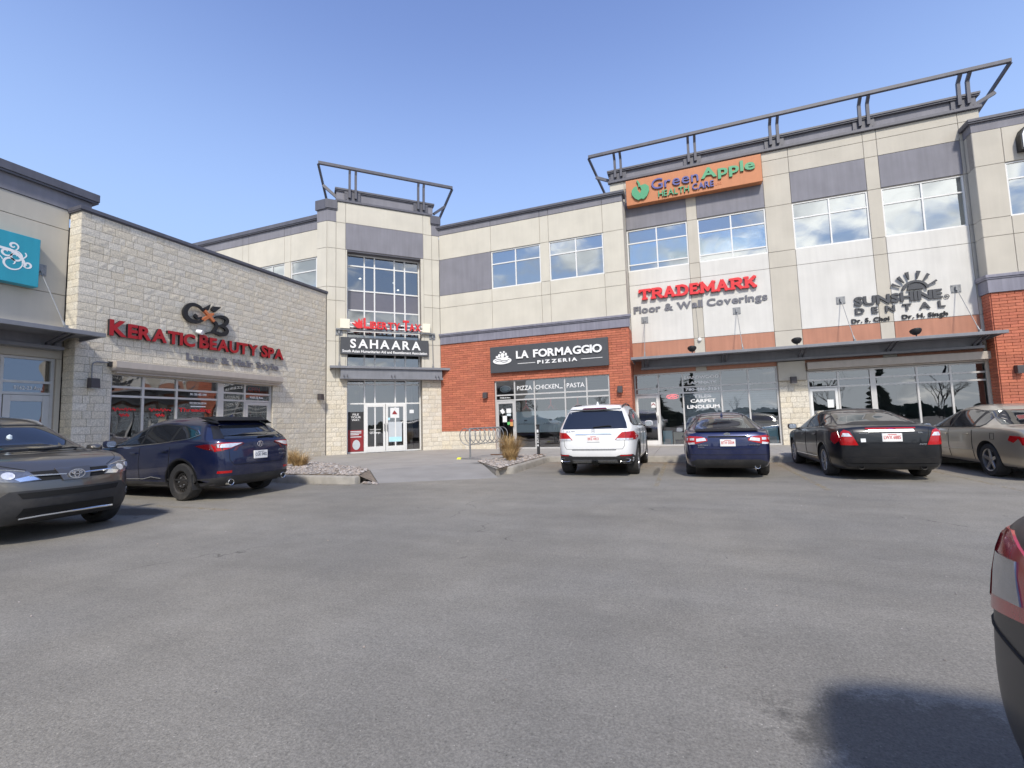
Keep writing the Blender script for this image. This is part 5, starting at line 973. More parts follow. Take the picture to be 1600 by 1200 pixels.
pmat('tail_red', (0.40, 0.008, 0.010), 0.16, spec=0.5, var=0.12, scale=18, coat=0.25)
pmat('tail_dark', (0.09, 0.003, 0.005), 0.12, spec=0.6, var=0, coat=0.8)
pmat('lamp_clear', (0.72, 0.73, 0.75), 0.1, metal=0.35, var=0.2, scale=20, coat=0.9)
pmat('lamp_inner', (0.20, 0.21, 0.23), 0.15, metal=0.6, var=0.2, scale=30, coat=0.9)
pmat('plate', (0.78, 0.77, 0.75), 0.5, var=0.05)
pmat('plate_text', (0.55, 0.06, 0.06), 0.6, var=0)
class Car:
    def __init__(s, name, label, loc, rotz, sp):
        s.sp = sp; s.root = thing(name, loc, label, 'car', 'cars parked in the lot', rotz); ORG[s.root.name] = Vector((0, 0, 0)); s.paint = sp['paint']
        s.body()
    # --- lofted body, subdivided, wheel arches cut out
    def body(s):
        p = s.sp; rings = []
        for st in p['st']:
            x, w, zb, zs, wr, zr, zt = st[:7]; k = st[7] if len(st) > 7 else (0,)*9
            lv = [(w*0.90, zb), (w*0.975, zb+0.13), (w, zb+(zs-zb)*0.56), (w*0.985, zs-0.03), (w*p.get('belt', 0.955), zs+0.035), (wr, zr)]
            pts = [(x+k[0], 0, zb), (x+k[0], lv[0][0]*0.6, zb)] + [(x+k[1+i], a, b) for i, (a, b) in enumerate(lv)] + [(x+k[7], wr*0.6, zr+(zt-zr)*0.72), (x+k[8], 0, zt)]
            rings.append(pts)
        bm = bmesh.new(); V = []
        for pts in rings:
            full = pts + [(a, -b, c) for a, b, c in pts[-2:0:-1]]; V.append([bm.verts.new(q) for q in full])
        n = len(V[0])
        for i in range(len(V)-1):
            for j in range(n):
                bm.faces.new((V[i][j], V[i][(j+1) % n], V[i+1][(j+1) % n], V[i+1][j]))
        def cap(ring, sgn, bulge):
            rows = []
            for lv in range(6):
                a, b = ring[2+lv], ring[n-2-lv]
                if lv == 0: mid = [ring[1], ring[0], ring[n-1]]
                elif lv == 5: mid = [ring[8], ring[9], ring[10]]
                else:
                    mid = []
                    for f, bl in ((0.6, 0.75), (0, 1.0), (-0.6, 0.75)):
                        c = a.co.copy(); mid.append(bm.verts.new((c.x+sgn*bulge[lv]*bl, c.y*f, c.z)))
                rows.append([a]+mid+[b])
            for r in range(5):
                for c in range(4): bm.faces.new((rows[r][c], rows[r][c+1], rows[r+1][c+1], rows[r+1][c]))
        cap(V[0], 1, p.get('bulge_f', (0, .10, .11, .10, .08, 0))); cap(V[-1], -1, p.get('bulge_r', (0, .07, .08, .07, .06, 0)))
        bmesh.ops.recalc_face_normals(bm, faces=bm.faces)
        cr = bm.edges.layers.float.new('crease_edge')
        for i in range(len(V)-1):
            for j, c in p.get('crease', {5: .35, 6: .25}).items():
                for jj in (j, n-j):
                    e = bm.edges.get((V[i][jj % n], V[i+1][jj % n]))
                    if e: e[cr] = c
        me = bpy.data.meshes.new('body'); bm.to_mesh(me); bm.free()
        o = bpy.data.objects.new('body', me); COL.objects.link(o); sb = o.modifiers.new('s', 'SUBSURF'); sb.levels = 3; sb.subdivision_type = 'CATMULL_CLARK'
        m2 = bpy.data.meshes.new_from_object(o.evaluated_get(bpy.context.evaluated_depsgraph_get())); o.modifiers.clear(); o.data = m2; bpy.data.meshes.remove(me)
        # fit to the true length, width and height
        xs = [v.co.x for v in m2.vertices]; ys = [v.co.y for v in m2.vertices]; zs = [v.co.z for v in m2.vertices]
        sx = p['L']/(max(xs)-min(xs)); cx = (max(xs)+min(xs))/2; sy = p['W']/(max(ys)-min(ys)); z0 = min(zs); sz = (p['H']-p['gc'])/(max(zs)-z0)
        for v in m2.vertices: v.co = ((v.co.x-cx)*sx, v.co.y*sy, p['gc']+(v.co.z-z0)*sz)
        bmf = bmesh.new(); bmf.from_mesh(m2); s.bvh = BVHTree.FromBMesh(bmf); bmf.free()
        # wheel arches
        ra = p['r']+p.get('arch', 0.055); cut = MB(); 
        for ax in p['axles']:
            for sg in (-1, 1): cut.lathe([(ra, 0.0), (ra, 0.5)], (ax, sg*(p['W']/2-0.34), p['r']+0.01), (0, sg, 0), 40)
        co = link('cut', cut.mesh('cut', None)); bo = o.modifiers.new('b', 'BOOLEAN'); bo.operation = 'DIFFERENCE'; bo.object = co; bo.solver = 'EXACT'
        bpy.context.view_layer.update(); m3 = bpy.data.meshes.new_from_object(o.evaluated_get(bpy.context.evaluated_depsgraph_get())); o.modifiers.clear(); o.data = m3
        bpy.data.objects.remove(co); bpy.data.meshes.remove(m2)
        m3.materials.clear(); m3.materials.append(M[s.paint]); m3.materials.append(M['soft_black'])
        for f in m3.polygons:
            c = f.center; f.use_smooth = True
            for ax in p['axles']:
                if math.hypot(c.x-ax, c.z-p['r']-0.01) < ra*1.004 and abs(c.y) < p['W']/2-0.02: f.material_index = 1
            if f.normal.z < -0.7 and c.z < p['gc']+0.06: f.material_index = 1
        m3.set_sharp_from_angle(angle=R(42)); o.parent = s.root; s.o = o; m3.name = 'body'
    # --- parts wrapped onto the body
    def project(s, view, a, b, off):
        d, org = {'rear': (Vector((1, 0, 0)), Vector((-9, a, b))), 'front': (Vector((-1, 0, 0)), Vector((9, a, b))), 'left': (Vector((0, -1, 0)), Vector((a, 9, b))), 'right': (Vector((0, 1, 0)), Vector((a, -9, b))), 'top': (Vector((0, 0, -1)), Vector((a, b, 9)))}[view]
        h, nr, _, _ = s.bvh.ray_cast(org, d)
        if h is None:
            best = None
            h, nr, _, _ = s.bvh.find_nearest(org + d*7.0)
        if nr.dot(d) > 0: nr = -nr
        return h + nr*off, d
    def patch(s, name, poly, view, mat, off=0.004, parent=None, mirror=True, grid=0.07, skirt=0.02, label=None):
        out = []
        for sg in ((1, -1) if mirror else (1,)):
            vw = view; pl = poly
            if view in ('rear', 'front'): pl = [(a*sg, b) for a, b in poly]
            elif view == 'top': pl = [(a, b*sg) for a, b in poly]
            elif sg < 0: vw = 'right' if view == 'left' else 'left'
            bm = bmesh.new(); vs = [bm.verts.new((a, b, 0)) for a, b in pl]; bm.faces.new(vs); bmesh.ops.triangulate(bm, faces=bm.faces[:])
            for ax in (0, 1):
                lo = min(q[ax] for q in pl); hi = max(q[ax] for q in pl); c = lo+grid
                while c < hi-0.01:
                    bmesh.ops.bisect_plane(bm, geom=bm.verts[:]+bm.edges[:]+bm.faces[:], plane_co=(c, 0, 0) if ax == 0 else (0, c, 0), plane_no=(1, 0, 0) if ax == 0 else (0, 1, 0)); c += grid
            bm.verts.ensure_lookup_table()
            d = None
            for v in bm.verts: v.co, d = s.project(vw, v.co.x, v.co.y, off)
            bd = [e for e in bm.edges if e.is_boundary]; r = bmesh.ops.extrude_edge_only(bm, edges=bd)
            for g_ in r['geom']:
                if isinstance(g_, bmesh.types.BMVert): g_.co += d*skirt
            bmesh.ops.recalc_face_normals(bm, faces=bm.faces)
            me = bpy.data.meshes.new(name); bm.to_mesh(me); bm.free(); me.materials.append(M[mat]); me.polygons.foreach_set('use_smooth', [True]*len(me.polygons)); me.set_sharp_from_angle(angle=R(45))
            o = link(name, me, parent or s.root); out.append(o)
            # front faces should look outwards
            if label: o['label'] = label
        return out
    def line(s, name, pts, view, w=0.009, mat='gap', off=0.0015, mirror=True, parent=None, h=None):
        """a shut line or thin trim following the body"""
        for sg in ((1, -1) if mirror else (1,)):
            vw = view
            if sg < 0 and view in ('left', 'right'): vw = 'right' if view == 'left' else 'left'
            q = []
            for i in range(len(pts)-1):
                (a0, b0), (a1, b1) = pts[i], pts[i+1]; n = max(2, int(math.hypot(a1-a0, b1-b0)/0.05))
                for k in range(n): q.append((a0+(a1-a0)*k/n, b0+(b1-b0)*k/n))
            q.append(pts[-1])
            if view in ('rear', 'front'): q = [(a*sg, b) for a, b in q]
            if view == 'top': q = [(a, b*sg) for a, b in q]
            mb = MB(); mb.tube([s.project(vw, a, b, off)[0] for a, b in q], w/2, 5); mb.build(name, mat, parent or s.root, True)
    def wheel(s, style):
        p = s.sp; r = p['r']; tw_ = p.get('tw', 0.225)
        for ax in p['axles']:
            for sg in (1, -1):
                w = bpy.data.objects.new('wheel', None); COL.objects.link(w); w.parent = s.root; w.location = (ax, sg*(p['W']/2-tw_/2-0.025), r); ORG[w.name] = Vector((0, 0, 0)); w.empty_display_size = 0.1
                rr = r*p.get('rimf', 0.68); h = tw_/2
                t = MB(); t.lathe([(rr*0.98, -h*0.9), (rr*1.04, -h), (r*0.93, -h), (r*0.985, -h*0.8), (r, -h*0.5), (r, h*0.5), (r*0.985, h*0.8), (r*0.93, h), (rr*1.04, h), (rr*0.98, h*0.9)], (0, 0, 0), (0, sg, 0), 36, close=False)
                t.build('tyre', 'rubber', w, True)
                m = MB(); rimm = 'wheel_steel' if style == 'steel' else 'wheel_alloy'
                m.lathe([(rr*1.02, h*0.86), (rr*1.0, h*0.95), (rr*0.93, h*0.86), (rr*0.90, h*0.3), (rr*0.90, -h*0.8)], (0, 0, 0), (0, sg, 0), 36, close=False)
                if style == 'steel':
                    m.lathe([(rr*0.92, h*0.45), (rr*0.78, h*0.60), (rr*0.60, h*0.50), (rr*0.52, h*0.72), (rr*0.30, h*0.66), (rr*0.26, h*0.75), (rr*0.01, h*0.75)], (0, 0, 0), (0, sg, 0), 36, close=False)
                    m.build('rim', rimm, w, True); hb = MB()
                    for k in range(16):
                        a = 2*math.pi*k/16; c = Vector((math.cos(a)*rr*0.70, sg*h*0.555, math.sin(a)*rr*0.70)); hb.lathe([(0.018, 0), (0.018, 0.012)], c, (0, sg, 0), 8)
                    hb.build('vent_holes', 'gap', w); nb = MB()
                    for k in range(5):
                        a = 2*math.pi*k/5; nb.lathe([(0.012, 0), (0.012, 0.02)], (math.cos(a)*rr*0.38, sg*h*0.69, math.sin(a)*rr*0.38), (0, sg, 0), 6)
                    nb.build('wheel_nuts', 'galv', w)
                else:
                    m.build('rim', rimm, w, True); sk = MB(); ns = style
                    for k in range(ns):
                        a = 2*math.pi*k/ns+0.3; ca, sa = math.cos(a), math.sin(a); wd = rr*(0.30 if ns <= 5 else (0.22 if ns < 8 else 0.15))
                        def pt(rad, tan, dep): return Vector((ca*rad-sa*tan, sg*dep, sa*rad+ca*tan))
                        sk.hexa([pt(rr*0.12, -wd*0.6, h*0.45), pt(rr*0.12, wd*0.6, h*0.45), pt(rr*0.96, wd*0.42, h*0.5), pt(rr*0.96, -wd*0.42, h*0.5), pt(rr*0.12, -wd*0.55, h*0.72), pt(rr*0.12, wd*0.55, h*0.72), pt(rr*0.96, wd*0.38, h*0.86), pt(rr*0.96, -wd*0.38, h*0.86)])
                    sk.lathe([(rr*0.24, h*0.4), (rr*0.24, h*0.74), (rr*0.18, h*0.80), (rr*0.01, h*0.80)], (0, 0, 0), (0, sg, 0), 20, close=False); bev(sk.build('spokes', rimm, w), 0.006)
                    bd = MB(); bd.lathe([(rr*0.90, -h*0.2), (rr*0.01, -h*0.2)], (0, 0, 0), (0, sg, 0), 24, close=False); bd.build('brake_disc', 'gap', w)
    def mirror(s, x, z, mat, w=0.20, h=0.14, out=0.13):
        for sg in (1, -1):
            base, _ = s.project('left' if sg > 0 else 'right', x, z-0.03, 0); mb = MB(); n = 10
            c = base+Vector((-0.02, sg*(out+0.02), 0.06)); V = []
            rows = [(-0.09, 0.80), (-0.05, 0.97), (0.0, 1.0), (0.05, 0.85), (0.085, 0.5), (0.10, 0.2)]
            for dx, k in rows:
                for i in range(n):
                    a = 2*math.pi*i/n; cs, sn = math.cos(a), math.sin(a); e = 0.62
                    V.append(c+Vector((dx, math.copysign(abs(cs)**e, cs)*w/2*k, math.copysign(abs(sn)**e, sn)*h/2*k)))
            F = [[i*n+j, i*n+(j+1) % n, (i+1)*n+(j+1) % n, (i+1)*n+j] for i in range(len(rows)-1) for j in range(n)] + [list(range((len(rows)-1)*n, len(rows)*n))]
            mb.add(V, F); o = mb.build('mirror', mat, s.root, True)
            g_ = MB(); g_.add([c+Vector((-0.088, math.copysign(abs(math.cos(2*math.pi*i/n))**0.62, math.cos(2*math.pi*i/n))*w/2*0.78, math.copysign(abs(math.sin(2*math.pi*i/n))**0.62, math.sin(2*math.pi*i/n))*h/2*0.78)) for i in range(n)], [list(range(n))]); g_.build('mirror_glass', 'chrome', o)
            ar = MB(); ar.bar(base-Vector((0, sg*0.02, 0)), c+Vector((0, 0, -h*0.32)), 0.07, 0.035); ar.build('mirror_arm', 'seal', o)
    def handle(s, x, z, mat, L=0.19):
        for sg in (1, -1):
            p0, _ = s.project('left' if sg > 0 else 'right', x-L/2, z, 0.03); p1, _ = s.project('left' if sg > 0 else 'right', x+L/2, z, 0.03); mb = MB(); mb.bar(p0, p1, 0.02, 0.032); o = bev(mb.build('door_handle', mat, s.root), 0.008)
    def plate(s, view, z, text, w=0.30, h=0.15, y=0.0, tmat='plate_text'):
        p0, d = s.project(view, y, z, 0); d = -d; sg = 1 if d.x > 0 else -1
        fr = Fr(0, 0, 0, sg); x = max(abs(s.project(view, y+a, z+b, 0)[0].x) for a in (-w/2, w/2) for b in (-h/2, h/2))+0.004
        fr.o = Vector((sg*x, y, 0)); mb = MB(); mb.fbox(fr, -w/2, w/2, z-h/2, z+h/2, -0.03, 0.012); o = bev(mb.build('licence_plate', 'plate', s.root), 0.006)
        lettering(fr, text, -w*0.42, w*0.42, z-h*0.18, z+h*0.22, 0.0125, tmat, o, depth=0.002, off=0.015); q = MB(); q.fbox(fr, -w*0.22, w*0.22, z+h*0.32, z+h*0.40, 0.0125, 0.014); q.build('plate_print', tmat, o); return o
    def exhaust(s, y, z, rx=0.05, rz=None, mat='chrome', out=0.02):
        rz = rz or rx
        for sg in ((1, -1) if isinstance(y, tuple) else (1,)):
            yy = y[0]*sg if isinstance(y, tuple) else y; p0, _ = s.project('rear', yy, z, 0); x = min(p0.x, s.sp.get('exx', p0.x)); mb = MB(); n = 20; V = []
            for (dx, k) in ((0.12, 1.0), (-out, 1.0), (-out-0.004, 0.94), (-out, 0.84), (0.10, 0.82)):
                for i in range(n): a = 2*math.pi*i/n; V.append(Vector((x+dx, yy+math.cos(a)*rx*k, z+math.sin(a)*rz*k)))
            F = [[i*n+j, i*n+(j+1) % n, (i+1)*n+(j+1) % n, (i+1)*n+j] for i in range(4) for j in range(n)]; mb.add(V, F); o = mb.build('exhaust_tip', mat, s.root, True)
            k = MB(); k.add([Vector((x+0.02, yy+math.cos(2*math.pi*i/n)*rx*0.83, z+math.sin(2*math.pi*i/n)*rz*0.83)) for i in range(n)], [list(range(n))]); k.build('exhaust_bore', 'gap', o)
    def arches(s, wdt=0.06, mat='cladding', off=0.012):
        p = s.sp; ra = p['r']+p.get('arch', 0.055)
        for ax in p['axles']:
            a0, a1 = p.get('arch_a', (-12, 192)); n = 22; an = [R(a0+(a1-a0)*i/n) for i in range(n+1)]; cz = p['r']+0.01
            for i0 in (0, n//2):
                seg = an[i0:i0+n//2+1]
                po = [(ax+(ra+wdt)*math.cos(a), cz+(ra+wdt)*math.sin(a)) for a in seg] + [(ax+(ra-0.004)*math.cos(a), cz+(ra-0.004)*math.sin(a)) for a in reversed(seg)]
                s.patch('arch_trim', po, 'left', mat, off, grid=0.2)
    def fin(s, x, mat):
        p0, _ = s.project('top', x, 0, 0); mb = MB(); mb.add([p0+Vector(v) for v in ((0.10, 0, -0.01), (-0.07, 0.03, -0.01), (-0.07, -0.03, -0.01), (-0.06, 0.008, 0.065), (-0.06, -0.008, 0.065), (-0.03, 0, 0.06))], [(0, 1, 3, 5), (0, 5, 4, 2), (1, 2, 4, 3), (5, 3, 4)]); mb.build('antenna_fin', mat, s.root)
    def emblem(s, view, y, z, rx, rz, kind, mat='chrome'):
        p0, d = s.project(view, y, z, 0.006); sg = 1 if view == 'front' else -1; fr = Fr(0, 0, 0, sg); fr.o = Vector((p0.x, 0, 0)); yc = y*sg if False else 0; mb = MB(); c = (0, z)
        if kind == 'ovals':
            for cc, ax, az in ((c, rx, rz), ((0, z+rz*0.28), rx*0.62, rz*0.38), (c, rx*0.30, rz*0.86)): ribbon(fr, ellipse(cc, ax, az, 20, 0, 360)+[(cc[0]+ax, cc[1])], rx*0.15, 0.0, 0.012, mb, 2)
        elif kind == 'caliper':
            ribbon(fr, ellipse(c, rx, rz, 20, 0, 360)+[(rx, z)], rx*0.2, 0.0, 0.010, mb, 2); ribbon(fr, [(-rx*0.42, z-rz*0.8), (-rx*0.1, z+rz*0.75)], rx*0.22, 0, 0.012, mb); ribbon(fr, [(rx*0.42, z-rz*0.8), (rx*0.1, z+rz*0.75)], rx*0.22, 0, 0.012, mb); ribbon(fr, [(-rx*0.25, z-rz*0.15), (rx*0.25, z-rz*0.15)], rx*0.16, 0, 0.013, mb)
        elif kind == 'star':
            ribbon(fr, ellipse(c, rx, rz, 20, 0, 360)+[(rx, z)], rx*0.14, 0.0, 0.010, mb, 2)
            for a in (90, 210, 330): ribbon(fr, [(0, z), (rx*math.cos(R(a)), z+rz*math.sin(R(a)))], rx*0.2, 0, 0.012, mb)
        elif kind == 'stars_oval':
            plate_poly(fr, ellipse(c, rx, rz, 20), 0, 0.008, mb)
        elif kind == 'oval':
            plate_poly(fr, ellipse(c, rx, rz, 20), 0, 0.010, mb)
        return mb.build('emblem', mat, s.root)
    def badge(s, text, y0, y1, z, h, mat='chrome', view='rear'):
        p0, _ = s.project(view, (y0+y1)/2, z, 0); sg = 1 if view == 'front' else -1; fr = Fr(0, 0, 0, sg); fr.o = Vector((-max(abs(s.project(view, yy, z, 0)[0].x) for yy in (y0, y1))-0.003, 0, 0)); a, b = (-y0, -y1) if sg < 0 else (y0, y1)
        if a > b: a, b = b, a
        return lettering(fr, text, a, b, z, z+h, 0.0, mat, s.root, 'badge', depth=0.006, off=0.01)
    def wiper(s, pts, view='rear'):
        mb = MB(); mb.tube([s.project(view, a, b, 0.02)[0] for a, b in pts], 0.012, 6); mb.build('wiper', 'gap', s.root)
    def rails(s, x0, x1, y, mat, lift=0.045, r=0.018):
        for sg in (1, -1):
            q = []; n = 14
            for i in range(n+1):
                x = x0+(x1-x0)*i/n; p0, _ = s.project('top', x, y*sg, 0); e = math.sin(math.pi*i/n)**0.35; q.append(p0+Vector((0, 0, lift*e-0.008)))
            mb = MB(); mb.tube(q, r, 8); mb.build('roof_bar', mat, s.root, True)
def mono(*ks): return ks
# station = (x, half width, bottom z, shoulder z, roof-edge half width, roof-edge z, top z, per-level x shift)
def suv_stations(L, W, H, gc, hood, belt, xc, xw, xq, wr, nose=0.0, tailx=None, slope=0.42, belt_r=None):
    f = L/2; w = W/2; br = belt_r or belt+0.04; tl = tailx or (0.10, 0.10, 0.0, 0.0, 0.03, 0.09, slope, slope, slope)
    return [(f-0.16, w*0.80, gc+0.02, hood-0.16, w*0.62, hood-0.07, hood-0.06, (-.02, -.02, .03, .05, .02, -.06, -.09, -.03, 0.0)),
            (f-0.36, w*0.93, gc, hood-0.06, w*0.72, hood-0.01, hood+0.01), (f-0.85, w*0.985, gc, hood+0.01, w*0.76, hood+0.06, hood+0.08), (xc+0.10, w, gc, belt-0.03, w*0.78, belt+0.055, belt+0.085),
            (xc, w, gc, belt, w*0.80, belt+0.075, belt+0.115), (xw, w, gc, belt+0.01, wr, H-0.12, H-0.05), ((xw+xq)/2+0.1, w, gc, belt+0.02, wr, H-0.075, H), (xq, w*0.995, gc, br, wr*0.97, H-0.10, H-0.03),
            (-f+0.62, w*0.985, gc, br, wr*0.95, H-0.14, H-0.055), (-f+0.02, w*0.90, gc+0.05, br, wr*0.90, H-0.20, H-0.115, tl)]
def sedan_stations(L, W, H, gc, hood, belt, xc, xw, xq, xd, deck, wr, belt_r=None):
    f = L/2; w = W/2; br = belt_r or belt+0.02
    return [(f-0.16, w*0.78, gc+0.02, hood-0.14, w*0.60, hood-0.06, hood-0.05, (-.02, -.02, .03, .05, .02, -.05, -.08, -.03, 0.0)),
            (f-0.36, w*0.92, gc, hood-0.07, w*0.70, hood-0.02, hood), (f-0.85, w*0.98, gc, hood-0.01, w*0.74, hood+0.045, hood+0.065), (xc+0.12, w, gc, belt-0.04, w*0.76, belt+0.035, belt+0.06),
            (xc, w, gc, belt-0.02, w*0.78, belt+0.05, belt+0.085), (xw, w, gc, belt, wr, H-0.10, H-0.035), ((xw+xq)/2, w, gc, belt+0.01, wr, H-0.065, H), (xq, w, gc, br, wr*0.96, H-0.12, H-0.05),
            (xd, w*0.985, gc, br+0.01, w*0.74, deck+0.005, deck+0.03), (xd-0.12, w*0.98, gc, br+0.01, w*0.74, deck-0.005, deck+0.015), (-f+0.22, w*0.94, gc+0.02, deck-0.08, w*0.74, deck-0.015, deck+0.01), (-f+0.02, w*0.86, gc+0.05, deck-0.12, w*0.70, deck-0.03, deck-0.01, (.10, .10, .02, .0, .01, .04, .05, .04, .03))]
def side_glass(c, outline, splits, seal=0.018, gm='car_glass'):
    """outline of the side windows (x,z) anticlockwise; splits = x of the pillars; glass panes sit on a black surround"""
    c.patch('window_surround', outline, 'left', 'seal', 0.002)
    cx = sum(p[0] for p in outline)/len(outline); cz = sum(p[1] for p in outline)/len(outline)
    xs = [min(p[0] for p in outline)-1]+sorted(splits)+[max(p[0] for p in outline)+1]
    for a, b in zip(xs[:-1], xs[1:]):
        q = outline if poly_area(outline) > 0 else outline[::-1]
        q = clip(q, (b-0.018, 0), (b-0.018, 1)); q = clip(q, (a+0.018, 1), (a+0.018, 0))
        if len(q) < 3: continue
        mx = sum(p[0] for p in q)/len(q); mz = sum(p[1] for p in q)/len(q)
        q = [(mx+(x-mx)*(1-seal*1.6/max(0.1, (max(p[0] for p in q)-min(p[0] for p in q))/2)), mz+(z-mz)*(1-seal*1.5/max(0.1, (max(p[1] for p in q)-min(p[1] for p in q))/2))) for x, z in q]
        if abs(poly_area(q)) > 0.006: c.patch('side_window', q, 'left', gm, 0.006)
# ---- white SUV, rear view
W = 1.935; L = 4.82; H = 1.77
c = Car('white_suv', 'white SUV parked nose-in before the pizzeria, seen from behind', (-2.08, 13.28, 0), R(90.5), dict(L=L, W=W, H=H, gc=0.25, r=0.375, axles=(1.43, -1.485), paint='paint_white', tw=0.275, arch=0.05,
    st=suv_stations(L, W, H, 0.25, 1.00, 1.10, 0.95, 0.25, -1.35, 0.745, slope=0.36, belt_r=1.13)))
c.wheel(10)
side_glass(c, [(0.86, 1.16), (0.22, 1.56), (-0.45, 1.62), (-1.25, 1.58), (-1.85, 1.44), (-1.98, 1.28), (-1.90, 1.20), (-0.5, 1.16)], [-0.02, -1.02, -1.12])
c.patch('windshield', [(-0.68, 1.18), (0.68, 1.18), (0.58, 1.58), (-0.58, 1.58)], 'front', 'car_glass', 0.004, mirror=False)
c.patch('rear_window', [(-0.775, 1.13), (0.775, 1.13), (0.745, 1.26), (0.64, 1.545), (0.30, 1.575), (-0.30, 1.575), (-0.64, 1.545), (-0.745, 1.26)], 'rear', 'car_glass', 0.005, mirror=False, label='dark tinted rear window')
c.patch('spoiler', [(-0.60, 1.575), (0.60, 1.575), (0.58, 1.64), (-0.58, 1.64)], 'rear', 'paint_white', 0.05, mirror=False, skirt=0.08); c.patch('brake_light', [(-0.30, 1.565), (0.30, 1.565), (0.27, 1.60), (-0.27, 1.60)], 'rear', 'tail_dark', 0.054, mirror=False)
for o in c.patch('tail_light', [(0.50, 0.875), (0.93, 0.865), (0.955, 0.93), (0.90, 1.06), (0.66, 1.045), (0.58, 0.97)], 'rear', 'tail_red', 0.010): pass
c.patch('light_strip', [(0.53, 0.868), (0.935, 0.858), (0.93, 0.90), (0.545, 0.91)], 'rear', 'lamp_clear', 0.014); c.patch('light_divider', [(0.735, 0.87), (0.745, 0.87), (0.745, 1.05), (0.735, 1.05)], 'rear', 'tail_dark', 0.013)
c.patch('tail_light', [(-2.20, 0.87), (-2.30, 1.05), (-2.05, 1.03), (-1.98, 0.93)], 'left', 'tail_red', 0.008)
c.patch('chrome_bar', [(-0.43, 1.00), (0.43, 1.00), (0.40, 1.028), (-0.40, 1.028)], 'rear', 'chrome', 0.016, mirror=False); c.emblem('rear', 0, 1.085, 0.045, 0.045, 'star')
c.plate('rear', 0.90, 'BRZ 4413'); c.badge('GLE 400', 0.66, 0.44, 1.075, 0.03); c.wiper([(0.0, 1.16), (-0.35, 1.19), (-0.42, 1.18)])
c.line('shut_line', [(-0.73, 1.12), (-0.71, 0.74), (-0.66, 0.66), (0.66, 0.66), (0.71, 0.74), (0.73, 1.12)], 'rear', 0.008, mirror=False); c.patch('sill_plate', [(-0.52, 0.635), (0.52, 0.635), (0.52, 0.66), (-0.52, 0.66)], 'rear', 'chrome', 0.008, mirror=False)
c.patch('lower_bumper', [(-0.90, 0.33), (0.90, 0.33), (0.90, 0.47), (0.86, 0.53), (0.62, 0.53), (0.50, 0.49), (-0.50, 0.49), (-0.62, 0.53), (-0.86, 0.53), (-0.90, 0.47)], 'rear', 'cladding', 0.012, mirror=False)
c.patch('diffuser', [(-0.55, 0.33), (0.55, 0.33), (0.52, 0.42), (-0.52, 0.42)], 'rear', 'lamp_inner', 0.018, mirror=False); c.patch('reflector', [(0.60, 0.50), (0.84, 0.50), (0.84, 0.525), (0.60, 0.525)], 'rear', 'tail_red', 0.018)
c.exhaust((0.70,), 0.40, 0.135, 0.045); c.patch('tow_hitch', [(-0.07, 0.30), (0.07, 0.30), (0.07, 0.40), (-0.07, 0.40)], 'rear', 'gap', 0.05, mirror=False)
for x in (0.95, -0.08, -1.08): c.line('shut_line', [(x, 1.10), (x+0.02, 0.75), (x, 0.42)], 'left')
c.handle(0.12, 0.98, 'paint_white'); c.handle(-0.92, 1.0, 'paint_white'); c.mirror(0.78, 1.17, 'paint_white', 0.24, 0.18); c.arches(0.045, 'cladding'); c.fin(-1.5, 'paint_white'); c.rails(0.25, -1.75, 0.62, 'soft_black', 0.05)
c.patch('rocker', [(-1.02, 0.28), (0.98, 0.28), (0.98, 0.36), (-1.02, 0.36)], 'left', 'cladding', 0.01)
c.patch('head_light', [(0.45, 0.80), (0.88, 0.80), (0.86, 0.93), (0.55, 0.92)], 'front', 'lamp_clear', 0.01); c.patch('grille', [(-0.42, 0.62), (0.42, 0.62), (0.50, 0.86), (-0.50, 0.86)], 'front', 'gap', 0.01, mirror=False)
# ---- blue sedan, rear view
L, W, H = 4.63, 1.777, 1.455
c = Car('blue_sedan', 'dark blue sedan seen squarely from behind before the flooring shop', (0.82, 13.22, 0), R(90), dict(L=L, W=W, H=H, gc=0.19, r=0.32, axles=(1.33, -1.34), paint='paint_blue', tw=0.205, arch=0.05,
    st=sedan_stations(L, W, H, 0.19, 0.84, 0.90, 0.92, 0.28, -0.98, -1.72, 1.02, 0.605, belt_r=0.98)))
c.wheel(5)
side_glass(c, [(0.88, 0.95), (0.25, 1.33), (-0.35, 1.385), (-0.95, 1.33), (-1.45, 1.10), (-1.38, 1.04), (-0.4, 0.97)], [-0.08, -0.98])
c.patch('windshield', [(-0.64, 0.98), (0.64, 0.98), (0.50, 1.33), (-0.50, 1.33)], 'front', 'car_glass', 0.004, mirror=False)
c.patch('rear_window_surround', [(-0.655, 1.05), (0.655, 1.05), (0.50, 1.365), (-0.50, 1.365)], 'rear', 'seal', 0.002, mirror=False); c.patch('rear_window', [(-0.63, 1.06), (0.63, 1.06), (0.48, 1.35), (-0.48, 1.35)], 'rear', 'car_glass', 0.005, mirror=False)
c.patch('lip_spoiler', [(-0.62, 1.00), (0.62, 1.00), (0.64, 1.035), (-0.64, 1.035)], 'rear', 'gap', 0.03, mirror=False, skirt=0.06)
for o in c.patch('tail_light', [(0.40, 0.815), (0.62, 0.76), (0.77, 0.735), (0.80, 0.76), (0.81, 0.89), (0.76, 0.925), (0.50, 0.905), (0.40, 0.86)], 'rear', 'tail_red', 0.010): pass
c.patch('light_strip', [(0.42, 0.825), (0.62, 0.80), (0.62, 0.865), (0.45, 0.885)], 'rear', 'lamp_clear', 0.015); c.patch('light_strip', [(0.65, 0.745), (0.77, 0.738), (0.785, 0.775), (0.66, 0.79)], 'rear', 'lamp_clear', 0.015); c.patch('light_strip', [(0.66, 0.83), (0.80, 0.83), (0.80, 0.875), (0.66, 0.88)], 'rear', 'lamp_clear', 0.015)
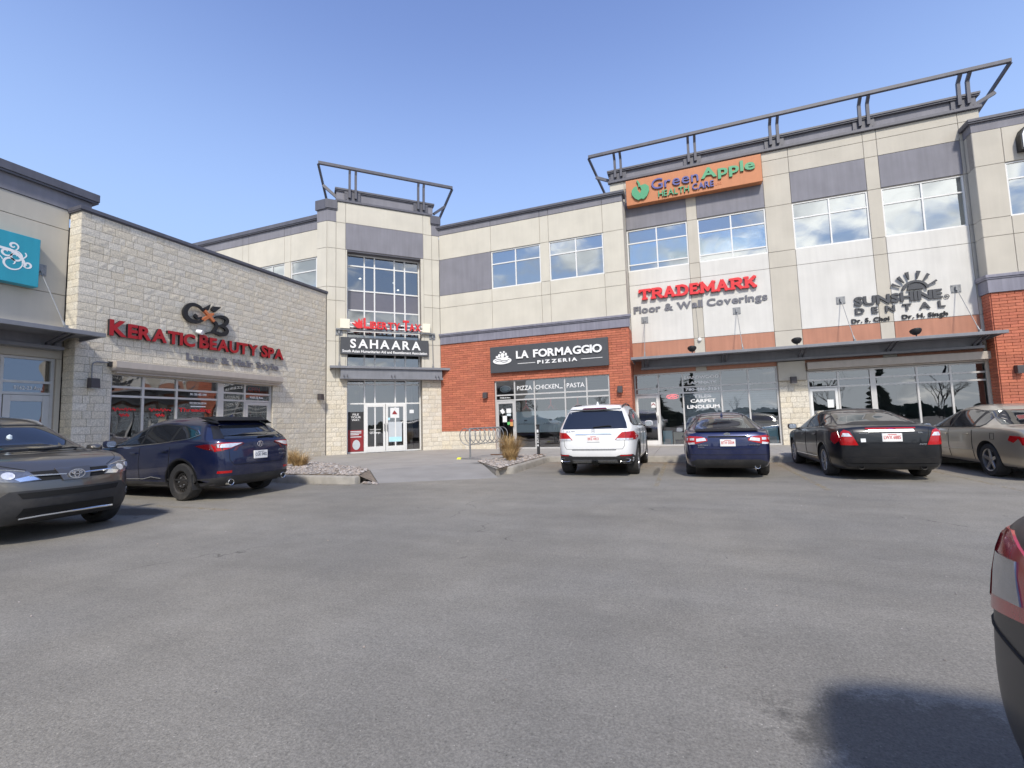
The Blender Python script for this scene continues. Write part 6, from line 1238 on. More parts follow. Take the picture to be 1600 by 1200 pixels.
c.patch('tail_light', [(-2.02, 0.76), (-2.2, 0.90), (-1.9, 0.90), (-1.86, 0.84)], 'left', 'tail_red', 0.008)
c.patch('boot_recess', [(-0.36, 0.70), (0.36, 0.70), (0.44, 0.80), (0.38, 0.88), (-0.38, 0.88), (-0.44, 0.80)], 'rear', 'paint_blue', 0.003, mirror=False); c.patch('trim_bar', [(-0.38, 0.895), (0.38, 0.895), (0.38, 0.915), (-0.38, 0.915)], 'rear', 'gap', 0.02, mirror=False)
c.plate('rear', 0.775, 'BTH 0504', 0.30, 0.15); c.emblem('rear', 0, 0.955, 0.07, 0.035, 'stars_oval'); c.badge('SUBARU', 0.60, 0.40, 0.715, 0.026); c.badge('AWD', 0.60, 0.47, 0.675, 0.02); c.badge('IMPREZA', -0.42, -0.62, 0.715, 0.024)
c.line('shut_line', [(-0.64, 1.0), (-0.62, 0.72), (-0.56, 0.64), (0.56, 0.64), (0.62, 0.72), (0.64, 1.0)], 'rear', 0.008, mirror=False); c.line('bumper_line', [(-0.80, 0.52), (0.80, 0.52)], 'rear', 0.010, mirror=False)
c.patch('lower_bumper', [(-0.72, 0.25), (0.72, 0.25), (0.76, 0.36), (0.62, 0.42), (-0.62, 0.42), (-0.76, 0.36)], 'rear', 'cladding', 0.008, mirror=False); c.exhaust(-0.56, 0.27, 0.055)
for x in (0.95, -0.05, -0.98): c.line('shut_line', [(x, 0.93), (x+0.02, 0.6), (x, 0.32)], 'left')
c.handle(0.10, 0.84, 'paint_blue'); c.handle(-0.85, 0.86, 'paint_blue'); c.mirror(0.72, 0.97, 'paint_blue', 0.21, 0.14); c.fin(-0.95, 'paint_blue'); c.arches(0.02, 'paint_blue', 0.006)
c.patch('head_light', [(0.42, 0.66), (0.82, 0.68), (0.78, 0.80), (0.50, 0.77)], 'front', 'lamp_clear', 0.01); c.patch('grille', [(-0.36, 0.55), (0.36, 0.55), (0.40, 0.74), (-0.40, 0.74)], 'front', 'gap', 0.01, mirror=False)
# ---- black sedan, rear three-quarter
L, W, H = 4.84, 1.834, 1.445
c = Car('black_sedan', 'black sedan with upright red tail lamps before the dental clinic', (3.66, 13.32, 0), R(91), dict(L=L, W=W, H=H, gc=0.18, r=0.335, axles=(1.36, -1.37), paint='paint_black', tw=0.225, arch=0.045,
    st=sedan_stations(L, W, H, 0.18, 0.86, 0.93, 0.98, 0.28, -1.02, -1.74, 1.07, 0.64, belt_r=1.0)))
c.wheel(9)
side_glass(c, [(0.95, 0.97), (0.25, 1.32), (-0.35, 1.375), (-0.98, 1.32), (-1.50, 1.12), (-1.42, 1.06), (-0.4, 1.0)], [-0.10, -1.05])
c.patch('windshield', [(-0.66, 1.0), (0.66, 1.0), (0.52, 1.32), (-0.52, 1.32)], 'front', 'car_glass', 0.004, mirror=False)
c.patch('rear_window_surround', [(-0.69, 1.09), (0.69, 1.09), (0.58, 1.355), (-0.58, 1.355)], 'rear', 'seal', 0.002, mirror=False); c.patch('rear_window', [(-0.665, 1.10), (0.665, 1.10), (0.56, 1.34), (-0.56, 1.34)], 'rear', 'car_glass', 0.005, mirror=False)
for o in c.patch('tail_light', [(0.545, 0.70), (0.80, 0.70), (0.815, 0.78), (0.79, 0.95), (0.74, 1.0), (0.66, 0.97)], 'rear', 'tail_red', 0.010): pass
c.patch('light_strip', [(0.63, 0.87), (0.785, 0.87), (0.76, 0.935), (0.68, 0.935)], 'rear', 'lamp_clear', 0.014)
c.patch('tail_light', [(-2.10, 0.71), (-2.28, 0.80), (-2.20, 0.97), (-2.0, 0.94), (-1.93, 0.80)], 'left', 'tail_red', 0.008)
c.patch('chrome_bar', [(-0.37, 0.95), (0.37, 0.95), (0.36, 0.992), (-0.36, 0.992)], 'rear', 'steel', 0.018, mirror=False); c.emblem('rear', 0, 0.985, 0.08, 0.032, 'oval', 'sign_blue'); c.patch('brake_light', [(-0.4, 1.008), (0.4, 1.008), (0.4, 1.028), (-0.4, 1.028)], 'rear', 'tail_red', 0.012, mirror=False)
c.plate('rear', 0.845, 'LWX 6885', 0.32, 0.16); c.badge('FUSION', 0.52, 0.36, 0.92, 0.022); c.badge('SEL', -0.42, -0.50, 0.92, 0.024); c.badge('AWD', -0.42, -0.53, 0.70, 0.028)
o = c.patch('sticker', [(0.50, 0.76), (0.42, 0.76), (0.42, 0.83), (0.50, 0.83)], 'rear', 'paper', 0.004, mirror=False)
c.line('shut_line', [(-0.62, 1.03), (-0.545, 0.70), (-0.50, 0.63), (0.50, 0.63), (0.545, 0.70), (0.62, 1.03)], 'rear', 0.008, mirror=False)
c.patch('bumper_strip', [(-0.74, 0.36), (0.74, 0.36), (0.80, 0.43), (0.66, 0.46), (-0.66, 0.46), (-0.80, 0.43)], 'rear', 'paint_black', 0.02, mirror=False); c.patch('lower_bumper', [(-0.70, 0.22), (0.70, 0.22), (0.74, 0.34), (-0.74, 0.34)], 'rear', 'cladding', 0.008, mirror=False); c.exhaust((0.50,), 0.275, 0.055, mat='wheel_steel')
for x in (0.98, -0.08, -1.02): c.line('shut_line', [(x, 0.95), (x+0.02, 0.6), (x, 0.32)], 'left')
c.line('chrome_line', [(0.9, 0.985), (0.2, 0.995), (-0.6, 1.02), (-1.4, 1.055)], 'left', 0.014, 'chrome', 0.006)
c.handle(0.10, 0.86, 'paint_black'); c.handle(-0.90, 0.88, 'paint_black'); c.mirror(0.78, 1.0, 'paint_black', 0.21, 0.15); c.arches(0.025, 'paint_black', 0.008)
c.line('rocker_trim', [(-0.95, 0.38), (0.95, 0.36)], 'left', 0.018, 'chrome', 0.004)
c.patch('head_light', [(0.42, 0.68), (0.82, 0.70), (0.80, 0.82), (0.50, 0.80)], 'front', 'lamp_clear', 0.01); c.patch('grille', [(-0.42, 0.56), (0.42, 0.56), (0.44, 0.80), (-0.44, 0.80)], 'front', 'chrome', 0.01, mirror=False)
# ---- beige sedan at the right
L, W, H = 4.97, 1.87, 1.45
c = Car('beige_sedan', 'rounded beige sedan beside the black sedan, cut by the right edge', (6.55, 13.42, 0), R(90), dict(L=L, W=W, H=H, gc=0.18, r=0.325, axles=(1.42, -1.36), paint='paint_beige', tw=0.215, arch=0.05,
    st=sedan_stations(L, W, H, 0.18, 0.82, 0.88, 1.02, 0.30, -0.98, -1.75, 0.99, 0.60, belt_r=0.93)))
c.wheel(5)
side_glass(c, [(0.98, 0.92), (0.28, 1.29), (-0.35, 1.35), (-0.98, 1.29), (-1.22, 1.16), (-1.26, 1.02), (-1.15, 0.97), (-0.4, 0.95)], [0.0, -0.88])
c.patch('windshield', [(-0.68, 0.95), (0.68, 0.95), (0.54, 1.30), (-0.54, 1.30)], 'front', 'car_glass', 0.004, mirror=False)
c.patch('rear_window', [(-0.76, 1.03), (0.76, 1.03), (0.56, 1.31), (-0.56, 1.31)], 'rear', 'car_glass', 0.005, mirror=False)
c.patch('tail_light', [(0.42, 0.68), (0.84, 0.66), (0.86, 0.80), (0.45, 0.84)], 'rear', 'tail_red', 0.01); c.patch('tail_light', [(-2.12, 0.70), (-2.28, 0.82), (-2.05, 0.83), (-2.0, 0.74)], 'left', 'tail_red', 0.008)
c.plate('rear', 0.76, 'FRT 771', 0.30, 0.15); c.line('shut_line', [(-0.70, 0.96), (-0.66, 0.62), (0.66, 0.62), (0.70, 0.96)], 'rear', 0.008, mirror=False)
c.line('side_moulding', [(-0.92, 0.50), (1.0, 0.47)], 'left', 0.03, 'paint_beige', 0.006); c.patch('bumper_strip', [(-0.80, 0.40), (0.80, 0.40), (0.80, 0.47), (-0.80, 0.47)], 'rear', 'paint_beige', 0.015, mirror=False)
for x, t in ((1.04, 0), (0.02, 0), (-0.90, -0.12)): c.line('shut_line', [(x, 0.91), (x+0.01, 0.6), (x+t*0+0.0, 0.30)], 'left')
c.line('shut_line', [(-1.62, 0.74), (-1.50, 0.74), (-1.50, 0.86), (-1.62, 0.86), (-1.62, 0.74)], 'left', 0.007, mirror=False)
c.handle(0.16, 0.80, 'paint_beige'); c.handle(-0.72, 0.82, 'paint_beige'); c.mirror(0.80, 0.95, 'seal', 0.20, 0.13); c.exhaust(-0.5, 0.25, 0.04)
c.patch('head_light', [(0.42, 0.60), (0.84, 0.62), (0.82, 0.74), (0.48, 0.72)], 'front', 'lamp_clear', 0.01)
# ---- navy SUV, rear three-quarter, nose to the salon
L, W, H = 4.74, 1.90, 1.66
c = Car('navy_suv', 'dusty navy SUV on black steel wheels parked nose-in to the salon', (-10.62, 7.20, 0), R(178.5), dict(L=L, W=W, H=H, gc=0.22, r=0.365, axles=(1.42, -1.33), paint='paint_navy', tw=0.235, arch=0.06, rimf=0.60,
    st=suv_stations(L, W, H, 0.22, 0.98, 1.04, 0.95, 0.22, -1.30, 0.64, slope=0.52, belt_r=1.14)))
c.wheel('steel')
side_glass(c, [(0.90, 1.07), (0.22, 1.47), (-0.40, 1.525), (-1.10, 1.47), (-1.62, 1.34), (-1.74, 1.27), (-1.60, 1.21), (-0.9, 1.14), (-0.2, 1.10)], [-0.02, -0.98])
c.patch('windshield', [(-0.68, 1.12), (0.68, 1.12), (0.54, 1.50), (-0.54, 1.50)], 'front', 'car_glass', 0.004, mirror=False)
c.patch('rear_window', [(-0.68, 1.17), (0.68, 1.17), (0.66, 1.24), (0.55, 1.45), (-0.55, 1.45), (-0.66, 1.24)], 'rear', 'car_glass', 0.005, mirror=False)
c.patch('quarter_trim', [(0.67, 1.19), (0.80, 1.19), (0.64, 1.44), (0.565, 1.44)], 'rear', 'seal', 0.006)
c.patch('spoiler', [(-0.63, 1.47), (0.63, 1.47), (0.62, 1.545), (-0.62, 1.545)], 'rear', 'gap', 0.10, mirror=False, skirt=0.16)
for o in c.patch('tail_light', [(0.36, 1.10), (0.62, 1.00), (0.83, 0.945), (0.85, 1.08), (0.75, 1.115)], 'rear', 'tail_red', 0.010): pass
c.patch('light_strip', [(0.38, 1.095), (0.62, 1.015), (0.80, 1.02), (0.80, 1.085), (0.62, 1.095)], 'rear', 'lamp_clear', 0.014)
c.patch('tail_light', [(-2.33, 0.95), (-2.32, 1.085), (-1.95, 1.09), (-1.72, 1.06), (-1.95, 1.00), (-2.15, 0.955)], 'left', 'tail_dark', 0.008)
c.plate('rear', 0.845, 'CGK 0482', 0.31, 0.16, tmat='sign_grey'); c.emblem('rear', 0, 1.06, 0.062, 0.055, 'caliper'); c.badge('RDX', -0.46, -0.60, 0.90, 0.03); c.badge('SH-AWD', -0.46, -0.62, 0.82, 0.022)
c.line('shut_line', [(-0.66, 1.16), (-0.64, 0.78), (-0.56, 0.68), (0.56, 0.68), (0.64, 0.78), (0.66, 1.16)], 'rear', 0.008, mirror=False); c.wiper([(0.0, 1.19), (-0.28, 1.20), (-0.40, 1.185)])
c.patch('lower_bumper', [(-0.90, 0.27), (0.90, 0.27), (0.93, 0.42), (0.72, 0.47), (-0.72, 0.47), (-0.93, 0.42)], 'rear', 'cladding', 0.012, mirror=False); c.patch('reflector', [(0.60, 0.53), (0.80, 0.53), (0.80, 0.575), (0.60, 0.575)], 'rear', 'tail_red', 0.010); c.exhaust((0.60,), 0.35, 0.06, out=0.06)
for x in (0.98, -0.05, -1.0): c.line('shut_line', [(x, 1.05), (x+0.02, 0.7), (x, 0.38)], 'left')
c.line('chrome_line', [(0.92, 1.055), (0.2, 1.075), (-0.6, 1.12), (-1.5, 1.20), (-1.72, 1.275), (-1.58, 1.36)], 'left', 0.016, 'chrome', 0.008); c.line('rocker_trim', [(-0.75, 0.43), (-0.45, 0.46), (-0.2, 0.415), (0.9, 0.40)], 'left', 0.022, 'chrome', 0.008)
c.patch('rocker', [(-0.92, 0.25), (0.98, 0.25), (0.98, 0.36), (-0.92, 0.36)], 'left', 'cladding', 0.008); c.arches(0.035, 'seal', 0.010); c.handle(0.12, 0.93, 'paint_navy'); c.handle(-0.86, 0.98, 'paint_navy'); c.mirror(0.80, 1.10, 'paint_navy', 0.22, 0.16); c.fin(-1.45, 'paint_navy')
q = MB(); q.hexa([(-1.70, 0.70, 0.22), (-1.69, 0.70, 0.22), (-1.69, 0.93, 0.22), (-1.70, 0.93, 0.22), (-1.66, 0.72, 0.52), (-1.65, 0.72, 0.52), (-1.65, 0.94, 0.52), (-1.66, 0.94, 0.52)]); q.build('mud_flap', 'cladding', c.root)
c.patch('head_light', [(0.40, 0.76), (0.88, 0.80), (0.84, 0.90), (0.48, 0.86)], 'front', 'lamp_clear', 0.01); c.patch('grille', [(-0.40, 0.55), (0.40, 0.55), (0.44, 0.84), (-0.44, 0.84)], 'front', 'gap', 0.01, mirror=False)
# ---- grey-brown SUV, front view at the left edge
L, W, H = 4.57, 1.845, 1.69
c = Car('brown_suv', 'grey-brown SUV facing out of its stall at the left edge', (-9.95, 3.72, 0), R(1.5), dict(L=L, W=W, H=H, gc=0.22, r=0.355, axles=(1.37, -1.29), paint='paint_brown', tw=0.225, arch=0.06,
    st=suv_stations(L, W, H, 0.22, 1.05, 1.07, 0.98, 0.30, -1.30, 0.64, slope=0.45, belt_r=1.10), bulge_f=(0, .20, .24, .22, .16, 0)))
c.wheel(5)
side_glass(c, [(0.92, 1.08), (0.28, 1.47), (-0.40, 1.525), (-1.20, 1.47), (-1.70, 1.32), (-1.62, 1.20), (-0.4, 1.12)], [0.02, -0.95])
c.patch('windshield_surround', [(-0.71, 1.10), (0.71, 1.10), (0.55, 1.53), (-0.55, 1.53)], 'front', 'seal', 0.002, mirror=False); c.patch('windshield', [(-0.68, 1.125), (0.68, 1.125), (0.53, 1.51), (-0.53, 1.51)], 'front', 'car_glass', 0.005, mirror=False)
c.patch('rear_window', [(-0.66, 1.14), (0.66, 1.14), (0.55, 1.44), (-0.55, 1.44)], 'rear', 'car_glass', 0.005, mirror=False); c.patch('tail_light', [(0.55, 0.95), (0.88, 0.90), (0.88, 1.05), (0.62, 1.05)], 'rear', 'tail_red', 0.01)
for o in c.patch('head_light', [(0.34, 0.79), (0.52, 0.775), (0.80, 0.815), (0.88, 0.90), (0.84, 0.945), (0.62, 0.935), (0.44, 0.90)], 'front', 'lamp_inner', 0.010, label='long clear headlamp sweeping back from the grille'): pass
c.patch('lamp_bowl', ellipse((0.60, 0.86), 0.05, 0.042, 14), 'front', 'lamp_clear', 0.016); c.patch('lamp_bowl', ellipse((0.745, 0.885), 0.042, 0.038, 14), 'front', 'lamp_clear', 0.016); c.patch('lamp_strip', [(0.36, 0.795), (0.52, 0.785), (0.56, 0.82), (0.42, 0.85)], 'front', 'chrome', 0.016); c.line('lamp_rim', [(0.46, 0.90), (0.62, 0.932), (0.82, 0.94)], 'front', 0.012, 'chrome', 0.014)
c.patch('head_light', [(2.02, 0.83), (1.90, 0.90), (1.68, 0.955), (1.85, 0.96), (2.05, 0.92)], 'left', 'lamp_inner', 0.008)
c.patch('upper_grille', [(-0.46, 0.78), (0.46, 0.78), (0.50, 0.86), (0.40, 0.895), (-0.40, 0.895), (-0.50, 0.86)], 'front', 'gap', 0.006, mirror=False); c.line('grille_bar', [(0.10, 0.835), (0.44, 0.845)], 'front', 0.022, 'chrome', 0.016)
c.patch('emblem_panel', [(-0.14, 0.76), (0.14, 0.76), (0.19, 0.905), (-0.19, 0.905)], 'front', 'paint_brown', 0.022, mirror=False); c.emblem('front', 0, 0.835, 0.085, 0.058, 'ovals')
for o in c.root.children:
    if o.name.startswith('emblem.') or o.name == 'emblem': o.location.x += 0.03
c.patch('lower_fascia', [(-0.80, 0.27), (0.80, 0.27), (0.88, 0.38), (0.70, 0.58), (0.60, 0.67), (-0.60, 0.67), (-0.70, 0.58), (-0.88, 0.38)], 'front', 'cladding', 0.012, mirror=False); c.patch('air_intake', [(-0.50, 0.58), (0.50, 0.58), (0.54, 0.645), (-0.54, 0.645)], 'front', 'gap', 0.018, mirror=False); c.patch('air_intake', [(-0.52, 0.36), (0.52, 0.36), (0.48, 0.46), (-0.48, 0.46)], 'front', 'gap', 0.018, mirror=False)
c.line('skid_trim', [(0.0, 0.365), (0.30, 0.36), (0.50, 0.345)], 'front', 0.028, 'chrome', 0.028)
c.patch('fog_lamp_bezel', [(0.66, 0.44), (0.79, 0.46), (0.79, 0.58), (0.69, 0.57)], 'front', 'gap', 0.010); c.patch('fog_lamp', ellipse((0.735, 0.515), 0.038, 0.046, 14), 'front', 'lamp_clear', 0.016)
c.line('hood_line', [(0.44, 0.92), (0.62, 0.985), (0.72, 1.06)], 'front', 0.008); c.rails(0.20, -1.45, 0.60, 'galv', 0.05); c.mirror(0.80, 1.10, 'paint_brown', 0.19, 0.13, 0.09); c.arches(0.05, 'cladding'); c.handle(0.12, 0.94, 'paint_brown'); c.handle(-0.84, 0.96, 'paint_brown')
for x in (1.0, -0.02, -0.96): c.line('shut_line', [(x, 1.06), (x+0.02, 0.7), (x, 0.38)], 'left')
c.patch('rocker', [(-0.90, 0.25), (0.98, 0.25), (0.98, 0.38), (-0.90, 0.38)], 'left', 'cladding', 0.008); c.wiper([(0.55, 1.14), (0.1, 1.14), (-0.05, 1.145)], 'front')
q = MB(); q.lathe([(0.001, -.04), (0.035, -.02), (0.03, 0.03), (0.001, 0.05)], c.project('front', -0.02, 1.33, 0.004)[0], (0, 0, 1), 10); q.build('hanging_charm', 'frosted', c.root)
# ---- dark hatchback right beside the camera
L, W, H = 4.45, 1.80, 1.46
c = Car('dark_hatchback', 'dark car so close at the right edge that only its tail lamp corner shows', (2.885, 0.90, 0), R(-8), dict(L=L, W=W, H=H, gc=0.20, r=0.33, axles=(1.33, -1.30), paint='paint_char', tw=0.22, arch=0.05,
    st=suv_stations(L, W, H, 0.20, 0.86, 0.93, 0.95, 0.25, -1.25, 0.60, slope=0.55, belt_r=1.0)))
c.wheel(5)
side_glass(c, [(0.92, 0.97), (0.25, 1.30), (-0.40, 1.35), (-1.15, 1.30), (-1.62, 1.14), (-1.5, 1.07), (-0.4, 1.0)], [0.0, -0.95])
c.patch('rear_window', [(-0.64, 1.06), (0.64, 1.06), (0.52, 1.32), (-0.52, 1.32)], 'rear', 'car_glass', 0.005, mirror=False); c.patch('windshield', [(-0.66, 1.02), (0.66, 1.02), (0.5, 1.34), (-0.5, 1.34)], 'front', 'car_glass', 0.004, mirror=False)

c.patch('tail_light', [(0.28, 0.83), (0.60, 0.77), (0.80, 0.77), (0.82, 0.86), (0.80, 0.98), (0.55, 1.00), (0.34, 0.96)], 'rear', 'tail_red', 0.006, skirt=0.008); c.patch('lamp_core', [(0.34, 0.855), (0.56, 0.82), (0.60, 0.93), (0.42, 0.945)], 'rear', 'lamp_inner', 0.009, skirt=0.006); c.patch('lamp_rib', [(0.62, 0.80), (0.66, 0.795), (0.68, 0.97), (0.64, 0.975)], 'rear', 'tail_dark', 0.009, skirt=0.006)
c.patch('tail_light', [(-2.16, 0.79), (-2.12, 0.98), (-1.82, 0.97), (-1.90, 0.88), (-1.99, 0.82)], 'left', 'tail_red', 0.008); c.patch('lamp_core', [(-2.08, 0.84), (-2.05, 0.95), (-1.90, 0.95), (-1.94, 0.88)], 'left', 'tail_dark', 0.012)
c.line('bumper_line', [(-2.15, 0.74), (-1.75, 0.70), (-1.66, 0.62)], 'left'); c.line('bumper_line', [(-0.84, 0.73), (0.84, 0.73)], 'rear', mirror=False)
c.patch('lower_bumper', [(-0.82, 0.25), (0.82, 0.25), (0.86, 0.38), (-0.86, 0.38)], 'rear', 'cladding', 0.008, mirror=False); c.plate('rear', 0.86, 'CDK 2206', 0.30, 0.15)
for x in (0.98, -0.02, -0.96): c.line('shut_line', [(x, 0.94), (x+0.02, 0.6), (x, 0.34)], 'left')
c.handle(0.12, 0.86, 'paint_char'); c.handle(-0.84, 0.88, 'paint_char'); c.mirror(0.78, 1.0, 'paint_char', 0.19, 0.13); c.arches(0.025, 'paint_char', 0.008)
c.patch('head_light', [(0.42, 0.64), (0.84, 0.66), (0.80, 0.78), (0.50, 0.76)], 'front', 'lamp_clear', 0.01); c.patch('grille', [(-0.38, 0.50), (0.38, 0.50), (0.42, 0.72), (-0.42, 0.72)], 'front', 'gap', 0.01, mirror=False)
# ================================================================ STREET FURNITURE AND PLANTS
pmat('straw', (0.50, 0.36, 0.17), 0.9, var=0.2, scale=8, rnd=0.35, hue=(0.36, 0.22, 0.09))
pmat('yellow', (0.75, 0.75, 0.06), 0.5, var=0.05)
pmat('rust', (0.16, 0.085, 0.05), 0.9, var=0.3, scale=30)
t = thing('bike_rack', (-6.45, 14.6, SW), 'galvanised spiral bicycle rack on the pavement before the pizzeria', 'bike rack')
P1, P2 = Vector((-6.61, 13.63, SW)), Vector((-6.28, 15.45, SW)); ax = (P2-P1).normalized(); sd_ = Vector((ax.y, -ax.x, 0))
for p in (P1, P2):
    m = MB(); m.tube([p+Vector((0, 0, 0.02)), p+Vector((0, 0, 0.95)), p+Vector((0, 0, 1.0))+(ax if p is P1 else -ax)*0.03], 0.028, 10); m.build('post', 'galv', t, True)
    m = MB(); m.bar(p-sd_*0.42+Vector((0, 0, 0.02)), p+sd_*0.42+Vector((0, 0, 0.02)), 0.06, 0.035); m.build('foot', 'rust' if p is P2 else 'galv', t)
m = MB(); m.tube([P1+Vector((0, 0, 1.0)), P2+Vector((0, 0, 1.0))], 0.026, 10); m.build('top_bar', 'galv', t, True)
q = []; c0 = P1-ax*0.32+Vector((0, 0, 0.74)); ln = (P2-P1).length+0.66; N = 9*22
for i in range(N+1): a = 2*math.pi*i/22; q.append(c0+ax*(ln*i/N)+sd_*(0.27*math.cos(a))+Vector((0, 0, 0.27*math.sin(a))))
m = MB(); m.tube(q, 0.013, 6); m.build('coil', 'galv', t, True)
o = MB().hexa([P1-sd_*0.43+Vector(v) for v in ((-.10, -.04, 0), (.06, -.06, 0), (.08, .03, 0), (-.08, .05, 0), (-.07, -.02, .06), (.04, -.03, .06), (.05, .01, .06), (-.05, .03, .06))]).build('end_cap', 'yellow', t); o['label'] = 'bright yellow cap on the end of the rack foot'
t = thing('black_post', (-4.9, 15.6, SW), 'slim black post with white lettering beside the dry grass', 'post')
m = MB(); m.box(-4.945, -4.855, 15.555, 15.645, SW, SW+1.02); bev(m.build('shaft', 'soft_black', t), 0.008); m = MB(); m.box(-4.955, -4.845, 15.545, 15.655, SW+1.02, SW+1.06); bev(m.build('cap', 'black', t), 0.008); m = MB(); m.box(-5.03, -4.77, 15.47, 15.73, SW+0.002, SW+0.02); m.build('base_plate', 'rust', t)
class VFr:                       # lettering that climbs the post
    n = Vector((0, -1, 0))
    def P(s, u, z, d=0.0): return Vector((-4.9-z, 15.555-d, u))
lettering(VFr(), 'BUTTS', SW+0.42, SW+0.72, -0.028, 0.028, 0.001, 'sign_white', t, depth=0.003, off=0.01); m = MB(); m.box(-4.925, -4.875, 15.5535, 15.5545, SW+0.30, SW+0.36); m.box(-4.93, -4.87, 15.5535, 15.5545, SW+0.78, SW+0.88); m.build('sticker', 'paper', t)
def tussock(x, y, n, r, h, label, z=SW+0.01):
    mb = MB(); rn = random.Random(int(x*100))
    for k in range(n):
        a = rn.uniform(0, 6.283); rr = r*0.35*math.sqrt(rn.random()); bx, by = x+rr*math.cos(a), y+rr*math.sin(a); a2 = a+rn.uniform(-.7, .7); hh = h*rn.uniform(0.45, 1.0)*(1-0.25*rr/(r*.35)); ln = rn.uniform(0.15, 0.75)*r; w = rn.uniform(0.004, 0.009)
        dx, dy = math.cos(a2), math.sin(a2); px, py = -dy*w, dx*w; pts = []
        for s_ in range(4):
            t_ = s_/3; cx, cy, cz = bx+dx*ln*t_**1.7, by+dy*ln*t_**1.7, z+hh*(t_-0.22*(ln/r)*t_**3); ww = 1-0.8*t_
            pts += [(cx-px*ww, cy-py*ww, cz), (cx+px*ww, cy+py*ww, cz)]
        mb.add(pts, [(0, 1, 3, 2), (2, 3, 5, 4), (4, 5, 7, 6)], rn.random())
    t = thing('ornamental_grass', (x, y, z), label, 'grass clump', 'dry ornamental grasses in the rock beds'); mb.build('blades', 'straw', t, attr=True)
tussock(-5.25, 13.7, 1000, 0.60, 1.03, 'tall straw-coloured grass clump between the bike rack and the white car')
tussock(-4.95, 13.0, 350, 0.4, 0.55, 'low straw grass at the front of the tall clump')
tussock(-11.1, 11.0, 420, 0.55, 0.62, 'dry grass clump at the right end of the bed behind the navy SUV')
tussock(-12.0, 11.5, 330, 0.45, 0.75, 'dry grass clump in the middle of the bed behind the navy SUV')
tussock(-12.9, 11.9, 300, 0.45, 0.55, 'dry grass clump half hidden behind the navy SUV')
# loose leaves and litter on the asphalt
# ================================================================ WHAT STANDS BEHIND THE CAMERA (mirrored in the shop windows)
pmat('needles', (0.035, 0.055, 0.032), 0.9, var=0.3, scale=3, rnd=0.4)
pmat('bark', (0.12, 0.095, 0.075), 0.95, var=0.3, scale=9)
def spruce(x, y, h, label):
    t = thing('spruce_tree', (x, y, 0), label, 'tree', 'spruces across the lot'); rn = random.Random(int(x*7+y))
    m = MB(); m.tube([(x, y, 0), (x, y, h*0.95)], 0.16, 6, r1=0.02); m.build('trunk', 'bark', t)
    mb = MB(); n = int(h*7)
    for i in range(n):
        f = i/n; z = 0.5+f*(h-0.5); r = (1-f)**0.9*h*0.17*rn.uniform(0.75, 1.15)
        for k in range(12):
            a = rn.uniform(0, 6.28); ca, sa = math.cos(a), math.sin(a); rr = r*rn.uniform(0.7, 1.1); w = rr*0.20+0.06
            mb.add([(x+ca*0.05, y+sa*0.05, z+0.1), (x+ca*rr*0.6-sa*w, y+sa*rr*0.6+ca*w, z-0.12*rr), (x+ca*rr, y+sa*rr, z-0.22*rr), (x+ca*rr*0.6+sa*w, y+sa*rr*0.6-ca*w, z-0.12*rr), (x+ca*rr*0.5, y+sa*rr*0.5, z-0.45*rr)], [(0, 1, 2, 3), (1, 4, 2), (3, 2, 4)], rn.random())
    mb.build('crown', 'needles', t, attr=True)
def bare_tree(x, y, h, label, seed):
    t = thing('bare_tree', (x, y, 0), label, 'tree', 'leafless trees across the lot'); rn = random.Random(seed); mb = MB(); tr = MB()
    def br(p, d, L, r, lv):
        q = [p]; 
        for i in range(3): d = (d+Vector((rn.uniform(-.18, .18), rn.uniform(-.18, .18), rn.uniform(-.05, .15)))).normalized(); q.append(q[-1]+d*L/3)
        (tr if lv == 0 else mb).tube(q, r, 5 if lv < 2 else 3, False, r1=r*0.55)
        if lv < 4:
            for k in range(4 if lv < 2 else 3):
                a = rn.uniform(0, 6.28); s_ = Vector((math.cos(a), math.sin(a), 0)); br(q[rn.choice((2, 3, 3))], (d*0.8+s_*0.75+Vector((0, 0, .15))).normalized(), L*rn.uniform(.55, .75), r*0.5, lv+1)
    br(Vector((x, y, 0)), Vector((0, 0, 1)), h*0.34, h*0.018, 0); tr.build('trunk', 'bark', t); mb.build('branches', 'bark', t)
spruce(27.5, -44, 10.5, 'tall spruce mirrored in the middle of the dental clinic window'); spruce(42, -46, 10, 'spruce mirrored in the right end of the dental clinic window'); spruce(-3.5, -40, 9, 'spruce mirrored in the flooring shop window'); spruce(-33, -30, 9, 'spruce mirrored in the tower entrance glass'); spruce(1, -52, 12, 'far spruce mirrored beside the neon sign')
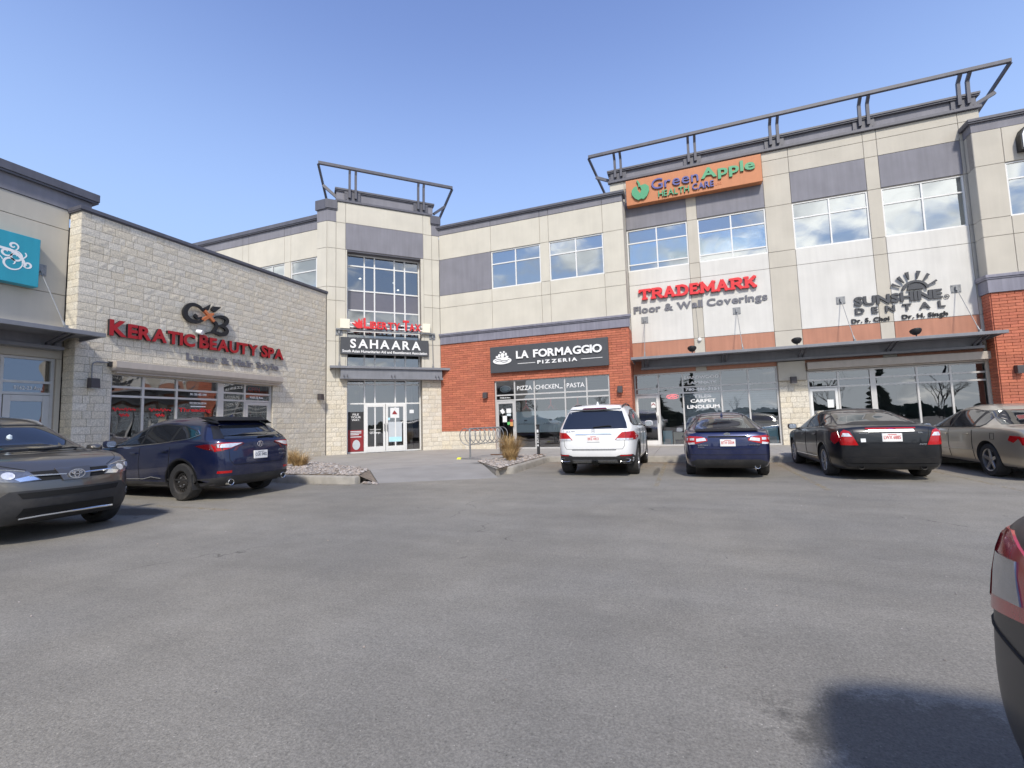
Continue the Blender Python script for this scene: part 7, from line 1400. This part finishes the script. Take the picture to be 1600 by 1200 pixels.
for i, (x, y, h) in enumerate(((18, -40, 7.5), (22.5, -46, 8), (34, -44, 8.5), (37.5, -48, 8), (-14, -42, 8), (-24, -36, 8), (8, -48, 7))):
    bare_tree(x, y, h, 'bare tree mirrored in '+('the door side of the dental clinic', 'the dental clinic beside the tall spruce', 'the centre of the dental clinic window', 'the dental clinic near the far spruce', 'the last pizzeria pane', 'the tower entrance glass', 'the flooring shop pane by the pier')[i], i)
t = thing('street_lamp', (31, -34, 0), 'curved street lamp mirrored in the dental clinic window', 'street lamp'); m = MB(); m.tube([(31, -34, 0), (31, -34, 6.5), (30.7, -34, 7.6), (29.9, -34, 8.3), (28.6, -34, 8.6)], 0.08, 8, r1=0.05); m.build('pole', 'soft_black', t, True); m = MB(); m.box(28.0, 28.8, -34.15, -33.85, 8.52, 8.66); bev(m.build('head', 'soft_black', t), 0.03)
def far_wood():
    mb = MB(); rn = random.Random(5)
    for k in range(5200):
        x = rn.uniform(-150, 150); y = -72+rn.uniform(-5, 5); hmax = 2.3+0.9*math.sin(x*0.09)+0.6*math.sin(x*0.31+1); z = rn.uniform(0.0, 1.0)**0.8*max(1.2, hmax); s_ = rn.uniform(0.35, 1.0); a = rn.uniform(0, 3.14); dx, dy = math.cos(a)*s_, math.sin(a)*s_
        mb.add([(x-dx, y-dy, z-s_*.5), (x+dx, y+dy, z-s_*.4), (x+dx*.7, y+dy*.7, z+s_*.6), (x-dx*.6, y-dy*.6, z+s_*.7)], [(0, 1, 2, 3)], rn.random())
    return mb.build('far_trees', 'needles', attr=True)
tag(far_wood(), 'dark line of far trees across the lot, mirrored low in the shop windows', 'trees', kind='stuff')

def grit():
    mb = MB(); rn = random.Random(3)
    for k in range(520):
        x = rn.uniform(-9, 7); y = rn.uniform(1.7, 14.6); r = rn.choice((0.004, 0.005, 0.007, 0.010)); a = rn.uniform(0, 6.28)
        if y < 3 and x > 0.3: continue
        p = [(x+r*math.cos(a+t_)*rn.uniform(.7, 1.3), y+r*math.sin(a+t_)*rn.uniform(.7, 1.3), 0.003) for t_ in (0, 1.6, 3.1, 4.7)]
        mb.add(p+[(x, y, 0.003+r*0.9)], [(0, 1, 4), (1, 2, 4), (2, 3, 4), (3, 0, 4)], rn.random())
    return mb.build('loose_grit', 'gravel', attr=True)
tag(grit(), 'loose pebbles and grit scattered over the asphalt', 'grit', kind='stuff')
